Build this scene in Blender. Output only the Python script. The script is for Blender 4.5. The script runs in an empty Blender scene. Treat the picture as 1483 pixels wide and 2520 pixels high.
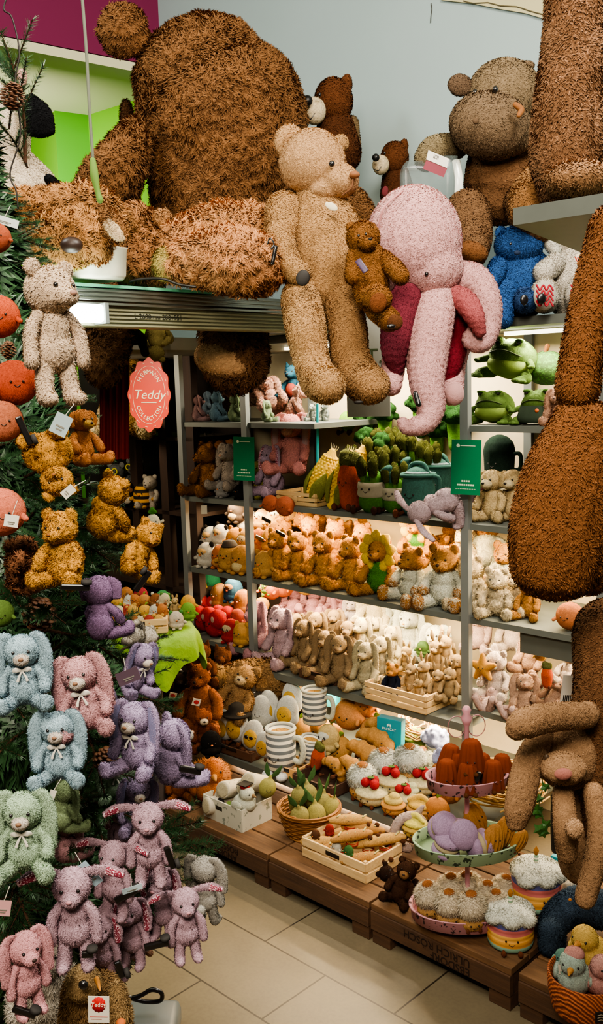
import bpy, bmesh, math, random
import numpy as np
from mathutils import Vector, Matrix, Euler
random.seed(7); RNG=np.random.default_rng(7)
SC=bpy.context.scene; COL=SC.collection
# ---------------------------------------------------------------- camera
F=2315.0; PITCH=.1355; ROLL=.0289; H=1.75; CX,CY=741.5,1260.0
cp,sp=math.cos(PITCH),math.sin(PITCH)
FW=Vector((0,cp,-sp)); _R0=Vector((1,0,0)); _U0=Vector((0,sp,cp))
UP=_U0*math.cos(ROLL)+_R0*math.sin(ROLL); RT=_R0*math.cos(ROLL)-_U0*math.sin(ROLL)
CAM=Vector((0,0,H))
cam_d=bpy.data.cameras.new('camera'); cam=bpy.data.objects.new('camera',cam_d); COL.objects.link(cam)
m=Matrix((RT,UP,-FW)).transposed().to_4x4(); m.translation=CAM; cam.matrix_world=m
cam_d.sensor_fit='VERTICAL'; cam_d.sensor_height=36; cam_d.sensor_width=24; cam_d.lens=F/2520*36
cam_d.clip_start=.05
SC.camera=cam
YAW=.7971
U3=Vector((math.sin(YAW),-math.cos(YAW),0)); N3=Vector((math.cos(YAW),math.sin(YAW),0))
FACE=-(math.pi/2-YAW)          # rotation that turns a toy (facing -Y) to the aisle
def ray(px,py): return FW*F+RT*(px-CX)-UP*(py-CY)
def at(px,py,Y):
    d=ray(px,py); return CAM+d*(Y/d.y)
def onz(px,py,z):
    d=ray(px,py); return CAM+d*((z-H)/d.z)
def onn(px,py,n):
    d=ray(px,py); return CAM+d*(n/d.dot(N3))
def mpp(P): return (P-CAM).dot(FW)/F      # metres per pixel at P
def W(u,n,z): return U3*u+N3*n+Vector((0,0,z))
def proj(P):
    v=P-CAM; d=v.dot(FW); return CX+F*v.dot(RT)/d, CY-F*v.dot(UP)/d
def col_at(px,n,z):
    lo,hi=-8,3
    for _ in range(40):
        mm=(lo+hi)/2
        if proj(W(mm,n,z))[0]<px: lo=mm
        else: hi=mm
    return W(lo,n,z)
def un(P): return P.dot(U3),P.dot(N3)
# ---------------------------------------------------------------- colour and materials
def lin(c):
    if isinstance(c,str):
        c=c.lstrip('#'); c=[int(c[i:i+2],16)/255 for i in (0,2,4)]
    return tuple(((x+.055)/1.055)**2.4 if x>.04045 else x/12.92 for x in c)
MC={}
class NT:
    def __init__(s,name):
        s.m=bpy.data.materials.new(name); s.m.use_nodes=True; s.t=s.m.node_tree; s.n=s.t.nodes; s.b=s.n['Principled BSDF']
    def new(s,ty,**k):
        o=s.n.new(ty)
        for a,b in k.items(): setattr(o,a,b)
        return o
    def l(s,a,b): s.t.links.new(a,b)
    def coord(s,scale=(1,1,1),rot=(0,0,0)):
        tc=s.new('ShaderNodeTexCoord'); mp=s.new('ShaderNodeMapping'); mp.inputs['Scale'].default_value=scale; mp.inputs['Rotation'].default_value=rot
        s.l(tc.outputs['Object'],mp.inputs[0]); return mp.outputs[0]
    def noise(s,vec,sc,det=3,rough=.6):
        n=s.new('ShaderNodeTexNoise'); n.inputs['Scale'].default_value=sc; n.inputs['Detail'].default_value=det; n.inputs['Roughness'].default_value=rough
        s.l(vec,n.inputs['Vector']); return n.outputs[0]
    def mix(s,fac,a,b,blend='MIX'):
        x=s.new('ShaderNodeMix',data_type='RGBA',blend_type=blend)
        if isinstance(fac,(int,float)): x.inputs[0].default_value=fac
        else: s.l(fac,x.inputs[0])
        for i,v in ((6,a),(7,b)):
            if isinstance(v,tuple): x.inputs[i].default_value=(*v[:3],1)
            else: s.l(v,x.inputs[i])
        return x.outputs[2]
    def ramp(s,fac,stops):
        r=s.new('ShaderNodeValToRGB'); e=r.color_ramp.elements
        while len(e)<len(stops): e.new(.5)
        for k,(p,c) in enumerate(stops): e[k].position=p; e[k].color=(*c[:3],1)
        s.l(fac,r.inputs[0]); return r.outputs[0]
    def bump(s,h,st,dist=.01):
        b=s.new('ShaderNodeBump'); b.inputs['Strength'].default_value=st; b.inputs['Distance'].default_value=dist
        s.l(h,b.inputs['Height']); s.l(b.outputs[0],s.b.inputs['Normal'])
    def base(s,c):
        if isinstance(c,tuple): s.b.inputs['Base Color'].default_value=(*c[:3],1)
        else: s.l(c,s.b.inputs['Base Color'])
def sc3(c,k): return tuple(min(1,x*k) for x in c[:3])
def plush(c,tip=1.25,root=.45,freq=9,kind='fur'):
    key=('pl',c,tip,root,freq,kind)
    if key in MC: return MC[key]
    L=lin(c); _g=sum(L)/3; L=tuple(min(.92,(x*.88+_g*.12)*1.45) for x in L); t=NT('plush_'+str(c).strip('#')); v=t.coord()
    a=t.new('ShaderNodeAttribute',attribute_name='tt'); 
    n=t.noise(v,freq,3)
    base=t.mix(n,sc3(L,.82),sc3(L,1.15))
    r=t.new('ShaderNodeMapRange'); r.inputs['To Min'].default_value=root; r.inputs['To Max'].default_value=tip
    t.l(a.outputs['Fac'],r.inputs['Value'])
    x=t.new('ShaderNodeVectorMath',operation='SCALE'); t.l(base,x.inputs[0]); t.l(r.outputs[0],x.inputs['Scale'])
    t.base(x.outputs[0]); t.b.inputs['Roughness'].default_value=.95
    t.b.inputs['Specular IOR Level'].default_value=.1
    t.b.inputs['Sheen Weight'].default_value=.25; t.b.inputs['Sheen Tint'].default_value=(*sc3(L,1.4),1)
    t.bump(t.noise(v,freq*14,3),.5,.004)
    MC[key]=t.m; return t.m
def flat(c,rough=.8,metal=0,spec=.3,bump=0,var=.12,freq=20,emit=0):
    key=('fl',c,rough,metal,spec,bump,var,freq,emit)
    if key in MC: return MC[key]
    L=lin(c); t=NT('surface_'+str(c).strip('#')); v=t.coord(); n=t.noise(v,freq,3)
    t.base(t.mix(n,sc3(L,1-var),sc3(L,1+var))); t.b.inputs['Roughness'].default_value=rough
    t.b.inputs['Metallic'].default_value=metal; t.b.inputs['Specular IOR Level'].default_value=spec
    if bump: t.bump(n,bump)
    if emit: t.b.inputs['Emission Color'].default_value=(*L,1); t.b.inputs['Emission Strength'].default_value=emit
    MC[key]=t.m; return t.m
def wood(c1,c2,scale=(1.5,18,18),rough=.75):
    key=('wd',c1,c2,scale)
    if key in MC: return MC[key]
    t=NT('wood_'+c1.strip('#')); v=t.coord(scale); n=t.noise(v,2.2,5,.65); v2=t.coord(); k=t.noise(v2,7,3)
    c=t.ramp(n,[(.3,lin(c1)),(.7,lin(c2))]); c=t.mix(.45,c,t.mix(k,sc3(lin(c1),.6),sc3(lin(c2),1.1)),'MIX')
    t.base(c); t.b.inputs['Roughness'].default_value=rough; t.bump(n,.35,.004); MC[key]=t.m; return t.m
def stripes(cols,axis='z',n=6,soft=.0,rough=.9):
    key=('st',tuple(cols),axis,n)
    if key in MC: return MC[key]
    t=NT('striped_cloth'); tc=t.new('ShaderNodeTexCoord'); sx=t.new('ShaderNodeSeparateXYZ'); t.l(tc.outputs['Object'],sx.inputs[0])
    mu=t.new('ShaderNodeMath',operation='MULTIPLY'); mu.inputs[1].default_value=n; t.l(sx.outputs['xyz'.index(axis)],mu.inputs[0])
    fr=t.new('ShaderNodeMath',operation='FRACT'); t.l(mu.outputs[0],fr.inputs[0])
    r=t.new('ShaderNodeValToRGB'); r.color_ramp.interpolation='CONSTANT'; e=r.color_ramp.elements
    while len(e)<len(cols): e.new(.5)
    for k,c in enumerate(cols): e[k].position=k/len(cols); e[k].color=(*lin(c),1)
    t.l(fr.outputs[0],r.inputs[0]); t.base(r.outputs[0]); t.b.inputs['Roughness'].default_value=rough
    MC[key]=t.m; return t.m
def speckle(c1,c2,freq=30,thr=.55,rough=.9):
    key=('sp',c1,c2,freq,thr)
    if key in MC: return MC[key]
    t=NT('patterned_cloth'); v=t.coord(); n=t.new('ShaderNodeTexVoronoi'); n.inputs['Scale'].default_value=freq; t.l(v,n.inputs['Vector'])
    k=t.noise(v,freq*.8,2); c=t.ramp(k,[(thr-.02,lin(c1)),(thr+.02,lin(c2))]); t.base(c); t.b.inputs['Roughness'].default_value=rough
    MC[key]=t.m; return t.m
BLACK=flat('#120f0e',.25,0,.6); 
# ---------------------------------------------------------------- mesh primitives -> (V,Fc) lists
def catmull(P,k=5):
    P=[np.array(p,float) for p in P]
    if len(P)<2: return P
    if len(P)==2: return [P[0]+(P[1]-P[0])*t for t in np.linspace(0,1,k+1)]
    out=[]; Q=[2*P[0]-P[1]]+P+[2*P[-1]-P[-2]]
    for i in range(1,len(Q)-2):
        a,b,c,d=Q[i-1:i+3]
        for t in np.linspace(0,1,k,endpoint=False):
            out.append(.5*((2*b)+(c-a)*t+(2*a-5*b+4*c-d)*t*t+(3*b-a-3*c+d)*t**3))
    out.append(P[-1]); return out
def tube(pts,rads,flat_=(1,1),up=(0,-1,0),seg=14,k=5,caps=True):
    """tapered rounded tube; flat_=(across,along up)"""
    D=[np.array([*p,r],float) for p,r in zip(pts,rads if hasattr(rads,'__len__') else [rads]*len(pts))]
    S=catmull(D,k); C=[s[:3] for s in S]; R=[max(s[3],1e-4) for s in S]
    n=len(C); T=[]
    for i in range(n):
        t=C[min(i+1,n-1)]-C[max(i-1,0)]; T.append(t/(np.linalg.norm(t)+1e-9))
    rings=[]
    if caps:
        m_=min(flat_)
        for a in (80,55,28): rings.append((C[0]-T[0]*R[0]*math.sin(math.radians(a))*m_,R[0]*math.cos(math.radians(a)),T[0]))
    for c,r,t in zip(C,R,T): rings.append((c,r,t))
    if caps:
        for a in (28,55,80): rings.append((C[-1]+T[-1]*R[-1]*math.sin(math.radians(a))*m_,R[-1]*math.cos(math.radians(a)),T[-1]))
    V=[];Fc=[]; ref=np.array(up,float)
    for c,r,t in rings:
        w=ref-t*(ref@t)
        if np.linalg.norm(w)<.15: w=np.array([1,0,0.])-t*t[0]
        w/=np.linalg.norm(w); ref=w; s=np.cross(t,w)
        for j in range(seg):
            a=2*math.pi*j/seg; V.append(c+s*math.cos(a)*r*flat_[0]+w*math.sin(a)*r*flat_[1])
    nr=len(rings)
    for i in range(nr-1):
        for j in range(seg): a=i*seg+j;b=i*seg+(j+1)%seg; Fc.append((a,b,b+seg,a+seg))
    Fc.append(tuple(range(seg))[::-1]); Fc.append(tuple((nr-1)*seg+j for j in range(seg)))
    return V,Fc
def ball(c,r,rot=None,u=18,v=12,sup=1.0):
    if not hasattr(r,'__len__'): r=(r,r,r)
    V=[];Fc=[]
    M=Euler(rot).to_matrix() if rot else None
    c=Vector(c)
    for i in range(1,v):
        th=math.pi*i/v
        for j in range(u):
            ph=2*math.pi*j/u
            p=Vector((r[0]*math.sin(th)*math.cos(ph),r[1]*math.sin(th)*math.sin(ph),r[2]*math.cos(th)))
            if M: p=M@p
            V.append(np.array(c+p))
    tp=Vector((0,0,r[2])); 
    if M: tp=M@tp
    V.append(np.array(c+tp)); V.append(np.array(c-tp)); T0=len(V)-2
    for i in range(v-2):
        for j in range(u): a=i*u+j;b=i*u+(j+1)%u; Fc.append((a,a+u,b+u,b))
    for j in range(u): Fc.append((T0,j,(j+1)%u)); Fc.append((T0+1,(v-2)*u+(j+1)%u,(v-2)*u+j))
    return V,Fc
def lathe(prof,seg=24,c=(0,0,0),ribs=0,ribd=0,closed=True):
    V=[];Fc=[]
    for (r,z) in prof:
        for j in range(seg):
            a=2*math.pi*j/seg; k=1+ribd*math.cos(ribs*a) if ribs else 1
            V.append(np.array((c[0]+r*k*math.cos(a),c[1]+r*k*math.sin(a),c[2]+z)))
    for i in range(len(prof)-1):
        for j in range(seg): a=i*seg+j;b=i*seg+(j+1)%seg; Fc.append((a,b,b+seg,a+seg))
    if closed: Fc.append(tuple(range(seg))[::-1]); Fc.append(tuple((len(prof)-1)*seg+j for j in range(seg)))
    return V,Fc
def box(c,s,M=None):
    V=[];
    for dx in (-1,1):
        for dy in (-1,1):
            for dz in (-1,1):
                p=Vector((dx*s[0]/2,dy*s[1]/2,dz*s[2]/2))
                if M: p=M@p
                V.append(np.array(Vector(c)+p))
    return V,[(0,1,3,2),(4,6,7,5),(0,4,5,1),(2,3,7,6),(0,2,6,4),(1,5,7,3)]
def join(ps):
    V=[];Fc=[]
    for v,f in ps:
        o=len(V); V+=list(v); Fc+=[tuple(i+o for i in q) for q in f]
    return V,Fc
def rawmesh(name,ps,mat,smooth=True,bevel=0):
    V,Fc=join(ps) if isinstance(ps,list) else ps
    me=bpy.data.meshes.new(name); me.from_pydata([tuple(v) for v in V],[],Fc)
    bm=bmesh.new(); bm.from_mesh(me); bmesh.ops.recalc_face_normals(bm,faces=bm.faces)
    if bevel: bmesh.ops.bevel(bm,geom=bm.edges[:],offset=bevel,segments=2,affect='EDGES',profile=.5)
    bm.to_mesh(me); bm.free()
    me.materials.append(mat)
    if smooth: me.shade_smooth()
    return me
_tmp=bpy.data.objects.new('tmp',bpy.data.meshes.new('tmp')); 
_tsc=bpy.data.scenes.new('work'); _tsc.collection.objects.link(_tmp)
_mod=_tmp.modifiers.new('r','REMESH'); _mod.mode='VOXEL'; _sm=_tmp.modifiers.new('s','SMOOTH'); _sm.factor=.5
def fuse(ps,voxel,smooth=4):
    V,Fc=join(ps) if isinstance(ps,list) else ps
    me=bpy.data.meshes.new('f'); me.from_pydata([tuple(v) for v in V],[],Fc)
    bm=bmesh.new(); bm.from_mesh(me); bmesh.ops.recalc_face_normals(bm,faces=bm.faces); bm.to_mesh(me); bm.free()
    old=_tmp.data; _tmp.data=me; bpy.data.meshes.remove(old)
    _mod.voxel_size=voxel; _sm.iterations=smooth
    vl=_tsc.view_layers[0]; vl.update()
    dg=vl.depsgraph; dg.update()
    ev=_tmp.evaluated_get(dg)
    return bpy.data.meshes.new_from_object(ev)
def furry(name,ps,mat,voxel,fur=.02,per=2,comb=(0,0,-1),lean=.9,wild=.55,smooth=4,seed=1,wave=0.0,lump=0.0):
    """one continuous skin with tufts grown out of its own faces"""
    me=fuse(ps,voxel,smooth); me.name=name
    nv=len(me.vertices); nf=len(me.polygons)
    if nf==0: raise RuntimeError('empty '+name)
    rg=np.random.default_rng(seed)
    co=np.empty(nv*3); me.vertices.foreach_get('co',co); co=co.reshape(-1,3)
    no=np.empty(nv*3); me.vertex_normals.foreach_get('vector',no); no=no.reshape(-1,3)
    faces=[tuple(p.vertices) for p in me.polygons]
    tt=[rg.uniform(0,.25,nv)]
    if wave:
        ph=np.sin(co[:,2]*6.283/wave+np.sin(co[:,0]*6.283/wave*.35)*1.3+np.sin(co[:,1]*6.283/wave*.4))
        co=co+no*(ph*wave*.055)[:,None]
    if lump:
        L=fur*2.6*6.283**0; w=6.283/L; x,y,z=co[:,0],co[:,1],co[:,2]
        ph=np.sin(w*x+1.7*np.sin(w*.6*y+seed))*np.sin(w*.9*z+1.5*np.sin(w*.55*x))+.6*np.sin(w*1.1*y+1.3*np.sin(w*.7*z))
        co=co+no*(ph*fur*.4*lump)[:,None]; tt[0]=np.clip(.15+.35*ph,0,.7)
    q=np.array([ (f+f[-1:])[:4] if len(f)<4 else f[:4] for f in faces])
    newV=[];newF=[];newN=[]
    off=nv
    comb=np.array(comb,float)
    if fur>0:
      for rep in range(int(math.ceil(per))):
        sel=np.arange(nf)
        if rep>=per-1 and per%1: sel=sel[rg.random(nf)<per%1]
        e=rg.integers(0,4,len(sel)); a=q[sel,e]; b=q[sel,(e+1)%4]
        ok=a!=b; sel,a,b=sel[ok],a[ok],b[ok]
        c=co[q[sel]].mean(1)*.5+(co[a]+co[b])*.25; n=no[q[sel]].mean(1); n/=np.linalg.norm(n,axis=1)[:,None]+1e-9
        d=rg.normal(0,1,(len(sel),3))*wild+comb*.8
        # clumps follow a smooth swirl
        k=6.28/(fur*9)
        d+=np.stack([np.sin(c@np.array([.7,.2,.6])*k),np.sin(c@np.array([.3,.8,-.4])*k+1),np.sin(c@np.array([-.5,.4,.7])*k+2)],1)*wild*.9
        d-=n*(d*n).sum(1)[:,None]; d/=np.linalg.norm(d,axis=1)[:,None]+1e-9
        L=fur*rg.uniform(.45,1.2,len(sel))[:,None]
        tip=c+L*(n*math.cos(lean)+d*math.sin(lean))
        fn=np.cross(co[b]-co[a],tip-co[a]); flip=(fn*n).sum(1)<0
        aa=np.where(flip,b,a); bb=np.where(flip,a,b)
        idx=off+np.arange(len(sel)); off+=len(sel)
        newV.append(tip); nn=n+rg.normal(0,.35,(len(sel),3))+d*.25; newN.append(nn/np.linalg.norm(nn,axis=1)[:,None])
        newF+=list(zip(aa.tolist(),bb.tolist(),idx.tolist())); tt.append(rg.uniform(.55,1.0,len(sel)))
    V=np.vstack([co]+newV); 
    m2=bpy.data.meshes.new(name); m2.from_pydata(V.tolist(),[],faces+newF)
    bpy.data.meshes.remove(me)
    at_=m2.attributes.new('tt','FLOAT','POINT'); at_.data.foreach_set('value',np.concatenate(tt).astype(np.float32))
    m2.materials.append(mat); m2.shade_smooth()
    if fur>0: m2.normals_split_custom_set_from_vertices(np.vstack([no]+newN).tolist())
    return m2
# ---------------------------------------------------------------- scene bookkeeping
def root(name,label,cat,loc=(0,0,0),rot=(0,0,0),scale=1,group=None):
    o=bpy.data.objects.new(name,None); COL.objects.link(o); o.location=loc; o.rotation_euler=rot
    o.scale=(scale,)*3 if not hasattr(scale,'__len__') else scale
    if len(label.split())>16: print('LONG',label)
    o.empty_display_size=.02; o['label']=label; o['category']=cat
    if group: o['group']=group
    return o
def add(name,me,parent=None,loc=(0,0,0),rot=(0,0,0),label=None,kind=None,scale=1):
    o=bpy.data.objects.new(name,me); COL.objects.link(o)
    if parent is not None: o.parent=parent
    o.location=loc; o.rotation_euler=rot; o.scale=(scale,)*3 if not hasattr(scale,'__len__') else scale
    if label: o['label']=label
    if kind: o['kind']=kind
    return o
def single(name,me,label,cat,loc=(0,0,0),rot=(0,0,0),group=None,kind=None,scale=1):
    o=add(name,me,None,loc,rot,label,kind,scale); o['category']=cat
    if group: o['group']=group
    return o
def struct(name,me,loc=(0,0,0),rot=(0,0,0),label=None,cat=None):
    o=add(name,me,None,loc,rot,label,'structure')
    if cat: o['category']=cat
    return o
_fc={}
def textmesh(s,size,mat,shear=0,extr=.0004,align='CENTER'):
    cu=bpy.data.curves.new('t','FONT'); cu.body=s; cu.size=size; cu.extrude=extr; cu.shear=shear; cu.align_x=align; cu.align_y='CENTER'; cu.resolution_u=3
    o=bpy.data.objects.new('t',cu); _tsc.collection.objects.link(o); vl=_tsc.view_layers[0]; vl.update(); dg=vl.depsgraph; dg.update()
    me=bpy.data.meshes.new_from_object(o.evaluated_get(dg)); bpy.data.objects.remove(o); bpy.data.curves.remove(cu)
    me.materials.clear(); me.materials.append(mat); me.name='lettering'; return me
def mergemeshes(name,lst,mat):
    bm=bmesh.new()
    for me,M in lst:
        t=me.copy(); t.transform(M); bm.from_mesh(t); bpy.data.meshes.remove(t)
    r=bpy.data.meshes.new(name); bm.to_mesh(r); bm.free(); r.materials.append(mat); return r
ORD=['first','second','third','fourth','fifth','sixth','seventh','eighth','ninth','tenth','eleventh','twelfth','thirteenth','fourteenth','fifteenth','sixteenth','seventeenth','eighteenth','nineteenth','twentieth']
# ---------------------------------------------------------------- toy prototypes
# a proto is a list of (part_name, mesh, parent_index or None, label or None)
def spawn(proto,name,label,cat,loc,rot=(0,0,0),scale=1,group=None):
    r=root(name,label,cat,loc,rot,scale,group); obs=[]
    for pn,me,pi,lb in proto:
        obs.append(add(pn,me,r if pi is None else obs[pi],label=lb))
    return r
PC={}
def soft(key,col,pose='sit',head=1.0,ears='round',earcol=None,incol=None,muz=None,muzcol=None,nose='#2a1a14',belly=None,paws=None,
         fur=.028,earlen=.5,bw=1.0,arm=1.0,leg=1.0,hcol=None,suit=None,smile=False,tip=1.25,vox=.02,bow=None,tail=None,mz=1.0,hat=None,neck=0,per=1.6,wild=.55,earang=.0,limbcol=None,turn=0,nomuz=False,lump=0):
    if key in PC: return PC[key]
    P=[]; M=plush(col,tip); MH=plush(hcol,tip) if hcol else M; MS=plush(suit,tip) if suit else M; ML=plush(limbcol,tip) if limbcol else MS
    sd=abs(hash(str(col)+pose+ears))%1000 if False else len(PC)+3
    def fp(n,ps,mat,parent=None,lb=None,f=fur,v=vox,cb=(0,0,-1)):
        P.append((n,furry(n,ps,mat,v,f,per,cb,wild=wild,seed=sd+len(P),lump=lump),parent,lb)); return len(P)-1
    sit=pose=='sit'; hz=.73 if sit else .80; hy=-.03 if sit else 0
    hr=.19*head
    if sit:
        fp('body',[ball((0,.02,.23),(.21*bw,.19*bw,.22)),ball((0,0,.42),(.165*bw,.145*bw,.2))],MS)
    else:
        fp('body',[ball((0,0,.36),(.165*bw,.13*bw,.16)),ball((0,0,.52),(.13*bw,.11*bw,.15))],MS)
    # head
    tr=Matrix.Rotation(turn,3,'Z')
    def hp(x,y,z):
        v=tr@Vector((x,y,z)); return (v.x,v.y+hy,v.z+hz)
    hs=[ball((0,hy,hz),(hr,hr*.92,hr*.95))]
    mzc=hp(0,-hr*.85,-hr*.3); mzr=(hr*.5*mz,hr*.5*mz,hr*.4*mz)
    if not muzcol and not nomuz: hs.append(ball(mzc,mzr))
    hi=fp('head',hs,MH,cb=(0,.6,-.5))
    if muzcol: P.append(('muzzle',furry('muzzle',[ball(mzc,mzr)],plush(muzcol,1.15),vox*.8,fur*.6,1.2,seed=sd),hi,None))
    ex=hr*.42
    for s in (-1,1):
        e=hp(s*ex,-hr*.84,hr*.14); P.append(('eye',rawmesh('eye',[ball(e,hr*.1,u=10,v=8)],BLACK),hi,None))
    if nose:
        nn=hp(0,-hr*(.85+.48*mz) if not nomuz else -hr*.93,-hr*.18); P.append(('nose',rawmesh('nose',[ball(nn,(hr*.15,hr*.1,hr*.11),u=12,v=8)],flat(nose,.6)),hi,None))
    if smile:
        pts=[hp(x*hr*.3,-hr*(.85+.42*mz)+abs(x)*hr*.12,-hr*.52+x*x*hr*.12) for x in (-1,-.5,0,.5,1)]
        P.append(('mouth',rawmesh('mouth',[tube(pts,hr*.025,seg=6,k=3)],BLACK),hi,None))
    # ears
    EM=plush(earcol,tip) if earcol else MH
    for s in (-1,1):
        if ears=='round':
            c=hp(s*hr*.78,0,hr*.82); ei=fp('ear',[ball(c,(hr*.36,hr*.16,hr*.36))],EM,v=vox*.7)
            if incol: P.append(('inner_ear',rawmesh('inner_ear',[ball((c[0],c[1]-hr*.12,c[2]),(hr*.22,hr*.08,hr*.22),u=12,v=8)],plush(incol)),ei,None))
        elif ears=='long':
            L=earlen; pts=[hp(s*hr*.55,hr*.1,hr*.85),hp(s*(hr*1.05),hr*.05,hr*.75),hp(s*(hr*1.3+L*earang*.5),-.02,hr*.2-L*.2),hp(s*(hr*1.3+L*earang),-.04,-L)]
            ei=fp('ear',[tube(pts,[hr*.2,hr*.3,hr*.42,hr*.36],(1,.42),up=(0,-1,0))],EM,v=vox*.7)
            if incol:
                q=[(p[0],p[1]-hr*.13,p[2]) for p in pts[1:]]
                P.append(('inner_ear',rawmesh('inner_ear',[tube(q,[hr*.14,hr*.28,hr*.22],(1,.35))],speckle('#7a2338',incol,60) if incol=='#e8c8d0' else plush(incol)),ei,None))
        elif ears=='up':
            L=earlen; pts=[hp(s*hr*.4,0,hr*.8),hp(s*hr*.6,.0,hr*.8+L*.5),hp(s*(hr*.75),.02,hr*.8+L)]
            ei=fp('ear',[tube(pts,[hr*.18,hr*.3,hr*.12],(1,.4))],EM,v=vox*.7)
            if incol:
                q=[(p[0],p[1]-hr*.1,p[2]) for p in pts]; P.append(('inner_ear',rawmesh('inner_ear',[tube(q,[hr*.1,hr*.2,hr*.07],(1,.3))],plush(incol)),ei,None))
        elif ears=='side':
            L=earlen; pts=[hp(s*hr*.6,.02,hr*.7),hp(s*(hr+L*.5),0,hr*.75),hp(s*(hr+L),-.02,hr*.45)]
            ei=fp('ear',[tube(pts,[hr*.2,hr*.32,hr*.2],(1,.4))],EM,v=vox*.7)
            if incol:
                q=[(p[0],p[1]-hr*.13,p[2]) for p in pts]; P.append(('inner_ear',rawmesh('inner_ear',[tube(q[1:],[hr*.24,hr*.14],(1,.35))],speckle('#7a2338',incol,60) if incol=='#e8c8d0' else plush(incol)),ei,None))
        elif ears=='flap':
            pts=[hp(s*hr*.7,0,hr*.7),hp(s*hr*1.12,-.02,hr*.3),hp(s*hr*1.1,-.03,-hr*.45)]
            fp('ear',[tube(pts,[hr*.2,hr*.36,hr*.3],(1,.4))],EM,v=vox*.7)
        elif ears=='point':
            pts=[hp(s*hr*.6,0,hr*.7),hp(s*hr*.78,0,hr*1.35)]
            fp('ear',[tube(pts,[hr*.34,hr*.08],(1,.5))],EM,v=vox*.6)
    # limbs
    for s in (-1,1):
        if sit:
            ap=[(s*.14*bw,-.01,.5),(s*(.23*bw),-.07*arm,.4),(s*(.24*bw),-.17*arm,.27)]; ar=[.062,.068,.074]
            lp=[(s*.12*bw,-.04,.1),(s*(.2*bw),-.22*leg,.09),(s*(.24*bw),-.36*leg,.1)]; lr=[.1,.088,.092]
            ft=ball((s*(.25*bw),-.38*leg,.125),(.088,.06,.11),rot=(.2,0,0))
        else:
            ap=[(s*.11*bw,-.01,.62),(s*(.19*bw),-.03,.5),(s*(.21*bw),-.05,.5-.18*arm)]; ar=[.048,.052,.056]
            lp=[(s*.08*bw,-.0,.3),(s*(.1*bw),-.02,.3-.13*leg),(s*(.11*bw),-.04,.3-.24*leg)]; lr=[.075,.066,.068]
            ft=ball((s*(.115*bw),-.09,.3-.25*leg),(.062,.1,.052))
        ai=fp('arm',[tube(ap,ar)],ML,v=vox*.85)
        if paws: P.append(('paw',furry('paw',[ball(ap[-1],(.078 if sit else .06))],plush(paws),vox*.8,fur,per,seed=sd),ai,None))
        li=fp('leg',[tube(lp,lr),ft] if not (paws and not sit) else [tube(lp,lr)],ML,v=vox*.9)
        if paws: P.append(('foot',furry('foot',[ft if not sit else ball((s*.25*bw,-.38*leg,.12),(.098,.075,.115))],plush(paws),vox*.8,fur,per,seed=sd),li,None))
    if belly:
        P.append(('belly_patch',furry('belly_patch',[ball((0,-.1 if sit else -.07,.3 if sit else .42),(.15*bw,.12,.19) if sit else (.1,.08,.14))],plush(belly),vox,fur*.6,1,seed=sd),0,None))
    if bow:
        z0=hz-hr*1.0; b=[]
        for s in (-1,1):
            b.append(tube([(0,-hr*.85,z0),(s*.07,-hr*.95,z0+.02),(s*.11,-hr*.85,z0+.0)],[.012,.035,.02],(1,.35)))
            b.append(tube([(0,-hr*.85,z0),(s*.04,-hr*.95,z0-.07),(s*.06,-hr*.98,z0-.13)],[.008,.014,.018],(1,.25)))
        P.append(('ribbon_bow',rawmesh('ribbon_bow',b,flat(bow,.35,0,.5)),0,None))
    if tail: P.append(('tail',furry('tail',[ball((0,.17,.15 if sit else .3),.07)],plush(tail),vox*.8,fur,2,seed=sd),0,None))
    if hat: P.append(('cap',rawmesh('cap',[lathe([(.001,.12),(.1,.1),(.13,.0),(.2,-.0),(.2,-.02),(.001,-.02)],20,(0,hy,hz+hr*.9))],flat(hat)),hi,None))
    PC[key]=P; return P
# ================================================================ setting
ZS={'a':1.952,'b':1.585,'c':1.23,'d':.883,'e':.538}; N0=2.83; N2,Z2=2.78,.49; NS3,ZS3=2.48,.2; NP,ZP=2.095,.13
uA,uB,uC,uD=-3.55,-3.096,-1.932,-1.40
def floor_mat():
    t=NT('floor_tiles'); v=t.coord(); b=t.new('ShaderNodeTexBrick'); b.offset=.5; b.inputs['Scale'].default_value=1
    b.inputs['Brick Width'].default_value=.52; b.inputs['Row Height'].default_value=.2625; b.inputs['Mortar Size'].default_value=.003; b.inputs['Mortar Smooth'].default_value=.1
    b.inputs['Color1'].default_value=(*lin('#685d49'),1); b.inputs['Color2'].default_value=(*lin('#625742'),1); b.inputs['Mortar'].default_value=(*lin('#4a3e30'),1)
    t.l(v,b.inputs['Vector']); n=t.noise(v,5,5); n2=t.noise(v,90,2)
    c=t.mix(.35,b.outputs[0],t.ramp(n,[(.3,lin('#50473a')),(.7,lin('#7c6f58'))])); c=t.mix(.2,c,t.ramp(n2,[(.35,lin('#6e6250')),(.6,lin('#84775f'))]))
    c=t.mix(b.outputs['Fac'],c,lin('#2e261c')); t.base(c); t.b.inputs['Roughness'].default_value=.42; t.bump(b.outputs['Fac'],-.3,.002); return t.m
fl=rawmesh('floor',[box((0,0,-.02),(14,14,.04))],floor_mat(),False); struct('floor',fl,W(-1.53-.26,1.877,0),(0,0,FACE))
def wbox(u0,u1,n0,n1,z0,z1,M=None):
    c=W((u0+u1)/2,(n0+n1)/2,(z0+z1)/2); R=Matrix.Rotation(FACE,3,'Z'); return box(c,(abs(u1-u0),abs(n1-n0),abs(z1-z0)),R)
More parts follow.
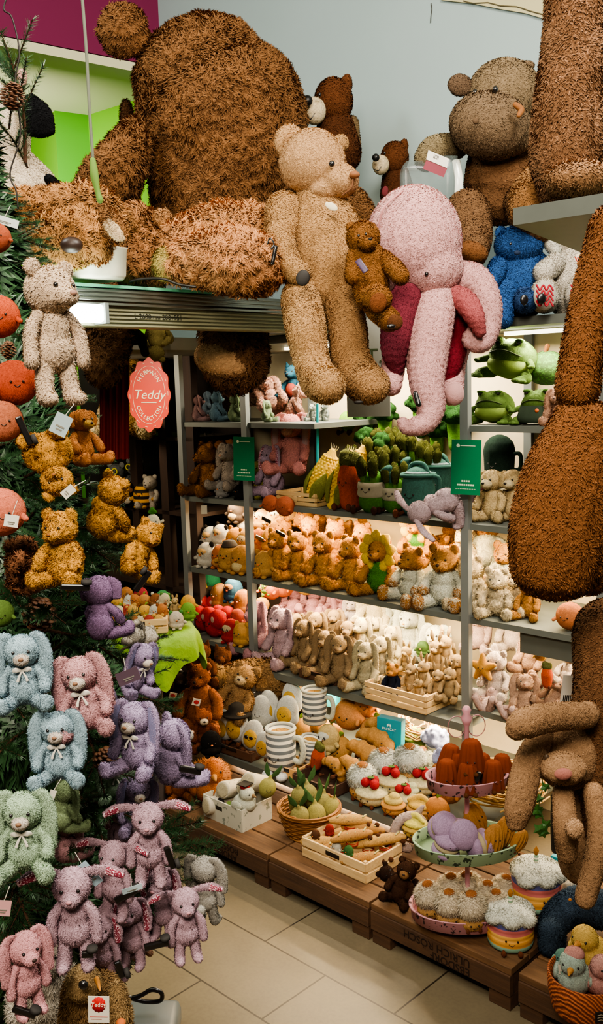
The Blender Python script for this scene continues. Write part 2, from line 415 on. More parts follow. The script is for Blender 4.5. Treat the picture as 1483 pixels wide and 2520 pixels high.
def wallm(c,var=.05):
    k=('wall',c)
    if k in MC: return MC[k]
    t=NT('painted_wall'); v=t.coord(); n=t.noise(v,1.3,4); n2=t.noise(v,60,2)
    t.base(t.mix(n,sc3(lin(c),1-var*2),sc3(lin(c),1+var))); t.b.inputs['Roughness'].default_value=.85; t.bump(n2,.08,.002); MC[k]=t.m; return t.m
NW=3.32
struct('wall_back',rawmesh('wall_back',[wbox(-4.3,3.5,NW,NW+.1,0,4.2)],wallm('#97a8a8'),False))
# left room seen through the opening: purple bulkhead, cream band, lime green recess
def prism(P,d):
    n=len(P); V=[np.array(p) for p in P]; V+=[v+np.array(d) for v in V]
    return V,[tuple(range(n)),tuple(range(2*n-1,n-1,-1))]+[(i,(i+1)%n,(i+1)%n+n,i+n) for i in range(n)]
ZF=3.4
gp=[onz(x,y,ZF) for x,y in ((-120,330),(60,352),(134,272),(216,283),(330,247))]; gp=[gp[0]]+gp[1:]+[W(-4.1,NW+.2,ZF)]
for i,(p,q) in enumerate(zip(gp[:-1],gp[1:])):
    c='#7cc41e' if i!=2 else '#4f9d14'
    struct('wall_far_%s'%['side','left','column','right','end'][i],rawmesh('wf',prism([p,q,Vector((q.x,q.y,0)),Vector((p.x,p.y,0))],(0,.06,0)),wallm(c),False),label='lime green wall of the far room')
struct('ceiling',rawmesh('ceiling',[wbox(-10,3.6,-3,NW+3.0,4.2,4.3)],wallm('#c9c6b4'),False))
def quadw(P): 
    V=[np.array(p) for p in P]; V2=[v+np.array(N3)*.12 for v in V]; return V+V2,[(0,1,2,3),(7,6,5,4),(0,4,5,1),(1,5,6,2),(2,6,7,3),(3,7,4,0)]
pl=[onz(x,y,ZF) for x,y in ((-300,55),(0,115),(300,170),(520,212))]
for i in (0,): 
    A,B=pl[0],pl[-1]
    struct('trim_1',rawmesh('bulkhead',prism([A+Vector((0,0,.05)),B+Vector((0,0,.05)),Vector((B.x,B.y,4.2)),Vector((A.x,A.y,4.2))],(0,.1,0)),wallm('#6e1440'),False),label='dark purple bulkhead above the far room')
struct('ceiling_far_room',rawmesh('soffit',prism([pl[0],pl[-1],W(-3.9,NW+1.5,ZF),Vector((0,9.5,ZF)),Vector((-7,9.5,ZF)),Vector((-7,pl[0].y,ZF))],(0,0,.045)),wallm('#cfcaa4'),False))
# mustard patch and crack where the plaster meets the ceiling on the right
pp=[onn(x,y,NW-.012) for x,y in ((1085,-40),(1085,0),(1160,8),(1230,22),(1290,32),(1352,50),(1483,80),(1483,-40))]
V=[np.array(p) for p in pp]; V2=[v+np.array(N3)*.02 for v in V]; k=len(V)
struct('trim_2',rawmesh('cornice',(V+V2,[tuple(range(k)),tuple(range(2*k-1,k-1,-1))]+[(i,(i+1)%k,(i+1)%k+k,i+k) for i in range(k)]),wallm('#b9b088'),False),label='yellowish cornice patch at top of blue-grey wall')
cr=[onn(x,y,NW-.004) for x,y in ((1060,8),(1062,22),(1060,38),(1059,55))]
struct('trim_3',rawmesh('crack',[tube([tuple(p) for p in cr],.0018,seg=5,k=2)],flat('#3c3c38')),label='short dark crack in blue-grey wall')
cr=[onn(x,y,NW-.014) for x,y in ((1140,2),(1165,8),(1200,6),(1230,14),(1270,16),(1300,26),(1345,38))]
struct('trim_4',rawmesh('crack2',[tube([tuple(p) for p in cr],.002,seg=5,k=2)],flat('#5c543c')),label='ragged crack along the yellowish cornice')
# added dark backing wall, near-black to stand for the gloom under the platform
struct('wall_dark_backing',rawmesh('wa',[wbox(-8,-3.6,3.27,3.31,0,1.93)],flat('#1c1410'),False))
DW=wood('#1d120b','#3a2517',(14,14,1.5))
bc=root('dark_bookcase','dark wooden bookcase in the gloomy corner left of the metal shelving','bookcase',W(-4.2,2.95,0))
def bw_(n,ps): 
    V,Fc=join(ps); add(n,rawmesh(n,([v-np.array(bc.location) for v in V],Fc),DW,False),bc)
for u in (-4.72,-4.12,-3.86,-3.64): bw_('upright',[wbox(u-.03,u+.03,2.95,2.99,0,1.9)])
BZ=[onn(300,y,2.95).z for y in (1072,1244,1420,1560)]
for z in BZ: bw_('shelf',[wbox(-4.75,-3.62,2.95,3.27,z-.02,z)])
bw_('plinth',[wbox(-4.75,-3.62,2.95,3.27,0,.3)])
# ---------------------------------------------------------------- metal shelving
GM=flat('#7b7f7c',.5,.35,.4,var=.06); GS=flat('#62665f',.55,.25,.4,var=.1); GD=flat('#565850',.6,.3,.4,var=.1)
sh=root('metal_shelving','long grey metal shelving unit against the wall, packed with plush toys','shelving',W(-2.4,N0,0))
L0=W(-2.4,N0,0)
def loc(ps):
    V,Fc=join(ps) if isinstance(ps,list) else ps
    return [(([v-np.array(L0) for v in V]),Fc)]
def part(n,ps,mat,par,bev=0,lb=None): return add(n,rawmesh(n,loc(ps),mat,False,bev),par,label=lb)
DP=.44
for u in (uA,uB,uC,uD):
    part('post',[wbox(u-.017,u+.017,N0-.012,N0+.012,0,1.95)],GM,sh)
    part('post',[wbox(u-.017,u+.017,N0+DP-.02,N0+DP,0,1.95)],GM,sh)
for (u0,u1,ks) in ((uA,uB,'abcde'),(uB,uC,'abcd'),(uC,uD+.25,'abcde')):
    for k in ks:
        if k=='b' and u0==uB:
            part('shelf',[wbox(uB,uB+.42,N0,N0+DP,ZS[k]-.022,ZS[k])],GS,sh); continue
        if k=='a' and u0!=uA: part('shelf',[wbox(u0,u1,N0,NW-.01,ZS[k]-.03,ZS[k])],GS,sh); continue
        part('shelf',[wbox(u0,u1,N0,N0+DP,ZS[k]-.022,ZS[k])],GS,sh)
part('shelf',[wbox(-3.13,-1.92,N2,N0+DP,Z2-.03,Z2)],GS,sh); 
part('shelf',[wbox(-2.99,-1.74,NS3,N0+DP,ZS3-.032,ZS3)],GS,sh)
part('shelf_bracket',[wbox(-1.70,-1.5,N0+.02,N0+.05,1.23-.11,1.23-.022)],GD,sh); part('shelf_bracket',[wbox(-1.72,-1.42,N0+.02,N0+.05,.883-.1,.883-.022)],GD,sh)
# back panels
BP=flat('#d9c7a2',.8); 
part('back_panel',[wbox(uB,uD+.3,N0+DP+.005,N0+DP+.02,0,1.93)],BP,sh)
part('back_panel',[wbox(uA-.02,uB,N0+DP+.005,N0+DP+.02,1.25,1.93)],flat('#a39a80'),sh)
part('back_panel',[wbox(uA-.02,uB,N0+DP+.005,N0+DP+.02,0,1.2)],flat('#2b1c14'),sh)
# LED strips: real lamps with a visible housing
def led(u0,u1,n,z,pw,colr,lab,w=.03,dz=.0):
    t=add('led_strip',rawmesh('led_strip',loc([wbox(u0,u1,n-.012,n+.012,z-.018,z-.004)]),flat('#fff2d8',.5,emit=2.5),False),sh)
    l=bpy.data.lights.new('led','AREA'); l.shape='RECTANGLE'; l.size=abs(u1-u0); l.size_y=w; l.energy=pw; l.color=colr; l.spread=math.radians(170)
    o=bpy.data.objects.new('led_light',l); COL.objects.link(o); o.location=W((u0+u1)/2,n,z-.022); o.rotation_euler=(0,0,FACE)
WARM=(1,.67,.31); CR=(1,.77,.47); NEU=(1,.86,.66)
led(uB+.05,uC-.05,N0+.14,ZS['c']-.022,13,WARM,''); led(uC+.04,uD-.02,N0+.14,ZS['c']-.022,4.5,CR,'')
led(uB+.05,uC-.05,N0+.12,ZS['d']-.022,13,CR,''); led(uC+.04,uD+.1,N0+.14,ZS['d']-.022,6,CR,'')
led(-3.08,-1.97,N2+.12,Z2-.03,13,CR,''); led(-2.93,-1.78,NS3+.10,ZS3-.034,13,CR,'')
led(uC+.04,uD+.1,N0+.1,ZS['e']-.024,4,CR,'')
led(uB+.05,uC-.05,N0+.22,ZS['a']-.032,15,NEU,''); led(uC+.04,uD-.02,N0+.2,ZS['a']-.032,6,NEU,'')
led(uA+.05,uB-.05,N0+.2,ZS['d']-.024,3,CR,''); led(uA+.05,uB-.05,N0+.2,ZS['c']-.024,3.5,CR,'')
led(uA+.05,uB-.05,N0+.2,ZS['a']-.024,4,NEU,'')
# light box sign hanging behind the beige bear
sg=at(905,905,3.52)
sb=root('shop_sign','grey hanging sign with green capital letters behind the beige bear legs','sign',sg,(0,0,-.15))
add('sign_board',rawmesh('sign_board',[box((0,0,0),(.16,.02,.36))],flat('#8f8c80'),False),sb)
add('lettering',textmesh('AT.',.075,flat('#3f4a2a')),sb,(-.0,-.013,.04),(math.pi/2,0,0))
# ---------------------------------------------------------------- pallets
WD=wood('#3a2616','#7a5634',(2.2,26,26)); WD2=wood('#2e1d10','#5e3f26',(2.2,26,26))
def pallet(u0,u1,label,text,n0=NP,n1=NP+.6):
    c=W((u0+u1)/2,(n0+n1)/2,0); r=root('wooden_pallet',label,'pallet',c,(0,0,FACE),group=None)
    w=u1-u0; d=n1-n0; k=6; bw=d/k
    for i in range(k):
        add('deck_board',rawmesh('deck_board',[box((0,-d/2+bw*(i+.5),ZP-.011),(w-.004,bw-.008,.022))],WD,False,.002),r)
    add('front_board',rawmesh('front_board',[box((0,-d/2+.009,ZP-.022-.031),(w-.006,.02,.062))],WD2,False,.002),r)
    add('back_board',rawmesh('back_board',[box((0,d/2-.009,ZP-.022-.031),(w-.006,.02,.062))],WD2,False,.002),r)
    for x in (-w/2+.04,w/2-.04,):
        for y in (-d/2+.05,0,d/2-.05): add('foot_block',rawmesh('foot_block',[box((x,y,(ZP-.084)/2),(.07,.09,ZP-.084))],WD2,False,.002),r)
    for x in (-w/2+.04,0,w/2-.04): add('runner',rawmesh('runner',[box((x,0,ZP-.053),(.07,d-.04,.062))],WD2,False),r)
    if text:
        mk=flat('#24160c',.9)
        for i,(s,dx) in enumerate(text): add('stencil_lettering',textmesh(s,.034,mk,0,.0003),r,(dx,-d/2-.0022,ZP-.04-.029*(len(text)-1-i)),(math.pi/2,math.pi,0))
for i,(u0,u1,t,lb) in enumerate([(-3.2,-2.735,None,'weathered wooden pallet at the far end behind the Christmas tree'),(-2.73,-2.262,[('ANDREAS',.0),('ROSSDORF',0)],'weathered wooden pallet under the white flower-print crate'),
     (-2.257,-1.803,None,'weathered wooden pallet under the bread crate'),(-1.798,-1.29,[('EBSDORF',.05),('ULRICH R\u00d6SCH',-.0)],'weathered wooden pallet stencilled ULRICH under the cake stand'),
     (-1.27,-.72,None,'weathered wooden pallet under the orange basket, nearest the camera')]):
    pallet(u0,u1,lb,t)
# ---------------------------------------------------------------- ribbed aluminium beam in front of the giant bears
AL=flat('#a7aaa0',.28,.95,.5,var=.05); AL2=flat('#9c9a7c',.5,.55,.4,var=.05)
bu=-2.30; bn0,bn1=1.45,2.58
bm_=root('aluminium_beam','ribbed aluminium beam with black printed size under the giant bears','beam',W(bu,2.0,1.93),(0,0,FACE))
def bloc(u0,u1,n0,n1,z0,z1): return box(((u0+u1)/2-bu,(n0+n1)/2-2.0,(z0+z1)/2-1.93),(abs(u1-u0),abs(n1-n0),abs(z1-z0)))
add('upper_profile',rawmesh('upper_profile',[bloc(bu-.32,bu+.012,bn0,bn1,2.0,2.033)]+[bloc(bu+.006,bu+.022,bn0,bn1,1.986+.012*i,1.993+.012*i) for i in range(4)],AL,False,.001),bm_)
add('lower_profile',rawmesh('lower_profile',[bloc(bu-.05,bu,bn0+.02,bn1,1.926,1.984)]+[bloc(bu-.01,bu+.009,bn0+.02,bn1,1.928+.011*i,1.934+.011*i) for i in range(5)],AL2,False,.001),bm_)
add('size_print',textmesh('L 2600mm 2001951',.022,flat('#1c1c14'),0,.0003),bm_,(.0105,-.24,.028),(math.pi/2,0,math.pi/2))
add('glass_edge',rawmesh('glass_edge',[bloc(bu-.33,bu+.03,bn0,2.0,2.034,2.042)],flat('#5fae8a',.15,0,.6),False),bm_)
# raised platform the giants sit on
struct('trim_5',rawmesh('platform',[wbox(-4.2,-3.05,1.5,NW-.02,1.9,1.95),wbox(-3.08,-2.02,N0-.1,NW-.02,1.955,1.965)],flat('#6e6a5e'),False),label='grey raised platform the giant bears sit on')
# tube lamp glowing at the left end of the beam
tl=at(185,770,2.62); t_=root('tube_lamp','bright white tube lamp at the left end of the aluminium beam','lamp',tl,(0,0,FACE+math.pi/2))
add('diffuser',rawmesh('diffuser',[box((0,0,0),(.16,.05,.05))],flat('#f4fff6',.5,emit=9),False,.01),t_)
add('end_cap',rawmesh('end_cap',[box((.085,0,0),(.012,.056,.056))],GM,False),t_)
lt=bpy.data.lights.new('tube','POINT'); lt.energy=3; lt.color=(.85,1,.85); lt.shadow_soft_size=.06; lo=bpy.data.objects.new('tube_light',lt); COL.objects.link(lo); lo.location=at(150,805,2.5)
# hanging cable
ck=[at(x,y,2.5) for x,y in ((200,-30),(212,120),(219,250),(229,400))]
cb=root('hanging_cable','grey hanging cable with green wound end in front of the giant bear','cable',ck[-1])
add('cord',rawmesh('cord',[tube([tuple(p-ck[-1]) for p in ck],.004,seg=8)],flat('#5c6052')),cb)
add('wound_end',rawmesh('wound_end',[tube([tuple(at(x,y,2.5)-ck[-1]) for x,y in ((228,395),(232,430),(240,470),(246,492))],[.008,.011,.007,.009],seg=8)],flat('#5d7a34')),cb)
wk=[at(x,y,1.9) for x,y in ((14,0),(10,25),(30,45),(48,130),(38,200),(50,330),(25,425),(40,470),(44,510))]
single('wire_hook',rawmesh('wire_hook',[tube([tuple(p) for p in wk],.0016,seg=6,k=6)],flat('#1c1814',.5)),'thin dark twisted wire hanging beside the top of the fir tree','wire')
# ---------------------------------------------------------------- room lamps and added fill lights
def area(loc_,tgt,sz,pw,c):
    l=bpy.data.lights.new('area','AREA'); l.size=sz; l.energy=pw; l.color=c; o=bpy.data.objects.new('room_or_fill_light',l); COL.objects.link(o)
    o.location=loc_; o.rotation_euler=(Vector(tgt)-Vector(loc_)).to_track_quat('-Z','Y').to_euler()
area((.9,1.3,3.7),(-.3,3.2,1.9),.7,58,(1,.93,.82))       # from ceiling, right
area((-1.9,2.3,3.8),(-.5,3.3,2.2),.6,22,(.95,1,.95))
area((-.3,-.5,3.2),(-.4,2.8,1.0),1.0,84,(1,.88,.72))      # added fill light, above and behind the camera
_c=W(-3.9,2.3,1.8); area(tuple(_c),tuple(W(-4.0,3.1,1.2)),.25,3.5,(1,.82,.6))  # added fill light to lift the dim bookcase corner, not a ceiling lamp
area((-1.5,5.0,2.6),(-2.2,6.0,2.7),.5,14,(1,1,.85))
area((-.1,1.7,3.9),(0.1,2.2,0),.8,10,(1,.88,.7))
wd=bpy.data.worlds.new('world'); SC.world=wd; wd.use_nodes=True; wd.node_tree.nodes['Background'].inputs[0].default_value=(1,.87,.72,1); wd.node_tree.nodes['Background'].inputs[1].default_value=.06
SC.view_settings.view_transform='AgX'; SC.view_settings.look='AgX - Medium High Contrast'; SC.view_settings.exposure=.95
SC.cycles.adaptive_threshold=.03; SC.cycles.max_bounces=3; SC.cycles.diffuse_bounces=3; SC.cycles.glossy_bounces=2; SC.cycles.use_denoising=True; SC.cycles.caustics_reflective=False; SC.cycles.caustics_refractive=False
# ================================================================ big figures
def PX(px,py,Y,dY=0): return at(px,py,Y+dY)
class Hero:
    def __init__(s,name,label,cat,px,py,Y,group=None,per=1.5):
        s.a=at(px,py,Y); s.Y=Y; s.k=mpp(s.a); s.r=root(name,label,cat,s.a,group=group); s.n=0; s.per=per
    def prim(s,q):
        ty=q[0]
        if ty=='t':
            pts=[];rr=[]
            for e in q[1]:
                x,y,r=e[:3]; d=e[3] if len(e)>3 else 0
                P=at(x,y,s.Y+d); pts.append(tuple(P-s.a)); rr.append(r*mpp(P))
            fl=q[2] if len(q)>2 else (1,1); return tube(pts,rr,fl,up=(0,-1,0))
        _,x,y,rx,ry,rd,d=q[:7]; P=at(x,y,s.Y+d); k=mpp(P)
        return ball(tuple(P-s.a),(rx*k,rd*k,ry*k),rot=(0,q[7] if len(q)>7 else 0,0))
    def p(s,name,prims,mat,vox=6,fur=8,parent=None,per=None,label=None,comb=(0,0,-1),wild=.55,lean=.9,smooth=4,wave=0,lump=0):
        s.n+=1
        if isinstance(mat,str): mat=plush(mat,freq=9)
        me=furry(name,[s.prim(q) for q in prims],mat,vox*s.k,fur*s.k,s.per if per is None else per,comb,lean,wild,smooth,seed=s.n,wave=wave*s.k,lump=lump)
        return add(name,me,parent or s.r,label=label)
    def raw(s,name,prims,mat,parent=None,label=None):
        return add(name,rawmesh(name,[s.prim(q) for q in prims],mat),parent or s.r,label=label)
# giant slumped teddy, back of the head and shoulders toward us
g=Hero('giant_teddy_bear','giant brown curly teddy bear slumped forward, taller than everything on the platform','teddy bear',520,700,3.75)
GB='#6b4725'
g.p('body',[('t',[(545,560,150),(540,470,172),(553,380,198),(540,300,214),(512,235,204),(492,192,172)],(1,.8)),('b',610,300,125,130,110,.02)],GM_:=plush(GB,1.35,.35),5,13,per=2.2,wild=1.0,lean=.9,smooth=6,lump=.6)
g.p('ear',[('b',303,75,60,62,35,-.1,.3),('t',[(300,75,40,-.1),(350,110,30,-.05)])],GB,4,11,per=2,wild=.9,lump=.9)
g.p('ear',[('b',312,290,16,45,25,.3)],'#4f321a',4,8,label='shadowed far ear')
g.p('arm',[('t',[(335,335,42,-.1),(300,400,62,-.22),(270,450,72,-.25),(228,480,52,-.2)])],GB,5,13,per=2.2,wild=.9,lump=.9)
g.p('leg',[('t',[(560,640,80,-.1),(570,760,82,-.22),(575,850,82,-.3),(578,885,84,-.34)]),],'#5e3d20',5,11,per=2.2,wild=.9,lump=.9)
g.p('foot_pad',[('b',560,892,86,50,95,-.34,.32)],'#b98a58',5,3,label='smooth tan sole of hanging foot')
g.p('leg',[('t',[(300,640,60,-.1),(275,760,56,-.25),(262,850,56,-.3),(255,905,46,-.34)])],'#5e3d20',5,11,per=2.2,wild=.9,lump=.9)
# lying curly dog
CB='#8f6134'
d=Hero('plush_dog','curly tan plush dog lying with its head over the left end of the beam','plush dog',180,690,2.75)
d.p('body',[('t',[(60,505,40),(140,520,55,.02),(230,520,58),(290,550,35)])],plush('#8f6233',1.5,.25),4.5,16,per=2.6,wild=1.1,lump=1.3)
d.p('head',[('b',160,590,82,62,62,-.12,.15),('t',[(200,560,45,-.1),(240,600,38,-.12)])],plush('#946634',1.5,.25),4.5,16,per=2.6,wild=1.1,lump=1.3)
d.p('chin',[('b',170,640,60,24,40,-.1)],'#93892f',4.5,10,per=2.5,wild=1.1,label='yellow-green tinted fur under the chin')
d.raw('nose',[('b',176,603,28,20,20,-.215)],flat('#2c1b12',.45,0,.5))
d.p('ear',[('t',[(240,520,30,-.1),(280,560,30,-.16),(305,595,14,-.18)],(1,.35))],'#8a5e33',4,9,per=2)
d.p('inner_ear',[('t',[(262,545,18,-.15),(290,578,17,-.2),(305,592,8,-.2)],(1,.3))],'#bfa47c',4,3)
# second lying curly body (rump and thighs toward us)
e=Hero('plush_dog','long caramel plush dog lying on the beam, black loop tag on thigh','plush dog',550,715,2.98)
e.p('body',[('t',[(440,600,50,.05),(520,570,62,.1),(610,575,68,.1),(680,600,60,.06)])],plush('#a06c3c',1.5,.25),4.5,15,per=2.6,wild=1.1,lump=1.3)
e.p('leg',[('t',[(415,650,38,-.12),(480,640,60,-.12),(570,640,76,-.12),(630,650,72,-.1),(670,640,52,-.06)])],plush('#a26d3e',1.5,.25),4.5,15,per=2.6,wild=1.1,lump=1.3)
e.p('leg',[('t',[(690,560,36,.05),(712,620,30,.0),(722,680,24,-.0)])],'#a26d3e',4.5,12,per=2.4,wild=1.1,lump=1.3)
e.p('toe',[('b',405,650,30,42,30,-.14)],'#9e8a44',4.5,8,per=2,label='greenish pale toe end')
e.raw('tag_loop',[('t',[(658,600,2,-.23),(664,586,2,-.24),(674,600,2,-.24),(668,612,3,-.24)])],BLACK)
e.raw('tag_clip',[('t',[(678,608,5,-.25),(670,648,5,-.25)])],BLACK)
h=Hero('plush_dog','curly caramel plush rump wedged between the lying dogs and the giant bear','plush dog',350,690,3.1)
h.p('body',[('t',[(335,565,58),(355,620,68,.0),(350,665,60,.0)])],plush('#875a30',1.5,.25),4.5,15,per=2.5,wild=1.1,lump=1.3)
h.p('leg',[('t',[(300,600,40,-.05),(330,660,40,-.1)])],'#7e532c',4.5,12,per=2.4,wild=1.1,lump=1.3)
h.p('tail',[('b',400,540,22,24,20,-.05)],'#96683a',4.5,9,per=2.4,wild=1.1,lump=1.3)
# white translucent box
bxp=at(235,690,2.72); kk=mpp(bxp)
wb=root('plastic_box','white translucent plastic box at the left end of the beam','box',bxp,(0,0,-.2))
add('tub',rawmesh('tub',lathe([(.0,0),(.10,0),(.108,.01),(.115,.10),(.12,.105),(.11,.106),(.105,.012),(0,.012)],8),flat('#d2ceb8',.35,0,.5)),wb,scale=(.85,.75,.8))
cbk=[at(x,y,2.78) for x,y in ((320,692),(350,686),(400,686),(440,700),(480,706))]
single('black_cable',rawmesh('black_cable',[tube([tuple(p) for p in cbk],.004,seg=6)],flat('#16140f',.4)),'black cable lying in front of the caramel dogs','cable')
# beige bear sitting on the end of the beam, legs hanging
b=Hero('teddy_bear','big beige teddy bear with jointed limbs, legs hanging over the end of the beam','teddy bear',790,735,2.98)
BE='#a67d4c'
hd=b.p('head',[('b',768,402,84,82,78,0),('b',835,445,48,42,46,-.04),('b',800,470,50,32,50,-.02)],'#b0875a',4,4,per=1.8,lean=1.1,wild=.4)
b.p('ear',[('b',714,350,40,44,16,.0,-.3)],'#ad8455',4,4); b.p('inner_ear',[('b',722,356,26,30,14,-.02,-.3)],'#9a7146',4,3)
b.p('ear',[('b',838,352,20,22,14,.1)],'#9a7548',4,4)
b.raw('eye',[('b',816,403,7.5,7.5,7,-.098)],BLACK,hd); b.raw('nose',[('b',872,430,13,9,12,-.095)],flat('#7b4f30',.7),hd)
b.raw('mouth',[('t',[(868,442,1.8,-.1),(864,462,1.8,-.105),(842,480,1.8,-.1)])],flat('#5e3b22'),hd)
bd=b.p('body',[('t',[(785,500,66,.0),(795,560,92,.0),(805,640,96,-.02),(800,700,78,-.03)],(1,.85))],BE,4.5,5.5,per=1.8)
b.raw('collar_tag',[('b',815,508,17,9,3,-.17,.5)],flat('#cdbfa2',.7),bd,label='small cream ribbon tag')
b.p('arm',[('t',[(700,520,50,.0),(690,590,36,-.08),(715,655,30,-.12),(735,672,30,-.14)])],BE,4,5,per=1.8)
b.p('arm',[('t',[(865,560,30,.15),(875,640,30,.1)])],BE,4,6)
b.p('leg',[('t',[(740,735,50,-.1),(752,810,50,-.18),(765,885,44,-.2),(785,935,48,-.24),(805,950,46,-.3)])],BE,4.5,5.5,per=1.8)
b.p('leg',[('t',[(840,735,46,-.06),(855,810,48,-.12),(862,880,48,-.14),(890,935,52,-.18),(912,948,48,-.24)])],'#9e7546',4.5,5.5,per=1.8)
b.raw('paw_label',[('b',745,684,17,20,4,-.26,.3)],flat('#1b1713',.6),None,label='black cloth label on the paw')
b.raw('foot_label',[('b',882,990,12,5,6,-.3)],flat('#1b1713',.6))
# two smiling brown bears at the back
def smiler(px,py,s,Y,label,body=True):
    q=Hero('teddy_bear',label,'teddy bear',px,py+80*s,Y)
    BR='#5c3418'
    hd=q.p('head',[('b',px+20*s,py-5*s,48*s,56*s,48*s,0)],BR,4*s+.8,5*s,per=2,wild=.9)
    q.p('muzzle',[('b',px-27*s,py+18*s,29*s,33*s,30*s,-.06)],'#cdb892',4*s,1.5,parent=hd)
    q.raw('nose',[('b',px-44*s,py-7*s,13*s,13*s,12*s,-.13)],flat('#0e0d0d',.4),hd)
    q.raw('mouth',[('t',[(px-48*s,py+34*s,1.1,-.13),(px-36*s,py+38*s,1.1,-.155),(px-26*s,py+24*s,1.1,-.155)])],BLACK,hd)
    q.raw('eye',[('b',px-14*s,py-22*s,4*s,5*s,4*s,-.14)],BLACK,hd)
    q.p('ear',[('b',px+50*s,py-42*s,16*s,30*s,14*s,.02,.2)],BR,3*s+.8,4*s)
    q.p('body',[('t',[(px+25*s,py+62*s,48*s,.02),(px+30*s,py+120*s,60*s,.03)])],'#4b2a13',4*s+1,5*s,per=2,wild=.9)
    return q
q=smiler(800,255,1,3.95,'dark brown smiling teddy bear with cream muzzle behind the beige bear')
q.p('arm',[('t',[(866,300,16,.06),(872,360,16,.05)])],'#6f5a3c',4,4)
q=smiler(956,393,.72,4.0,'smaller dark brown smiling teddy bear with cream muzzle left of the hippo')
q.raw('neck_tag',[('b',947,470,8,12,3,-.12,.2)],flat('#5c1f24'),label='dark red card tag')
bt=Hero('curly_plush','tangled brown curly plush poking out behind the beige bear shoulder','plush toy',880,560,3.6)
bt.p('body',[('t',[(860,500,26),(885,520,34),(895,550,22)])],'#6f4b28',4,12,per=3,wild=1.3)
bt.p('limb',[('t',[(890,485,14,-.02),(870,470,12)])],'#7b552e',4,9,per=3,wild=1.3)
# hippo
HP='#6f5a42'
p_=Hero('plush_hippo','huge grey-brown plush hippo with wide muzzle sitting against the blue-grey wall','plush hippo',1200,640,3.45)
hd=p_.p('head',[('b',1240,235,92,85,80,0,.1)],'#7a664a',4.5,4.5)
p_.p('muzzle',[('b',1205,310,102,80,80,-.14,.25),('b',1250,330,70,55,60,-.12)],HP,4.5,4.5,parent=hd)
for x,y in ((1168,228),(1218,220)): p_.raw('eye',[('b',x,y,7,8,7,-.215 if x>1200 else -.14)],BLACK,hd)
p_.raw('nostril',[('t',[(1268,258,7,-.29),(1282,270,8,-.29),(1276,284,6,-.3)])],flat('#7d4f28'),hd)
p_.raw('nostril',[('b',1170,298,8,8,6,-.27)],flat('#4e3b28'),hd)
p_.p('ear',[('b',1132,210,32,27,14,-.02,.3)],'#5d4936',4,4); p_.p('ear',[('b',1283,163,34,13,16,-.02,-.05)],HP,4,4)
p_.p('body',[('t',[(1235,400,88),(1235,460,95),(1230,490,80)],(1,.8))],'#69482a',4.5,4.5)
p_.p('arm',[('t',[(1120,360,32,.0),(1070,370,36,-.05),(1050,390,32,-.06)])],'#77684a',4.5,4.5)
p_.p('arm',[('t',[(1330,430,40,-.1),(1300,480,45,-.2),(1290,520,38,-.3)])],'#8a6237',4.5,6)
p_.p('leg',[('t',[(1150,520,55,-.1),(1165,580,46,-.2),(1158,625,40,-.3)])],'#6a4c30',4.5,4.5)
p_.p('sole',[('b',1160,620,42,26,26,-.36,.3)],'#6b4321',4.5,2)
p_.p('leg',[('t',[(1300,500,62,-.1),(1315,545,58,-.2)])],'#6a4a2c',4.5,5)
# tag booklet and clear bag
tg=root('booklet_tag','folded white and dark red tag booklet on the hippo arm','tag',at(1076,392,3.2),(-.3,.35,.2))
add('front_cover',rawmesh('front_cover',[box((0,0,0),(.075,.003,.035))],flat('#cfc8bd',.5),False),tg); add('back_cover',rawmesh('back_cover',[box((.002,.01,-.028),(.075,.003,.03),Matrix.Rotation(.6,3,'X'))],flat('#8a4550',.5),False),tg)
add('barcode',rawmesh('barcode',[box((-.015+.004*i,-.002,.004),(.0015,.001,.015)) for i in range(5)],BLACK,False),tg)
pb=root('clear_bag','clear plastic bag beside the hippo','bag',at(1060,440,3.38))
pm=NT('clear_plastic'); pm.b.inputs['Base Color'].default_value=(.5,.6,.6,1); pm.b.inputs['Roughness'].default_value=.18; pm.b.inputs['Transmission Weight'].default_value=.75; pm.b.inputs['Alpha'].default_value=.3
vv=fuse([box((-.02,0,-.01),(.17,.09,.1)),box((.05,0,-.0),(.08,.08,.14)),box((-.06,-.01,.03),(.06,.05,.05))],.011,3); vv.materials.append(pm.m); vv.shade_smooth(); add('bag_film',vv,pb)
pm2=NT('foil_edge'); pm2.base(lin('#d9dcd2')); pm2.b.inputs['Roughness'].default_value=.2
add('folded_edge',rawmesh('folded_edge',[tube([(.085,-.03,-.09),(.09,-.04,-.02),(.082,-.03,.05)],.012,(1.2,.5))],pm2.m),pb)
# small brown bear
s_=Hero('teddy_bear','small chestnut teddy bear seated between the beige bear and the pink octopus','teddy bear',915,770,2.76)
SB='#7d4f1f'
hd=s_.p('head',[('b',893,585,42,40,38,0),('b',903,600,24,18,22,-.05)],SB,3.2,5,per=2)
s_.p('ear',[('b',862,560,11,14,8,.02)],SB,3,4,parent=hd); s_.p('ear',[('b',915,562,11,14,8,.02)],SB,3,4,parent=hd)
s_.raw('eye',[('b',900,576,3.4,3.4,3,-.085)],BLACK,hd); s_.raw('nose',[('b',911,588,5,4,4,-.105)],BLACK,hd); s_.raw('eye',[('b',882,580,3.4,3.4,3,-.075)],BLACK,hd)
bd=s_.p('body',[('t',[(905,635,42),(910,690,46),(915,725,42)])],SB,3.2,5,per=2)
s_.p('arm',[('t',[(940,640,26,-.0),(970,662,24,-.04),(985,680,22,-.06)])],SB,3.2,5,per=2); s_.p('arm',[('t',[(875,630,22,0),(870,680,22,-.02)])],SB,3.2,5,per=2)
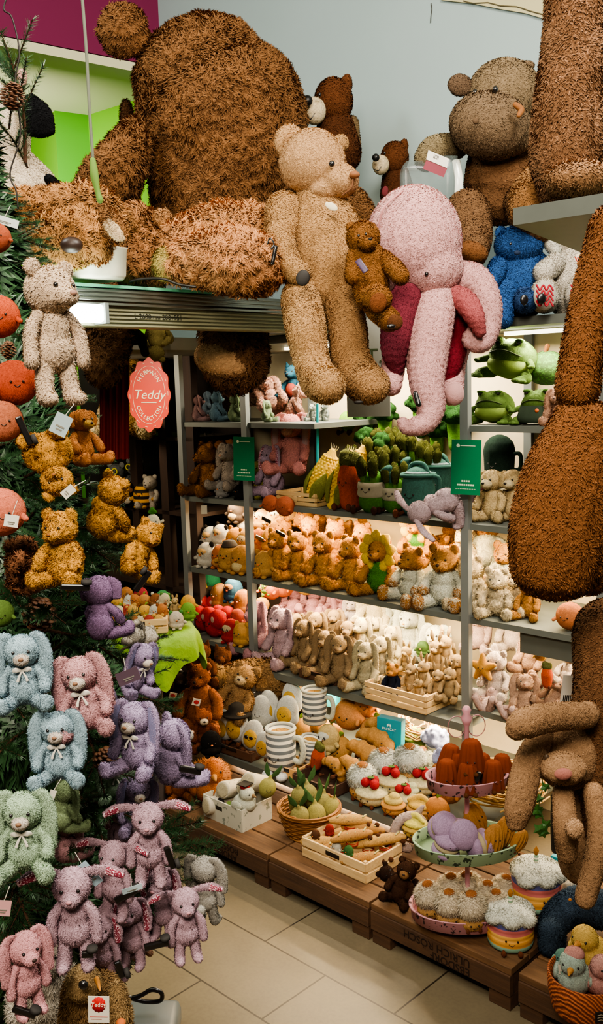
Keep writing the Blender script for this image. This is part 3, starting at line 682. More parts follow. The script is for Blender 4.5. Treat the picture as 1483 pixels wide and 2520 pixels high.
l=s_.p('leg',[('t',[(905,735,30,-.04),(930,735,34,-.1)])],SB,3.2,5,per=2); s_.p('sole',[('b',930,745,22,26,10,-.16,.3)],'#6b3b18',3,1.5,parent=l)
l=s_.p('leg',[('t',[(925,760,28,-.05),(958,788,28,-.1)])],SB,3.2,5,per=2); s_.p('sole',[('b',972,793,20,20,10,-.14)],'#5a351a',3,1.5,parent=l)
s_.raw('foot_label',[('b',962,803,11,6,5,-.18)],BLACK); s_.raw('chest_tag',[('t',[(880,640,8,-.13),(900,668,8,-.14)],(1,.2))],flat('#3c2a44',.4),label='dark plastic tag with pale edge')
# pink octopus
o=Hero('plush_octopus','big pink plush octopus with crimson undersides, tentacles hanging off the platform','plush octopus',1040,800,2.92)
PK='#c99491'
hd=o.p('head',[('b',1018,595,119,135,115,0),('b',1055,660,85,80,85,-.02)],PK,4.5,4,per=1.2)
o.raw('eye',[('b',1049,674,5,5,5,-.12)],BLACK,hd)
o.raw('head_seam',[('t',[(930,560,2.2,-.09),(945,510,2.2,-.11),(990,470,2.2,-.08)])],flat('#b07a78'),hd)
def tent(pts,under,uc='#7a1f2d',f=15):
    t=o.p('tentacle',[('t',pts)],PK,3.2,3,per=1.2,wave=f,smooth=2)
    if under: o.p('underside',[('t',under)],uc,3,2,parent=t,wave=f,smooth=2)
tent([(1075,720,52,-.02),(1060,800,55,-.08),(1050,880,52,-.1),(1050,950,42,-.12),(1060,1000,36,-.13),(1045,1040,28,-.15),(1005,1052,20,-.17),(990,1040,14,-.17)],None)
tent([(1100,690,42,.02),(1160,690,44,.0),(1195,740,38,-.02),(1202,800,30,-.03),(1185,842,26,-.05),(1155,838,20,-.06),(1160,815,14,-.06)],[(1105,722,26,-.04),(1140,740,30,-.07),(1165,775,26,-.1),(1180,815,16,-.1)],'#9c4a4c')
tent([(1010,740,40,0),(985,820,42,-.03),(968,900,30,-.06),(962,948,27,-.1)],[(1000,730,40,-.06),(980,800,42,-.09),(970,860,34,-.11),(975,905,20,-.1)],'#6e2432')
tent([(1090,740,40,.05),(1125,820,36,.05),(1115,900,30,.03),(1108,965,32,-.03)],[(1105,745,34,.02),(1122,820,32,.0),(1115,880,28,-.02),(1100,930,22,-.02)],'#6c0f1e')
o.raw('curl',[('b',1118,970,24,28,22,-.1)],plush(PK),label='rolled pink tentacle tip')
o.raw('tag_clip',[('t',[(1022,968,6,-.23),(1030,995,7,-.24)])],BLACK)
# blue bear and white bear on the right top shelf
bb=Hero('teddy_bear','bright blue plush teddy bear on the top right shelf','teddy bear',1270,775,3.3)
BL='#24508a'
bb.p('head',[('b',1276,602,60,46,50,-.04)],BL,3.5,6,per=1.8,wild=.8); bb.p('ear',[('b',1232,572,15,15,10,0)],BL,3.2,5); bb.p('ear',[('b',1318,572,15,15,10,0)],BL,3.2,5)
bb.p('body',[('t',[(1278,650,60),(1275,700,66),(1275,735,60)])],BL,3.5,6,per=1.8,wild=.8)
bb.p('arm',[('t',[(1228,655,26,-.04),(1210,690,24,-.08)])],BL,3.2,5,per=1.8); bb.p('arm',[('t',[(1325,650,26,.0),(1330,690,24,-.03)])],BL,3.2,5,per=1.8)
bb.p('leg',[('t',[(1245,715,30,-.06),(1235,760,28,-.12),(1238,785,24,-.14)])],BL,3.2,5,per=1.8)
l=bb.p('leg',[('t',[(1290,730,26,-.06),(1292,742,30,-.14)])],'#2c4a78',3.2,5,per=1.8)
bb.raw('foot_label',[('b',1289,738,10,13,4,-.22)],BLACK,l)
bb.raw('eye',[('b',1256,600,3.5,3.5,3,-.14)],BLACK); bb.raw('nose',[('b',1272,622,8,6,5,-.17)],flat('#16243c'))
wb_=Hero('teddy_bear','white fluffy teddy bear with red zigzag patterned soles on the top right shelf','teddy bear',1390,770,3.28)
WHc='#c9bfae'
wb_.p('head',[('t',[(1375,590,38),(1420,600,44),(1470,610,40)])],WHc,3.5,5,per=1.8,wild=.8); wb_.p('hood',[('t',[(1350,560,24,-.02),(1350,590,18,-.03),(1365,615,16,-.03)])],'#d4cbbb',3.2,5)
wb_.p('body',[('t',[(1415,650,56),(1410,700,64),(1405,730,55)])],WHc,3.5,5,per=1.8,wild=.8)
wb_.p('arm',[('t',[(1365,650,26,-.05),(1338,670,26,-.08)])],WHc,3.2,5,per=1.8)
ZZ=speckle('#9c2230','#cfc4b4',38,.5)
for x in (1340,1425):
    l=wb_.p('leg',[('b',x,728,36,42,34,-.1)],WHc,3.2,5,per=1.8)
    wb_.raw('sole',[('b',x,728,28,35,10,-.185)],plush('#cfc4b4'),l)
    wb_.raw('red_zigzag',[('t',[(x-20+8*i,728+dy+(6 if i%2 else -6),2.4,-.222) for i in range(6)]) for dy in (-20,-7,6,19)],flat('#9c2230'),l)
wb_.raw('foot_label',[('b',1332,735,11,13,4,-.235)],BLACK)
wb_.raw('greeting_tag',[('t',[(1428,625,13,-.16),(1432,650,13,-.16)],(1,.15))],flat('#d6c3a4',.6),label='cream card tag with red writing')
add('lettering',textmesh('hey',.03,flat('#a02c20')),wb_.r,tuple(at(1430,632,3.07)-wb_.a),(math.pi/2,-.5,0),label='red handwriting on the tag')
# cow plush far left
c=Hero('plush_cow','big white plush cow with a black drooping ear behind the fir tree top','plush cow',40,500,2.9)
c.p('head',[('t',[(-20,260,60),(10,320,62),(20,360,55)])],'#c9b8a0',4.5,4); c.p('body',[('t',[(0,400,80,.02),(30,470,110,.04),(60,540,110,.04)])],'#c4b299',4.5,4)
c.p('ear',[('t',[(68,240,18,-.08),(95,285,36,-.1),(100,325,38,-.1)],(1,.35))],'#0e0e10',4,4,label='black drooping ear')
c.p('horn',[('t',[(30,235,16,-.06),(50,200,15,-.08),(55,180,11,-.08)])],'#c98f84',3,1.5,label='pink soft horn')
c.p('patch',[('t',[(120,440,12,-.12),(150,475,22,-.08)])],'#0e0e10',4,4,label='black patch on the flank')
# right foreground: metal shelf corner with fur giants, close to the camera
fs=root('metal_rack','grey metal rack shelf close to the camera at upper right','shelf',at(1400,520,1.45))
A,B,C_,D_=at(1268,512,1.62),at(1262,548,1.6),at(1560,578,1.15),at(1560,452,1.15)
fz=A.z
p0,p1=at(1260,545,1.62),at(1600,470,1.2)
zt=(at(1262,510,1.62)).z
P1=at(1262,512,1.62); P2=onz(1600,440,P1.z) 
E1=P1; E2=Vector((P1.x+.45,P1.y-.42,P1.z)); E3=Vector((P1.x+.7,P1.y+.1,P1.z)); E4=Vector((P1.x+.3,P1.y+.5,P1.z))
add('shelf',rawmesh('shelf',prism([p-fs.location for p in (E1,E2,E3,E4)],(0,0,-.028)),flat('#5d625c',.5,.3,.4),False),fs)
f=Hero('giant_plush','huge shaggy brown plush leg resting on the metal rack at upper right','giant plush',1400,500,1.75)
f.p('leg',[('t',[(1415,-60,70),(1412,100,76),(1400,260,86),(1395,380,90),(1400,440,80)]),('b',1470,300,60,210,60,.05)],'#7c5738',6,11,per=2,wild=.7)
f.p('foot',[('b',1420,440,82,42,60,-.05)],'#8a6440',6,9,per=2,wild=.7)
f.p('paw',[('b',1310,505,52,60,40,.1)],'#8c6236',5,7)
f2=Hero('giant_plush','enormous caramel plush paw hanging at the right edge, closest to the camera','giant plush',1400,1500,1.15)
f2.p('arm',[('t',[(1510,560,60,0),(1465,700,52,0),(1435,850,52,0),(1420,960,54,0)])],'#744823',7,9,per=2,wild=.6)
f2.p('paw',[('t',[(1440,1040,85,0),(1408,1170,122,0),(1378,1300,126,0),(1365,1400,112,0)],(1,.7)),('b',1450,1250,100,220,100,.02)],'#744823',7,9,per=2,wild=.6)
f2.p('second_arm',[('t',[(1500,1560,90,.08),(1490,1700,78,.05),(1470,1800,70,.05),(1480,1950,62,.05),(1475,2100,45,.05)])],'#5c3d22',7,8,per=2,wild=.6)
# hanging beige bunny
hb=Hero('plush_bunny','beige long-eared plush bunny hanging head down-turned at the right edge','plush bunny',1400,1900,1.2)
HB='#8e6c4a'
hd=hb.p('head',[('b',1395,1845,88,100,80,0),('b',1385,1890,58,40,50,-.06)],HB,4,3)
hb.p('ear',[('t',[(1450,1760,34,-.05),(1360,1765,38,-.08),(1290,1780,42,-.1),(1268,1800,30,-.1)],(1,.7))],HB,4,3); hb.p('ear',[('t',[(1340,1800,30,-.02),(1300,1880,40,-.05),(1278,1980,40,-.06),(1270,2030,26,-.06)],(1,.6))],HB,4,3)
hb.raw('nose',[('b',1385,1905,22,15,12,-.095)],plush('#a8665a'),hd); hb.raw('eye',[('b',1345,1865,7,9,5,-.06)],flat('#4a3a2a',.4),hd)
hb.p('body',[('t',[(1415,1950,50,.02),(1425,2050,62,.02),(1430,2120,56,.02)])],HB,4,3)
hb.p('arm',[('t',[(1385,1950,26,-.05),(1390,2030,30,-.07),(1395,2100,26,-.06)])],HB,4,3); hb.p('arm',[('t',[(1460,1950,26,-.05),(1475,2060,30,-.06),(1440,2210,26,-.05)])],HB,4,3)
hb.p('paw_tuft',[('b',1412,2040,22,26,16,-.1)],'#a07c58',4,5)
# hanging card tags near it
ht=root('price_tag','white barcode price tag hanging in front of the caramel plush','tag',at(1400,1700,1.28),(0,.12,.2))
add('card',rawmesh('card',[box((0,0,0),(.024,.001,.045))],flat('#a9a194',.6),False),ht); add('barcode',rawmesh('barcode',[box((-.008+.0026*i,-.001,-.012),(.0012,.0006,.012)) for i in range(7)],BLACK,False),ht)
add('string',rawmesh('string',[tube([(0,0,.022),(.01,0,.05),(.025,0,.06)],.0006,seg=5)],flat('#2a2018')),ht)
# ================================================================ shelf toys and food plush
def face(P,pi,y,z,w,es=.02,smile=True,col='#1c1410'):
    mm=flat(col,.35,0,.5)
    for s in (-1,1): P.append(('eye',rawmesh('eye',[ball((s*w,y,z),es,u=8,v=6)],mm),pi,None))
    if smile: P.append(('mouth',rawmesh('mouth',[tube([(-w*.5,y-.002,z-w*.55),(0,y-.006,z-w*.85),(w*.5,y-.002,z-w*.55)],es*.28,seg=5,k=3)],mm),pi,None))
def cached(fn):
    def g(*a,**k):
        key=(fn.__name__,a,tuple(sorted(k.items())))
        if key not in PC: PC[key]=fn(*a,**k)
        return PC[key]
    return g
_s=[100]
def fm(n,ps,c,vox=.025,fur=.02,per=1.4,wild=.6,tip=1.25):
    _s[0]+=1; return (n,furry(n,ps,plush(c,tip) if isinstance(c,str) else c,vox,fur,per,wild=wild,seed=_s[0]))
def legs(P,c,y=-.25,z=.05,w=.13,r=.05,L=.2):
    for s in (-1,1):
        n,me=fm('leg',[tube([(s*w,y*.4,z+.04),(s*w*1.15,y-L*.3,z),(s*w*1.2,y-L,z)],[r*.6,r*.55,r*.7]),ball((s*w*1.2,y-L-.01,z+.02),(r*.95,r*.8,r*1.25))],c,.02,.01,1); P.append((n,me,0,None))
@cached
def spud(c,ear='#none',belly=None,cap=None,mask=None):
    P=[]; n,me=fm('body',[ball((0,0,.5),(.42,.38,.5)),ball((0,0,.25),(.44,.4,.27))],c); P.append((n,me,None,None))
    face(P,0,-.37,.6,.13,.03)
    for s in (-1,1):
        n,me=fm('arm',[tube([(s*.36,-.05,.4),(s*.5,-.14,.36)],[.09,.08])],c,.02,.015); P.append((n,me,0,None))
        n,me=fm('foot',[ball((s*.18,-.3,.07),(.1,.13,.07))],c,.02,.015); P.append((n,me,0,None))
        if ear!='#none': n,me=fm('ear',[ball((s*.28,0,.93),(.12,.07,.13))],ear,.02,.015); P.append((n,me,0,None))
    P.append(('nose',rawmesh('nose',[ball((0,-.4,.54),(.05,.04,.03),u=8,v=6)],flat('#b8622c')),0,None))
    if belly: n,me=fm('belly_patch',[ball((0,-.17,.3),(.28,.26,.24))],belly,.025,.012,1); P.append((n,me,0,None))
    if mask: n,me=fm('face_patch',[ball((0,-.12,.64),(.3,.28,.22))],mask,.025,.012,1); P.append((n,me,0,None)); face(P,0,-.4,.66,.12,.028)
    if cap: P.append(('cap',rawmesh('cap',[lathe([(.001,.24),(.2,.2),(.28,.05),(.3,0),(.001,0)],16,(0,0,.86))],flat(cap)),0,None))
    return P
@cached
def egg(yolk=True,hat=False,shades=False):
    P=[]; n,me=fm('egg_white',[ball((0,0,.5),(.34,.2,.48)),ball((0,0,.38),(.38,.22,.33))],'#e6dcc2',.025,.008,1); P.append((n,me,None,None))
    if yolk: n,me=fm('yolk',[ball((0,-.17,.44),(.23,.11,.27))],'#d9a326',.022,.006,1); P.append((n,me,0,None)); face(P,1,-.28,.48,.07,.02)
    else: face(P,0,-.22,.46,.07,.018)
    if shades: P.append(('sunglasses',rawmesh('sunglasses',[ball((-.08,-.29,.5),(.07,.02,.05),u=10,v=6),ball((.08,-.29,.5),(.07,.02,.05),u=10,v=6),tube([(-.2,-.22,.52),(0,-.26,.52),(.2,-.22,.52)],.01,seg=5)],BLACK),1,None))
    if hat: P.append(('bowler_hat',rawmesh('bowler_hat',[lathe([(.001,.3),(.12,.28),(.21,.2),(.22,.05),(.38,.03),(.4,.0),(.36,-.03),(.001,-.03)],22,(0,0,.8))],plush('#34302c')),0,None))
    legs(P,'#6b3d22',-.1,.05,.14,.06,.12); return P
@cached
def mug(feet=True):
    P=[]; st=stripes(('#dcd4bf','#62676a'),'z',7.0)
    P.append(('cup',rawmesh('cup',[lathe([(.001,.1),(.24,.1),(.3,.13),(.31,.5),(.31,.93),(.3,.96),(.26,.96),(.25,.86),(.001,.86)],26)],st),None,None))
    n,me=fm('coffee',[ball((0,0,.86),(.25,.25,.05))],'#b8883a',.02,.01); P.append((n,me,0,None))
    P.append(('rim',rawmesh('rim',[lathe([(.27,.93),(.32,.93),(.335,.96),(.32,.99),(.27,.99),(.255,.96),(.27,.93)],26,closed=False)],plush('#ddd3ba')),0,None))
    n,me=fm('handle',[tube([(.28,0,.78),(.45,0,.8),(.52,0,.55),(.45,0,.3),(.28,0,.32)],.06)],'#d9ceb2',.02,.01); P.append((n,me,0,None))
    face(P,0,-.315,.42,.1,.024)
    if feet:
        for s in (-1,1): n,me=fm('shoe',[ball((s*.17,-.3,.05),(.12,.16,.09))],'#e3dccb',.02,.006,1); P.append((n,me,0,None)); n,me=fm('leg',[tube([(s*.13,-.1,.15),(s*.16,-.25,.1)],.045)],'#7c5030',.018,.005,1); P.append((n,me,0,None))
    return P
@cached
def bowl():
    P=[('bowl',rawmesh('bowl',[lathe([(.001,0),(.3,0),(.34,.05),(.48,.6),(.5,.7),(.46,.7),(.4,.62),(.001,.6)],26)],plush('#a8231c')),None,None)]
    n,me=fm('filling',[ball((0,0,.62),(.42,.42,.14))],'#e0b92c',.025,.012); P.append((n,me,0,None)); face(P,0,-.44,.34,.12,.024); return P
@cached
def croissant(c='#b98338'):
    P=[];pts=[];rr=[]
    for i in range(13):
        a=math.radians(-80+160*i/12); pts.append((.42*math.sin(a),-.16*math.cos(a)+.1,.28+.36*math.cos(a))); rr.append((.09+.14*math.cos(a))*(1 if i%2 else .78))
    n,me=fm('pastry',[tube(pts,rr,k=3)],c,.024,.012,1.2); P.append((n,me,None,None)); face(P,0,-.28,.66,.08,.02); legs(P,'#5c3520',-.12,.06,.14,.06,.1); return P
@cached
def fluff(bun='#c08c44',cap='#9c5f24',top='#e2d4bd'):
    P=[]; n,me=fm('bun',[ball((0,0,.22),(.36,.33,.2)),ball((0,0,.12),(.33,.3,.12))],bun,.026,.02,2); P.append((n,me,None,None))
    n,me=fm('fluffy_top',[ball((0,0,.58),(.34,.32,.3))],plush(top,1.2,.6),.03,.15,3,1.4); P.append((n,me,0,'long white fluff'))
    n,me=fm('cap',[ball((0,0,.9),(.15,.14,.09))],cap,.022,.01,1); P.append((n,me,0,None)); face(P,0,-.33,.24,.1,.022); legs(P,'#6a3820',-.14,.05,.13,.06,.1); return P
@cached
def tart(c='#d8a63c',shell='#c9913f',top='banana'):
    P=[]; n,me=fm('shell',[ball((0,0,.25),(.42,.36,.25)),ball((0,0,.36),(.46,.4,.12))],shell,.026,.012); P.append((n,me,None,None)); face(P,0,-.36,.26,.1,.024)
    if top=='banana': n,me=fm('topping',[ball((0,0,.5),(.4,.34,.13)),tube([(-.34,-.1,.62),(0,.05,.72),(.34,-.05,.64)],[.07,.1,.05])],c,.026,.01)
    elif top=='berry': n,me=fm('topping',[ball((x,y,.62),.13) for x,y in ((-.14,-.08),(.14,-.08),(0,.12))],c,.022,.006,1)
    else: n,me=fm('topping',[ball((0,0,.52),(.34,.3,.16)),ball((.05,0,.68),(.2,.18,.12))],c,.026,.01)
    P.append((n,me,0,None)); 
    if top=='berry': P.append(('berry_leaf',rawmesh('berry_leaf',[ball((0,-.02,.76),(.1,.08,.02),u=10,v=6),tube([(0,0,.75),(.06,0,.84)],.012,seg=5)],flat('#3f5a24')),0,None))
    legs(P,'#6a3820',-.16,.05,.14,.06,.1); return P
@cached
def fruit(c='#d98a3e',leaf=True):
    P=[]; n,me=fm('body',[ball((0,0,.48),(.48,.42,.46))],c,.03,.012,1); P.append((n,me,None,None)); face(P,0,-.42,.5,.12,.026)
    for s in (-1,1):
        n,me=fm('arm',[tube([(s*.36,-.2,.42),(s*.42,-.34,.36)],[.06,.06])],c,.022,.01); P.append((n,me,0,None))
    if leaf:
        n,me=fm('leaf',[tube([(0,0,.92),(.08,0,1.05),(.2,0,1.08)],[.03,.08,.02],(1,.4))],'#7c9a2c',.016,.006); P.append((n,me,0,None))
    return P
@cached
def canele():
    P=[]; V=lathe([(.001,0),(.36,0),(.37,.04),(.3,.6),(.25,.84),(.18,.92),(.001,.88)],64,ribs=10,ribd=.09)
    P.append(('body',rawmesh('body',[V],plush('#6e2d0e',1.1,.8)),None,None)); face(P,0,-.36,.38,.1,.024); 
    for s in (-1,1): n,me=fm('foot',[ball((s*.14,-.44,.06),(.08,.1,.07))],'#5a3216',.02,.008); P.append((n,me,0,None))
    return P
@cached
def macaron(c='#a588a8'):
    P=[]; n,me=fm('upper_shell',[ball((0,0,.7),(.5,.5,.26))],c,.03,.008,1); P.append((n,me,None,None)); n,me=fm('lower_shell',[ball((0,0,.26),(.5,.5,.26))],c,.03,.008,1); P.append((n,me,0,None))
    P.append(('filling',rawmesh('filling',[lathe([(.001,.4),(.42,.4),(.45,.48),(.42,.56),(.001,.56)],28)],plush('#cbb68a')),0,None)); face(P,0,-.47,.72,.1,.022)
    return P
@cached
def madeleine(c='#b27a35'):
    P=[]; V=ball((0,0,.5),(.34,.22,.5),u=48,v=24); V=([v*np.array((1+.05*math.cos(v[0]*50),1+.13*math.cos(v[0]*50),1)) for v in V[0]],V[1])
    n,me=fm('body',[V],c,.02,.01,1); P.append((n,me,None,None)); face(P,0,-.21,.6,.08,.022); legs(P,'#5c3520',-.1,.05,.12,.05,.08); return P
@cached
def cake(legs_=True):
    P=[]; t=stripes(('#7a9a84','#c98f3c','#d6a050','#b3605c','#4a4a78'),'z',1.55)
    P.append(('layers',rawmesh('layers',[lathe([(.001,0),(.42,0),(.47,.04),(.48,.12),(.47,.14),(.485,.18),(.485,.26),(.47,.28),(.485,.32),(.485,.4),(.47,.42),(.48,.46),(.48,.52),(.46,.55),(.47,.6),(.45,.64),(.001,.64)],36)],t),None,'rainbow layered sides'))
    n,me=fm('icing',[ball((0,0,.7),(.5,.5,.16)),ball((.3,-.25,.66),(.2,.2,.13)),ball((-.32,-.22,.66),(.2,.2,.13)),ball((0,-.38,.66),(.2,.16,.12))],plush('#d9cfbd',1.2,.6),.028,.05,3,1.3); P.append((n,me,0,'curly cream-white icing'))
    face(P,0,-.49,.3,.12,.022)
    P.append(('candle',rawmesh('candle',[lathe([(.001,0),(.045,0),(.045,.2),(.001,.2)],12,(0,0,.8))],stripes(('#d9d2bd','#7d9a80'),'z',14)),0,None))
    P.append(('flame',rawmesh('flame',[tube([(0,0,1.03),(0,0,1.1),(.0,0,1.18)],[.04,.055,.01],(1,.7))],plush('#c98430')),3+0 if False else 0,None))
    if legs_: legs(P,'#6d3a20',-.45,.05,.14,.06,.1)
    return P
@cached
def broccoli(s=0):
    rg=random.Random(s); P=[]; n,me=fm('stalk',[tube([(0,0,0),(0,0,.5)],[.16,.2])],'#5f9a1c',.03,.01); P.append((n,me,None,None))
    bl=[ball((0,0,.68),(.3,.28,.22))]
    for i in range(22):
        a=rg.random()*6.28; e=rg.uniform(-.25,1.4); r=.33; bl.append(ball((r*math.cos(a)*math.cos(e),r*math.sin(a)*math.cos(e),.66+.26*math.sin(e)),rg.uniform(.09,.14)))
    n,me=fm('floret',bl,'#2c5522',.026,.02,2); P.append((n,me,0,None)); return P
@cached
def corn():
    P=[]; V=tube([(0,0,0),(0,0,.3),(0,0,.7),(0,0,1)],[.2,.24,.2,.07],seg=40,k=12)
    V=([v*np.array((1+.06*math.cos(math.atan2(v[1],v[0])*12)*1,1+.06*math.cos(math.atan2(v[1],v[0])*12),1)) for v in V[0]],V[1])
    kn=[]
    for i in range(15):
        z=.16+i*.052; r=.235-max(0,(z-.5))*.28
        for j in range(14): a=6.283*(j+.5*(i%2))/14; kn.append(ball((r*math.cos(a),r*math.sin(a),z),.034,u=6,v=5))
    P.append(('cob',rawmesh('cob',[V]+kn,plush('#d6a90e',1.1,.8)),None,None))
    for a in (.6,2.3,3.9,5.3):
        n,me=fm('husk',[tube([(.2*math.cos(a),.2*math.sin(a),0),(.27*math.cos(a),.27*math.sin(a),.3),(.24*math.cos(a+.2),.24*math.sin(a+.2),.62)],[.1,.15,.03],(1,.3),up=(math.cos(a),math.sin(a),0))],'#77782a',.018,.006); P.append((n,me,0,None))
    P.append(('silk',rawmesh('silk',[tube([(0,0,1),(.04*i,.01,1.07),(.05*i,.0,1.14)],[.012,.01,.003],seg=5) for i in (-2,-1,0,1,2)],flat('#cfc79a')),0,None)); return P
@cached
def carrot():
    P=[]; n,me=fm('root',[tube([(0,0,.14),(0,0,.5),(0,0,.68)],[.2,.24,.2])],'#b8470c',.026,.01,1); P.append((n,me,None,None))
    n,me=fm('leaf_top',[ball((0,0,.85),(.2,.16,.16)),ball((-.08,0,.95),.12),ball((.1,0,.93),.1)],'#5f602c',.026,.03,2,1); P.append((n,me,0,None)); face(P,0,-.235,.5,.07,.018); legs(P,'#5e3020',-.16,.05,.13,.06,.12); return P
@cached
def asparagus(k=5,band=True,s=0):
    rg=random.Random(s); P=[]
    if band:
        n,me=fm('bunch',[ball((0,0,.16),(.24,.22,.17)),tube([(0,0,.2),(0,0,.5)],[.24,.2])],'#447a1c',.024,.008,1); P.append((n,me,None,None))
        P.append(('cloth_band',rawmesh('cloth_band',[lathe([(.235,.26),(.26,.3),(.245,.38),(.255,.42),(.24,.5),(.21,.5)],26,closed=False)],plush('#c9bd9e')),0,None)); face(P,1,-.255,.4,.07,.018)
    for i in range(k):
        a=6.28*i/k; r=.13 if i else 0; x,y=r*math.cos(a),r*math.sin(a); h=rg.uniform(.8,1.0)
        n,me=fm('spear',[tube([(x,y,.3 if band else 0),(x*1.5,y*1.5,h-.22)],[.05,.055])],'#5c8a26',.02,.006,1); P.append((n,me,0 if P else None,None)); pi=len(P)-1
        n,me=fm('spear_tip',[tube([(x*1.5,y*1.5,h-.25),(x*1.7,y*1.7,h-.08),(x*1.7,y*1.7,h)],[.07,.085,.04])],'#4f521c',.02,.02,2); P.append((n,me,pi if pi<1 or band is False and pi==0 else 0,None))
    if band: legs(P,'#3c2418',-.18,.05,.16,.06,.14)
    return P
@cached
def watering():
    P=[]; c='#3f6e62'; n,me=fm('can',[tube([(0,0,.22),(0,0,.62)],[.34,.31]),ball((0,0,.15),(.33,.3,.13))],c,.03,.008,1); P.append((n,me,None,None))
    P.append(('rim',rawmesh('rim',[lathe([(.29,.74),(.33,.72),(.35,.76),(.33,.8),(.29,.78)],28,closed=False)],plush(c)),0,None)); n,me=fm('water',[ball((0,0,.8),(.26,.26,.06))],'#93a8a8',.025,.004,1); P.append((n,me,0,None))
    n,me=fm('spout',[tube([(-.3,0,.3),(-.5,-.05,.5),(-.62,-.08,.78)],[.07,.05,.06]),ball((-.66,-.09,.84),(.14,.12,.07),rot=(0,-.6,0))],c,.022,.006); P.append((n,me,0,None))
    n,me=fm('handle',[tube([(.28,0,.75),(.45,0,.7),(.42,0,.3),(.3,0,.22)],.04)],c,.02,.006); P.append((n,me,0,None)); n,me=fm('top_handle',[tube([(-.22,0,.78),(-.12,0,.96),(.12,0,.96),(.22,0,.78)],.045)],c,.02,.006); P.append((n,me,0,None))
    face(P,0,-.34,.42,.09,.022); legs(P,'#6a3a20',-.28,.05,.18,.07,.18); return P
@cached
def frog(c='#4c6628',dress=False):
    P=[]; bl=[ball((0,.05,.42),(.5,.42,.4)),ball((0,-.15,.5),(.4,.32,.26))]
    for s in (-1,1): bl.append(ball((s*.22,-.2,.74),(.12,.1,.1)))
    n,me=fm('body',bl,c,.035,.012,1); P.append((n,me,None,None))
    for s in (-1,1): P.append(('eye',rawmesh('eye',[ball((s*.24,-.295,.75),(.05,.03,.045),u=10,v=8)],BLACK),0,None)); P.append(('eyelid',rawmesh('eyelid',[ball((s*.24,-.285,.79),(.09,.05,.04),u=12,v=8)],plush('#3d611c')),0,None))
    P.append(('mouth',rawmesh('mouth',[tube([(-.34,-.34,.5),(-.15,-.45,.57),(0,-.475,.59),(.15,-.45,.57),(.34,-.34,.5)],.013,seg=6)],flat('#2c3a12')),0,None))
    P.append(('belly_patch',rawmesh('belly_patch',[ball((0,-.12,.3),(.43,.35,.25))],plush('#7f9a3c')),0,None))
    for s in (-1,1):
        n,me=fm('leg',[tube([(s*.34,-.1,.14),(s*.5,-.3,.09),(s*.42,-.48,.07)],[.13,.1,.07]),ball((s*.36,-.54,.05),(.06,.07,.045)),ball((s*.46,-.56,.05),(.06,.07,.045)),ball((s*.54,-.5,.05),(.06,.07,.045))],c,.026,.01); P.append((n,me,0,None))
        n,me=fm('arm',[tube([(s*.42,-.12,.4),(s*.56,-.26,.34)],[.08,.06]),ball((s*.6,-.33,.34),(.05,.07,.04)),ball((s*.55,-.35,.32),(.05,.07,.04))],c,.026,.01); P.append((n,me,0,None))
    if dress: P.append(('dress',rawmesh('dress',[lathe([(.4,.5),(.47,.42),(.54,.2),(.56,.08),(.5,.06)],28,(0,-.02,0),closed=False)],plush('#3c4a38')),0,None)); P.append(('flower',rawmesh('flower',[ball((.1,-.5,.34),.05,u=8,v=6)],flat('#b85a28')),0,None))
    return P
@cached
def baguette(c='#b87f3a'):
    P=[]; pts=[(-.45,0,.13),(-.2,0,.15),(0,0,.155),(.2,0,.15),(.45,0,.13)]; n,me=fm('loaf',[tube(pts,[.07,.12,.13,.12,.07])],c,.022,.01,1); P.append((n,me,None,None))
    for i in range(4): P.append(('score',rawmesh('score',[tube([(-.34+.2*i,-.06,.25),(-.24+.2*i,.06,.25)],[.02,.02],seg=6)],plush('#e0c07a')),0,None))
    P.append(('ribbon',rawmesh('ribbon',[lathe([(.137,-.05),(.142,-.05),(.142,-.018),(.137,-.018)],20,closed=False),lathe([(.137,.0),(.142,.0),(.142,.018),(.137,.018)],20,closed=False)],flat('#a8281c')),0,'red band'))
    for s in (-1,1): P.append(('foot',rawmesh('foot',[ball((s*.1+.5,-.1,.08),.06,u=10,v=8)],plush('#5a341c')),0,None))
    for s in (-1,1): P.append(('eye',rawmesh('eye',[ball((-.02+s*.05,-.125,.17),.012,u=8,v=6)],BLACK),0,None))
    return P
for q in (baguette,):pass
@cached
def slatcrate(w,d,h,c1='#b08a58',c2='#d3b380',n=3):
    """wooden slatted crate, metres, base at 0"""
    P=[]; m_=wood(c1,c2,(3,30,30)); t=.008
    P.append(('bottom',rawmesh('bottom',[box((0,0,t/2),(w,d,t))],m_,False),None,None))
    sl=h/n*.78
    for i in range(n):
        z=h/n*(i+.5)
        P.append(('slat',rawmesh('slat',[box((0,-d/2,z),(w,t,sl))],m_,False,.001),0,None)); P.append(('slat',rawmesh('slat',[box((0,d/2,z),(w,t,sl))],m_,False,.001),0,None))
        P.append(('slat',rawmesh('slat',[box((-w/2,0,z),(t,d,sl))],m_,False,.001),0,None)); P.append(('slat',rawmesh('slat',[box((w/2,0,z),(t,d,sl))],m_,False,.001),0,None))
    for x in (-1,1):
        for y in (-1,1): P.append(('corner_post',rawmesh('corner_post',[box((x*(w/2-t),y*(d/2-t),h/2),(t*1.4,t*1.4,h))],m_,False),0,None))
    P.append(('hand_hole',rawmesh('hand_hole',[tube([(-.03,-d/2-.0045,h*.72),(.03,-d/2-.0045,h*.72)],.008,(1,.12),seg=10)],BLACK),0,None)) if n<3 else P.append(('badge',rawmesh('badge',[ball((0,-d/2-.005,h*.5),(h*.24,.002,h*.24))],m_),0,None))
    return P
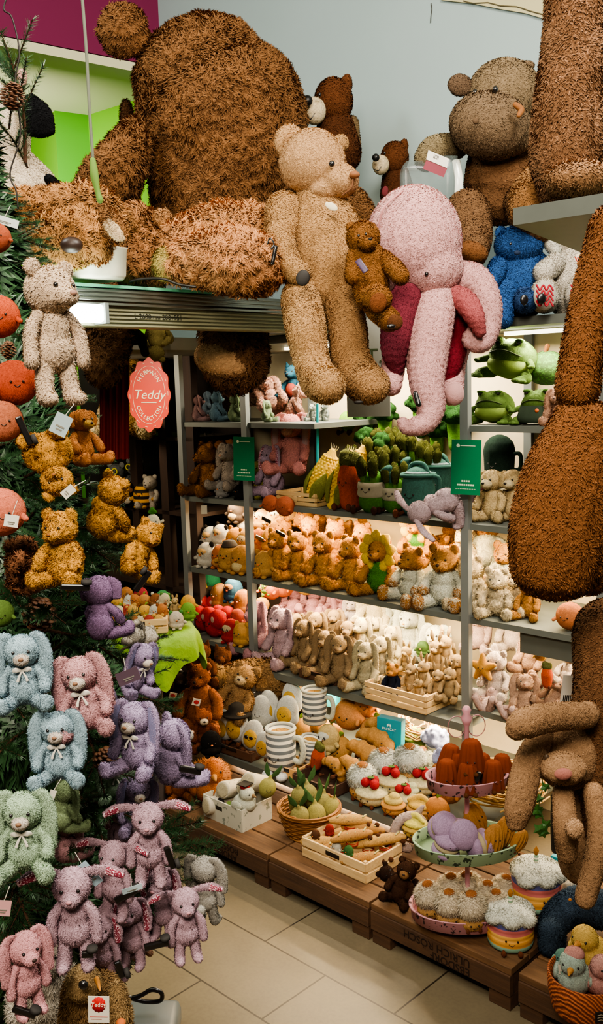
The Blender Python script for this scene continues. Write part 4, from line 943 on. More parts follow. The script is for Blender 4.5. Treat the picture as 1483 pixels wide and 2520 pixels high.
# ---------------------------------------------------------------- placement
SHELF={'b':(N0,ZS['b']),'c':(N0,ZS['c']),'d':(N0,ZS['d']),'e':(N0,ZS['e']),'2':(N2,Z2),'3':(NS3,ZS3),'p':(NP,ZP),'a':(N0,ZS['a']),
       'k1':(2.95,BZ[0]),'k2':(2.95,BZ[1]),'k3':(2.95,BZ[2])}
USED=set()
def put(proto,name,cat,label,shelf,px,dn,dz,h,yaw=0,tilt=0,roll=0,group=None,native=False):
    n,z=SHELF[shelf]; P=col_at(px,n+dn,z+dz); s=1 if native else h*mpp(P)
    k=label
    if label in USED and not group: print('DUP',label)
    USED.add(label)
    return spawn(proto,name,label,cat,P,(tilt,roll,FACE+yaw),s,group)
def row(proto,name,cat,desc,where,shelf,items,group=None):
    """items: (px,dn,dz,h[,yaw,tilt,roll,proto])"""
    n=len(items)
    for i,it in enumerate(sorted(items,key=lambda q:q[0])):
        it=tuple(it)+(0,)*(7-len(it)) if len(it)<7 else it
        pr=it[7] if len(it)>7 else proto
        o='leftmost' if i==0 and n>1 else ('rightmost' if i==n-1 and n>1 else ORD[i]+' from left')
        lb=f'{desc}, {o} {where}' if n>1 else f'{desc} {where}'
        put(pr,name,cat,lb,shelf,*it[:7],group=group if n>1 else None)
GO='#b07a2c'
gold=lambda k=0: soft('gold%d'%k,GO,earlen=.2,bw=.95,tip=1.3,lump=.3,fur=.03,per=2,wild=.9,turn=(0,.25,-.25)[k],nose='#4a2814')
cream=soft('creambear','#c4b088',tip=1.3,lump=.6,fur=.045,per=2.2,wild=1.2,head=1.05,bw=1.1)
suit=soft('suitbear','#b07c34',suit='#ddd0b4',paws='#a8702c',fur=.04,per=2,wild=1.0,bw=1.2,head=1.1)
# --- shelf d, main bay: golden bears
row(None,'teddy_bear','teddy bear','golden-brown shaggy teddy bear','in front row of middle shelf','d',
 [(688,.10,0,128,.1,0,0,gold(0)),(737,.11,0,130,.15,0,0,gold(1)),(800,.1,0,142,.2,0,0,gold(0)),(868,.1,0,142,.1,0,0,gold(2))],'golden teddy bears on the middle shelf')
row(gold(0),'teddy_bear','teddy bear','golden-brown teddy bear half hidden','in second row of middle shelf','d',
 [(700,.24,.04,120,.1,0,0,gold(2)),(765,.25,.05,125,.3,0,0,gold(1)),(830,.25,.05,125,0,0,0,gold(0)),(895,.26,.06,120,.2,0,0,gold(2))],'golden teddy bears in the second row')
row(gold(0),'teddy_bear','teddy bear','golden teddy bear lying','atop the heap behind middle shelf bears','d',
 [(775,.35,.165,95,.5,-1.0),(850,.35,.165,95,-.2,-1.1),(1085,.34,.16,90,.2,-.9),(1118,.33,.13,90,.1,-.6)],'golden bears on top of the heap')
@cached
def sunbear():
    P=list(soft('sunb',GO,suit='#3f7a1e',limbcol=GO,fur=.034,per=2,wild=.9,bw=1.15)); 
    for i in range(9):
        a=6.283*i/9+.2; c,s=math.cos(a),math.sin(a)
        n,me=fm('petal',[tube([(.14*c,-.06,.73+.14*s),(.27*c,-.12,.73+.27*s),(.36*c,-.08,.73+.36*s)],[.07,.11,.04],(1,.3),up=(0,-1,0))],'#dcae14',.018,.006,1); P.append((n,me,1,'yellow felt petal'))
    return P
row(sunbear(),'sunflower_bear','teddy bear','golden bear in yellow petal hood and green suit','on the middle shelf','d',[(938,.1,0,150,.1),(1030,.26,.11,135,.1)],'sunflower bears')
row(suit,'teddy_bear','teddy bear','brown-faced bear in fluffy cream suit','on the middle shelf','d',[(1012,.09,0,145,-.2,0,.1),(1095,.09,0,160,.25)],'bears in cream suits')
row(cream,'teddy_bear','teddy bear','cream shaggy plush bear','by the right post of the middle shelf','d',[(1160,.12,.0,140,.1),(1222,.08,0,125,.35),(1145,.26,.12,110,.0)],'cream shaggy bears')
row(suit,'teddy_bear','teddy bear','golden-headed bear in a cream suit','lying right of the post on the middle shelf','d',[(1195,.28,.12,150,.5,-.4),(1245,.25,.05,130,.1)],'golden headed bears right of the post')
row(gold(1),'teddy_bear','teddy bear','chestnut bear half hidden','behind the hanging caramel paw on the middle shelf','d',[(1300,.12,0,110,.2)])
row(cream,'teddy_bear','teddy bear','curly cream bear half hidden','behind the cream bear right of the post','d',[(1275,.16,.0,120,0)])
put(fruit('#c8743a',False),'round_plush','plush toy','round orange plush at the far right end of the middle shelf','d',1402,.06,0,75,0)
# --- spuds on the left part of shelf d
sc_=[spud('#b98a40',cap='#2b211a'),spud('#b98a40','#a87530'),spud('#b5823a',belly='#d6b97c'),spud('#bd6a2c',belly='#c98a4a'),spud('#cfc6b4','#2a2522',mask='#caa05c'),spud('#b98a40',mask='#d4b27a'),spud('#4a3c32',belly='#b9a07a'),spud('#c98a2c','#b0742a'),spud('#c49a4c',mask='#e0d6bc')]
row(None,'round_plush','plush toy','palm-sized round plush toy','at front of middle shelf left end','d',
 [(510,.05,0,62,.1,0,0,sc_[4]),(545,.07,0,60,.1,0,0,sc_[3]),(567,.05,0,72,.2,0,0,sc_[0]),(597,.045,0,72,.2,0,0,sc_[2]),(651,.05,0,66,.2,0,0,sc_[1])],'round palm-sized plush toys')
row(None,'round_plush','plush toy','palm-sized round plush','in middle layer of the left pile','d',
 [(520,.16,.06,58,.1,0,0,sc_[4]),(540,.17,.09,52,.1,0,.2,sc_[4]),(578,.16,.07,60,.1,0,.1,sc_[7]),(607,.15,.07,60,.1,0,0,sc_[5]),(637,.16,.08,60,.1,0,0,sc_[3]),(668,.17,.09,62,.1,0,0,sc_[7]),(685,.22,.12,60,.1,.2,0,sc_[2])],'second layer of round plush toys')
row(None,'round_plush','plush toy','palm-sized round plush','topping the left pile on middle shelf','d',
 [(585,.26,.19,60,.1,0,0,sc_[6]),(600,.28,.14,58,.1,-.3,.3,sc_[4]),(640,.26,.16,58,.1,-.3,0,sc_[5]),(665,.26,.18,60,.1,-.4,.3,sc_[8]),(692,.3,.2,55,.1,-.5,0,sc_[2]),(720,.32,.21,55,.1,-.5,0,sc_[0]),(742,.3,.19,58,.1,-.4,0,sc_[7])],'top layer of round plush toys')
for i,(x,dn,dz) in enumerate(((655,.1,.255),(690,.08,.235),(640,.12,.22))):
    n_,z_=SHELF['d']; t=add and single('black_tag',rawmesh('black_tag',[box((0,0,0),(.05,.008,.018))],BLACK,False,.002),['upper black security tag on the pile of round plush','middle black security tag on the pile of round plush','lowest black security tag on the pile of round plush'][i],'tag',col_at(x,n_+dn,z_+dz-.03*i),(.3,.4,FACE+.3))
row(None,'round_plush','plush toy','dark orange plush ball','at front edge below the lilac bunny','c',[(666,-.0,-.035,46,.1,0,0,fruit('#a8532c',False)),(700,-.01,-.045,54,.2,0,.1,fruit('#a8532c',False))],'dark orange plush balls')
# --- shelf c
BUN='#e8c8d0'
pinkb=soft('pinkbunny','#cc8078',ears='long',incol='#d9a8a8',earlen=.3,bw=1.05,muzcol='#d9a39a',nose='#b5706a',fur=.02)
lilb=soft('lilacbunny','#a08698',ears='long',incol=BUN,earlen=.3,head=.95,nose='#a77c84',fur=.02)
bm2=lambda c,k='': soft('bunny'+c+k,c,ears='long',earlen=.32,head=.95,fur=.024,nose='#a87c60')
put(pinkb,'plush_bunny','plush bunny','coral pink plush bunny sitting high beside the corn plush','c',722,.17,.12,160,.35)
put(lilb,'plush_bunny','plush bunny','dusty lilac plush bunny with burgundy patterned ear lining beside the green card','c',672,.12,.02,135,-.1)
brb=soft('brownbear','#8c5a26',fur=.035,per=2,wild=.9,turn=-.2,leg=1.1)
put(brb,'teddy_bear','teddy bear','toffee brown teddy bear sitting on the narrow left bay','c',515,.1,0,138,.0)
put(bm2('#9a8c7c'),'plush_bunny','plush bunny','grey-beige drooping-eared bunny beside the toffee bear','c',568,.12,.03,125,.1)
put(spud('#15120f'),'round_plush','plush toy','round black plush under the grey-beige bunny','c',592,.05,0,38,0)
put(spud('#8a8680','#6d6863'),'round_plush','plush toy','fluffy grey plush at the feet of the grey-beige bunny','c',548,.05,0,42,0)
tab=soft('tabby','#4c4640',ears='point',fur=.03,per=2)
put(tab,'plush_cat','plush cat','charcoal tabby plush cat behind the toffee bear','c',520,.3,.1,90,.2)
put(soft('moose','#7a4a24',ears='side',earlen=.3),'plush_moose','plush moose','dark brown plush with ribbed horns behind the toffee bear','c',550,.26,.05,110,.1)
put(soft('darkb','#3c2a1e'),'teddy_bear','teddy bear','dark brown bear in the shadow of the left bay','c',478,.3,.05,110,.1)
put(soft('olive','#8a8230',bw=.9),'plush_pear','plush toy','olive green plush half hidden behind the green card','c',640,.14,.0,100,.1)
cr1=slatcrate(.235,.16,.06,'#a98550','#cdac76',3)
put(cr1,'wooden_crate','crate','small pale slatted crate holding the corn plush','c',760,.11,0,0,0,native=True)
row(corn(),'plush_corn','plush corn','yellow corn cob plush in olive husk','in the small pale crate','c',[(775,.08,.02,130,0,-.15,.35),(830,.07,.02,128,.2,-.1,.25),(865,.2,.06,110,.4,0,.3)],'corn cob plush toys')
put(carrot(),'plush_carrot','plush carrot','orange carrot plush with dusty green top','c',863,.07,0,138,.1)
row(asparagus(6,True,1),'plush_asparagus','plush asparagus','banded asparagus bunch plush with a small face','in front of the watering can','c',[(918,.06,0,150,.2),(972,.09,0,125,.2)],'banded asparagus plush')
row(asparagus(7,False,3),'plush_asparagus','plush asparagus','loose asparagus spears with dark olive tips','standing behind the watering can','c',
 [(885,.24,.05,120),(930,.26,.08,125,1),(968,.22,.05,130,2),(985,.32,.12,125,0),(1020,.28,.1,125,1.5),(1058,.24,.08,125,.7),(945,.32,.14,110,2.2)],'loose asparagus plush')
put(watering(),'plush_watering_can','plush toy','dusty green watering can plush with brown feet','c',1030,.09,0,130,.1)
put(watering(),'plush_watering_can','plush toy','second green watering can plush behind the first one','c',1078,.26,.02,125,.2)
row(broccoli(1),'plush_broccoli','plush broccoli','dark green broccoli plush','on the upper back of the vegetable shelf','c',[(903,.4,.26,85),(947,.38,.27,90,1),(905,.3,.17,85,2),(945,.28,.15,88,.5),(1035,.42,.3,100,1.2),(1120,.38,.25,105,2.5),(1075,.42,.2,90,2)],'broccoli plush toys')
@cached
def limey():
    P=[]; n,me=fm('body',[ball((0,0,.62),(.3,.26,.34))],'#8ac11c',.03,.01,1); P.append((n,me,None,None)); face(P,0,-.26,.66,.09,.025); legs(P,'#5c2f1c',-.15,.25,.16,.08,.12)
    return P
put(limey(),'plush_pear','plush toy','bright lime green smiling plush hanging behind the beige bear foot','c',856,.38,.26,75,.2)
put(slatcrate(.25,.14,.16,'#8f7048','#b3905c',3),'wooden_crate','crate','empty pale crate standing behind the asparagus','c',1085,.36,.0,0,.1,native=True)
ub=soft('upsbunny','#b39a9e',ears='side',incol=BUN,earlen=.42,head=1.05,fur=.02,nose='#b08088')
put(ub,'plush_bunny','plush bunny','pale mauve bunny tumbled head-down with burgundy patterned ears','c',1128,-.02,.1,150,-.3,1.9,.6)
dog=soft('dog','#c2a670',ears='flap',nose='#1c1512',earlen=.4,fur=.025,bw=.95,muzcol='#d0b98c',mz=1.15,leg=.7,turn=-.15)
row(dog,'plush_dog','plush dog','cream-yellow plush puppy with black nose','sitting right of the post below the frogs','c',[(1212,.1,0,140,.1),(1262,.14,0,140,.2)],'cream plush puppies')
put(soft('whcat','#b0a496',ears='point'),'plush_cat','plush cat','pale grey plush cat tucked beside the caramel paw','c',1302,.08,0,95,.2)
put(soft('marbun','#9a8288',ears='long',incol=BUN,earlen=.3),'plush_bunny','plush bunny','mauve bunny peeking from behind the right post','c',1165,.16,0,110,.1)
@cached
def dmug():
    P=[]; n,me=fm('cup',[tube([(0,0,.15),(0,0,.85)],[.42,.46])],'#24382e',.035,.008,1); P.append((n,me,None,None)); face(P,0,-.46,.5,.12,.024)
    n,me=fm('handle',[tube([(.42,0,.75),(.65,0,.75),(.65,0,.35),(.42,0,.3)],.06)],'#24382e',.025,.008,1); P.append((n,me,0,None)); return P
put(dmug(),'plush_pot','plush toy','dark bottle-green pot plush with a face under the frog shelf','c',1228,.3,.13,85,.1)
# --- shelf b : frogs etc.
row(frog(),'plush_frog','plush frog','grumpy green plush frog','on the frog shelf right of the post','b',[(1215,.12,0,100,.15)])
put(frog(),'plush_frog','plush frog','upper grumpy green frog piled on top of the others','b',1252,.22,.155,125,.1,0,.15)
put(frog('#4c6628',True),'plush_frog','plush frog','green plush frog wearing a dark dress with an orange flower','b',1330,.12,0,105,.15)
@cached
def avo():
    P=[]; n,me=fm('body',[ball((0,0,.5),(.62,.45,.48))],speckle('#2f4a18','#3f6a22',18),.04,.012,1); P.append((n,me,None,None)); n,me=fm('stem',[tube([(0,-.1,.95),(.05,-.1,1.1)],[.06,.08])],'#6b4320',.03,.008); P.append((n,me,0,None)); return P
put(avo(),'plush_melon','plush melon','dark green melon plush with brown stem behind the frogs','b',1345,.3,.13,88,.1)
row(soft('peachy','#b98a6c',ears='long',fur=.06,per=2.5,wild=1.3),'curly_plush','plush toy','curly peach plush','at the right end of the frog shelf','b',[(1372,.06,0,95,.1)])
row(None,'plush_bunny','plush bunny','small crouching plush bunny seen from its rear','on the upper left shelf','b',
 [(487,.06,0,70,2.6,0,0,bm2('#a8807c')),(533,.07,0,80,2.8,0,0,bm2('#5e7a84')),(577,.07,0,75,2.7,0,0,bm2('#7d9068')),(655,.08,0,58,1.8,0,0,bm2('#93a67c')),(510,.16,.03,62,2.4,0,0,bm2('#6c7f8c'))],'small pastel rabbits')
row(soft('peach','#b88a74',lump=1,fur=.03,ears='long',earlen=.3,head=.9),'plush_bunny','plush bunny','peach plush bunny sprawled on its side','on the upper left shelf','b',
 [(560,.26,.03,95,.5,-.5,.2),(625,.24,.07,105,2.4,-.3,.2),(680,.2,.03,115,.8,-.5,-.3),(718,.2,.0,100,2.2,.2,.2)],'sprawled peach bunnies')
put(soft('bluered','#18485a',ears='point',belly='#8c3424',fur=.015),'plush_fish','plush toy','teal and rust-red plush at the end of the upper left shelf','b',722,.3,.08,100,.3)
row(soft('mint','#a8b0a4',ears='round'),'plush_dog','plush dog','tiny pale grey plush','beside the turquoise pole','b',[(770,.2,.0,45,.2),(800,.22,.0,50,.1)],'tiny pale grey plush')
pole=[col_at(781,N0+.1,z) for z in (1.25,1.66)]
single('turquoise_pole',rawmesh('turquoise_pole',[tube([tuple(p-pole[0]) for p in pole],.006,seg=10)],flat('#2a9aa0',.4)),'thin turquoise pole between the pink bunny and the beige bear foot','pole',pole[0])
# --- green cards with white print, QR code left out
def card(px,py0,py1,w,lab,nn):
    c=onn(px,(py0+py1)/2,nn); k=mpp(c); h=(py1-py0)*k; ww=w*k*1.12
    r=root('green_card',lab,'sign',c,(0,.03,FACE+.35))
    add('card',rawmesh('card',[box((0,0,0),(ww,.002,h))],flat('#0f6a43',.35,0,.5),False),r)
    pr=flat('#c9d6b8',.5); b=[box((ww*.05,-.0016,h*.39),(ww*.5,.0008,h*.012)),ball((-ww*.28,-.0016,h*.39),(ww*.06,.0006,ww*.06),u=8,v=6)]
    for z,wd_,hh in ((-.25,.3,.03),(-.32,.6,.03),(-.395,.7,.008)):
        nseg=int(wd_*14)
        for i in range(nseg): b.append(box((ww*(-wd_/2+wd_*(i+.5)/nseg),-.0016,h*z),(ww*wd_/nseg*.7,.0008,h*hh)))
    add('print',rawmesh('print',b,pr,False),r)
card(600,1075,1183,52,'green printed card hanging on the post by the lilac bunny',N0-.06); card(1146,1082,1218,66,'green printed card hanging on the post by the puppies',N0-.06)
# --- left narrow bay lower
red=soft('redstraw','#b01c12',head=1.1,ears='round',bw=1.3,fur=.015)
@cached
def heart():
    P=[]; n,me=fm('body',[ball((-.22,0,.6),(.3,.26,.32)),ball((.22,0,.6),(.3,.26,.32)),ball((0,0,.32),(.34,.26,.32))],'#b5140c',.03,.015); P.append((n,me,None,None)); face(P,0,-.28,.5,.13,.03)
    for s in (-1,1): P.append(('cheek',rawmesh('cheek',[ball((s*.26,-.24,.64),(.08,.03,.1),u=10,v=8)],plush('#e0a890')),0,None))
    return P
row(heart(),'plush_strawberry','plush strawberry','red round-lobed plush, pale cheeks','on low shelf of narrow left bay','e',[(503,.1,0,68,.2),(528,.06,0,78,-.1),(550,.13,.02,66,.2),(512,.16,.07,50,.5)],'red lobed plush toys')
put(spud('#b02018',mask='#d9b98c'),'round_plush','plush toy','red round plush with a pale face at the low shelf edge','e',570,.04,0,60,.1)
put(spud('#c9953c','#c9953c'),'round_plush','plush toy','honey yellow plush bear holding a red heart at the low shelf edge','e',597,.04,0,58,.1)
row(None,'round_plush','plush toy','small round plush','in the back row of the low narrow shelf','e',
 [(488,.2,.1,62,.1,0,0,spud('#c9a227')),(522,.3,.13,55,.1,0,0,spud('#2f8a5c')),(543,.2,.1,62,.1,0,0,spud('#a5702f')),(563,.2,.04,52,.1,0,0,spud('#b98244')),(575,.22,.14,60,.1,0,0,spud('#2f5a72',mask='#b5793c')),(600,.2,.1,60,.1,0,0,spud('#b5702c')),(585,.13,.05,46,.1,0,0,spud('#a8452a'))],'small round plush in the back row')
put(spud('#b5701c','#8a4f18'),'plush_lion','plush lion','orange lion-faced plush under the narrow middle shelf','e',488,.34,.25,60,.3)
# --- main bay low-mid (N2 shelf): bunnies
pinkt=soft('pinkt','#c58a90',ears='long',earlen=.34,head=.92,limbcol='#bc868a',fur=.024,nose='#a86a70'); lilt=soft('lilt','#b5949a',ears='long',earlen=.36,head=.92,fur=.024,nose='#a57a80')
put(pinkt,'plush_bunny','plush bunny','rose pink bunny at the left end of the bunny shelf','2',640,.15,0,150,-.2)
put(lilt,'plush_bunny','plush bunny','mauve pink bunny beside the rose pink one on the bunny shelf','2',700,.12,0,155,-.1)
row(pinkt,'plush_bunny','plush bunny','pale pink bunny lying','along the back of the bunny shelf','2',[(715,.34,.12,110,.5,-.7),(765,.36,.14,110,.6,-.8),(820,.36,.15,110,.3,-.7),(850,.38,.15,100,.9,-.6)],'pale pink bunnies at the back')
put(bm2('#b8a8a0'),'plush_bunny','plush bunny','greyish white bunny between the pink and the cream bunnies','2',872,.36,.13,100,.1)
beige=soft('beigeb','#8e734e',ears='long',earlen=.34,head=.88,bw=.95,fur=.022,nose='#5a3c24',turn=.2); sage=soft('sageb','#b5a67e',ears='long',earlen=.34,head=.88,bw=.95,fur=.022,nose='#8a6c50')
row(beige,'plush_bunny','plush bunny','taupe plush bunny','in the brown tray on the bunny shelf','2',[(755,.12,.01,135,-.3),(805,.1,.01,125,.1),(838,.05,.01,135,.25),(783,.2,.05,120,.0),(858,.18,.06,115,.3)],'taupe bunnies')
row(beige,'plush_bunny','plush bunny','small taupe bunny peeking','between the tray bunnies and the pink bunnies','2',[(735,.22,.03,110,0),(825,.26,.09,100,.3)],'taupe bunnies at the back')
row(sage,'plush_bunny','plush bunny','oatmeal plush bunny','between the taupe bunnies and the small crate','2',[(905,.08,0,135,.1),(940,.14,.03,125,.2),(893,.22,.06,125,.1),(965,.24,.07,110,.2),(925,.26,.09,105,.0)],'oatmeal bunnies')
crb=soft('creamb','#d2bf93',ears='long',earlen=.42,head=1.0,bw=1.0,fur=.02,nose='#b08c6c')
put(crb,'plush_bunny','plush bunny','large cream bunny with long ears at the back of the bunny shelf','2',925,.38,.13,150,.3)
whb=soft('whiteb','#e0d3b4',ears='long',earlen=.4,head=1.05,fur=.02,nose='#d09a4c')
row(whb,'plush_bunny','plush bunny','ivory white bunny','at the back behind the small bunny crate','2',[(1010,.36,.08,130,.2),(1075,.32,.05,130,.2),(985,.4,.14,100,.4)],'ivory bunnies')
put(tray:=slatcrate(.2,.17,.045,'#3c2415','#5c3a22',1),'wooden_tray','tray','low dark brown tray under the taupe bunnies','2',812,.11,0,0,.05,native=True)
cr2=slatcrate(.3,.2,.075,'#a98550','#d6b682',3)
put(cr2,'wooden_crate','crate','pale slatted crate of small bunnies at the end of the bunny shelf','2',1010,.09,0,0,.0,native=True)
tiny=soft('tinyb','#a88a5c',ears='up',earlen=.28,head=.95,fur=.02,nose='#5a3c24'); tiny2=soft('tinyb2','#b89a62',ears='up',earlen=.22,head=1.0,fur=.03)
row(tiny,'plush_bunny','plush bunny','small fawn bunny with upright ears','in the pale slatted crate','2',[(1012,.1,.03,80,.2),(1045,.12,.04,85,-.2),(1078,.1,.03,82,.5),(1108,.1,.04,90,.2),(1128,.17,.06,100,.1),(1032,.05,.02,65,-.3),(1075,.18,.09,100,.2),(1098,.2,.12,95,0)],'small fawn bunnies in the crate')
put(soft('navy',GO,suit='#1a2030',fur=.04,per=2.2,wild=1.1),'teddy_bear','teddy bear','small golden bear in navy clothes in the pale slatted crate','2',968,.07,.02,80,.1)
put(tiny2,'plush_chick','plush toy','small honeycomb-gold plush in the pale slatted crate','2',1002,.18,.08,70,.1)
put(spud('#3f5a28'),'plush_pea','plush toy','dark green curled plush in front of the ivory bunny','2',1040,.26,.13,38,.2)
row(None,'plush_vegetable','plush vegetable','bright orange or yellow plush','above the pink bunnies at the back','2',
 [(668,.32,.22,62,.1,0,0,fruit('#c9622a')),(697,.36,.23,58,.3,0,0,fruit('#cf6a2c')),(753,.4,.25,58,.3,0,0,fruit('#d9a51c',False)),(645,.26,.17,40,.3,0,0,fruit('#c98a24')),(660,.3,.25,42,.3,0,0,spud('#6d8a2c'))],'orange and yellow plush at the back')
# --- right bay, low shelf
wp=soft('whitep','#cdb9a8',ears='round',head=1.05,bw=1.1,muzcol='#d8c8b4',nose='#a87a6c',fur=.03); rb=soft('rosyb','#a98468',ears='long',earlen=.3,fur=.035,wild=1,per=2,nose='#8a5a48'); pk2=soft('pk2','#c9a89c',ears='long',earlen=.3,bw=1.0,nose='#b07c74')
row(wp,'plush_dog','plush toy','pale blush-white plush','in the heap right of the right post','e',[(1222,.12,.02,125,.1),(1262,.3,.15,120,.3),(1395,.12,.12,100,.1,-.4)],'blush white plush toys')
row(rb,'plush_bunny','plush bunny','rosy beige bunny','in the heap right of the right post','e',[(1295,.2,.1,115,.1,-.2,.2),(1290,.04,.0,115,.5,-.3),(1345,.08,.03,100,-.2,-.4,.3)],'rosy beige bunnies')
row(pk2,'plush_bunny','plush bunny','pinkish white plush bunny','behind the heap right of right post','e',[(1180,.32,.12,110,.2),(1320,.3,.16,110,.2,-.3),(1240,.36,.22,100,.5,-.5)],'pinkish white bunnies')
row(pk2,'plush_bunny','plush bunny','pink-toed white plush bunny lying','at front edge above the cake stand','e',[(1190,.0,.0,90,.2,-1.2),(1245,-.02,.0,85,-.2,-1.2)],'pink toed bunnies')
@cached
def star():
    P=[]; n,me=fm('body',[ball((0,0,.45),(.26,.16,.26))]+[tube([(0,0,.45),(.42*math.sin(a),0,.45+.42*math.cos(a))],[.2,.08]) for a in [6.283*i/5 for i in range(5)]],'#c78a24',.026,.01,1); P.append((n,me,None,None)); face(P,0,-.19,.48,.08,.024); return P
put(star(),'plush_star','plush star','smiling amber star plush right of the right post','e',1187,.04,.1,75,.2)
put(carrot(),'plush_vegetable','plush vegetable','small dark green and white plush vegetable above the hanging bunny ear','e',1345,.02,.14,60,.3)
@cached
def beret():
    P=[]; n,me=fm('body',[tube([(-.5,0,.1),(0,0,.22),(.5,0,.16)],[.1,.16,.08])],'#4a3020',.03,.01); P.append((n,me,None,None)); return P
put(beret(),'plush_bag','plush toy','dark brown slipper-shaped plush lying on the pale heap','e',1330,.16,.26,70,.2)
row(fruit('#cfa028'),'plush_lemon','plush lemon','small yellow lemon plush','peeking out of the pale heap','e',[(1330,.1,.2,34,.2),(1355,.12,.24,36,.1)],'small lemon plush')
# --- lower shelf 3 : eggs, mugs, croissants, pastries
tr1=slatcrate(.22,.14,.045,'#3c2415','#5c3a22',1)
put(tr1,'wooden_tray','tray','dark brown tray of egg plush','3',600,.08,0,0,.05,native=True)
row(None,'plush_egg','plush egg','white egg plush with yolk face','around the dark bottom-shelf tray','3',
 [(553,.07,.02,84,.1,0,0,egg()),(585,.09,.02,95,.2,0,0,egg(True,True)),(618,.06,.02,84,.3,-.15,.1,egg(True,False,True)),(652,.05,.02,72,.2,0,0,egg()),(612,.2,.07,95,.2,0,0,egg(True,True)),(640,.2,.06,90,.3,0,.1,egg(False)),(580,.22,.07,70,.2,-.3,0,egg(False)),(672,.24,.08,88,.1,0,-.2,egg()),(700,.24,.08,88,.3,0,.2,egg())],'egg plush toys')
row(None,'plush_egg','plush egg','fluffy white egg plush','heaped behind the tray of eggs','3',[(612,.36,.14,82,.4,-.5,0,egg(False)),(640,.37,.15,80,.6,-.5,.3,egg(False)),(672,.36,.15,80,.2,-.4,.1,egg(False)),(722,.3,.12,84,.2,-.2,-.2,egg()),(690,.4,.17,70,.2,-.5,.1,egg(False))],'egg plush heap')
row(bowl(),'plush_bowl','plush toy','red bowl plush with yellow filling','at the back of the bottom shelf','3',[(692,.5,.2,82,.2),(757,.46,.2,92,.2)],'red bowl plush toys')
tr2=slatcrate(.12,.12,.05,'#b98648','#cf9f60',1)
put(tr2,'wooden_tray','tray','honey-coloured tray under the striped mugs','3',722,.06,0,0,.1,native=True)
put(mug(),'plush_mug','plush mug','grey-striped mug plush with white shoes at the shelf edge','3',693,.03,.0,118,.3)
put(mug(False),'plush_mug','plush mug','grey-striped mug plush raised highest of the three','3',775,.24,.13,98,.3)
put(mug(False),'plush_mug','plush mug','grey-striped mug plush lying low behind the front mug','3',755,.14,.0,80,.2,0,.2)
put(spud('#cdb06a',mask='#e0d6bc'),'plush_coffee','plush toy','yellow and cream round plush beside the raised mug','3',808,.22,.05,70,.1)
tr3=slatcrate(.2,.15,.055,'#2e1b10','#4d3120',1)
put(tr3,'wooden_tray','tray','dark brown tray of croissant plush','3',800,.045,0,0,.0,native=True)
row(croissant(),'plush_croissant','plush croissant','golden croissant plush','in the dark tray on the bottom shelf','3',[(800,.06,.02,75,.1,-.3,.6),(825,.06,.03,105,.4,0,1.2),(852,.14,.04,115,.6,0,1.0),(885,.22,.06,115,.7,0,.9),(912,.3,.08,110,.8,0,.8)],'croissant plush toys')
put(carrot(),'plush_mushroom','plush toy','cream and charcoal plush between mugs and croissants','3',775,.08,.04,70,0,0,.3)
row(fluff(),'plush_cream_puff','plush pastry','fluffy white cream puff plush','on bottom shelf behind red berries','3',[(893,.06,0,95,.2),(945,.16,.03,95,.1),(1008,.22,.04,100,.2)],'cream puff plush toys')
row(tart('#a8141c','#d9c08c','berry'),'plush_berry_tart','plush pastry','cream tart plush topped with red berries','on the bottom shelf','3',[(915,.04,.0,95,.1),(965,.12,.03,90,.2),(995,.1,.0,80,.2),(1040,.2,.02,88,.2)],'berry tart plush toys')
row(None,'plush_tart','plush pastry','yellow tart plush with brown feet','at the edge of the bottom shelf','3',[(968,.03,0,72,.1,0,0,tart('#d9b45c','#c98d3c','cream')),(1035,.06,0,80,.2,0,0,tart()),(1022,-.06,0,80,.0,0,0,tart('#d9c04c','#c9a03c')),(1010,.14,.0,70,.2,0,0,tart('#e0cf9c','#cfae6c','cream'))],'yellow tart plush toys')
row(fruit('#cf8a44'),'plush_orange','plush fruit','smiling orange fruit plush','between the two turquoise gift boxes','3',[(862,.36,.1,85,.2),(905,.4,.16,75,.4),(922,.36,.06,80,.1)],'orange fruit plush')
for px,dn,dz,w,h,lb in ((805,.45,.14,.11,.16,'turquoise gift box behind the raised striped mug'),(960,.31,.06,.105,.17,'turquoise gift box standing between oranges and cream puffs')):
    n_,z_=SHELF['3']; P_=col_at(px,n_+dn,z_+dz); r=root('gift_box',lb,'box',P_,(0,.04,FACE+.25))
    add('box_body',rawmesh('box_body',[box((0,0,h/2),(w,.04,h))],flat('#12808f',.45,0,.4),False,.001),r)
    add('lettering',textmesh('JELLYCAT',.014,flat('#cfe0d8')),r,(0,-.0212,h*.76),(math.pi/2,0,0))
    add('crown_mark',rawmesh('crown_mark',[ball((x*.006,-.021,h*.85+(.003 if x==0 else 0)),(.003,.001,.006),u=8,v=6) for x in (-1,0,1)],flat('#cfe0d8')),r)
    if px==960: add('printed_figure',rawmesh('printed_figure',[tube([(0,-.021,h*.4),(0,-.021,h*.62)],.0008,seg=5),ball((0,-.021,h*.33),(.009,.001,.013),u=10,v=8)],flat('#b99a68')),r)
@cached
def yarn(c):
    P=[]; bl=[]; rg=random.Random(4)
    for i in range(36):
        a=rg.random()*6.28; e=rg.uniform(-.6,1.5); bl.append(ball((.42*math.cos(a)*math.cos(e),.36*math.sin(a)*math.cos(e),.42+.36*math.sin(e)),.11,u=10,v=8))
    n,me=fm('body',bl+[ball((0,0,.42),(.42,.36,.36))],c,.03,.01,1); P.append((n,me,None,None)); return P
row(yarn('#8f94b5'),'plush_hydrangea','plush flower','lavender blue knobbly flower plush','behind the cake stand top','3',[(1105,.34,.06,85,.1),(1070,.42,.1,70,.4)],'lavender flower plush')
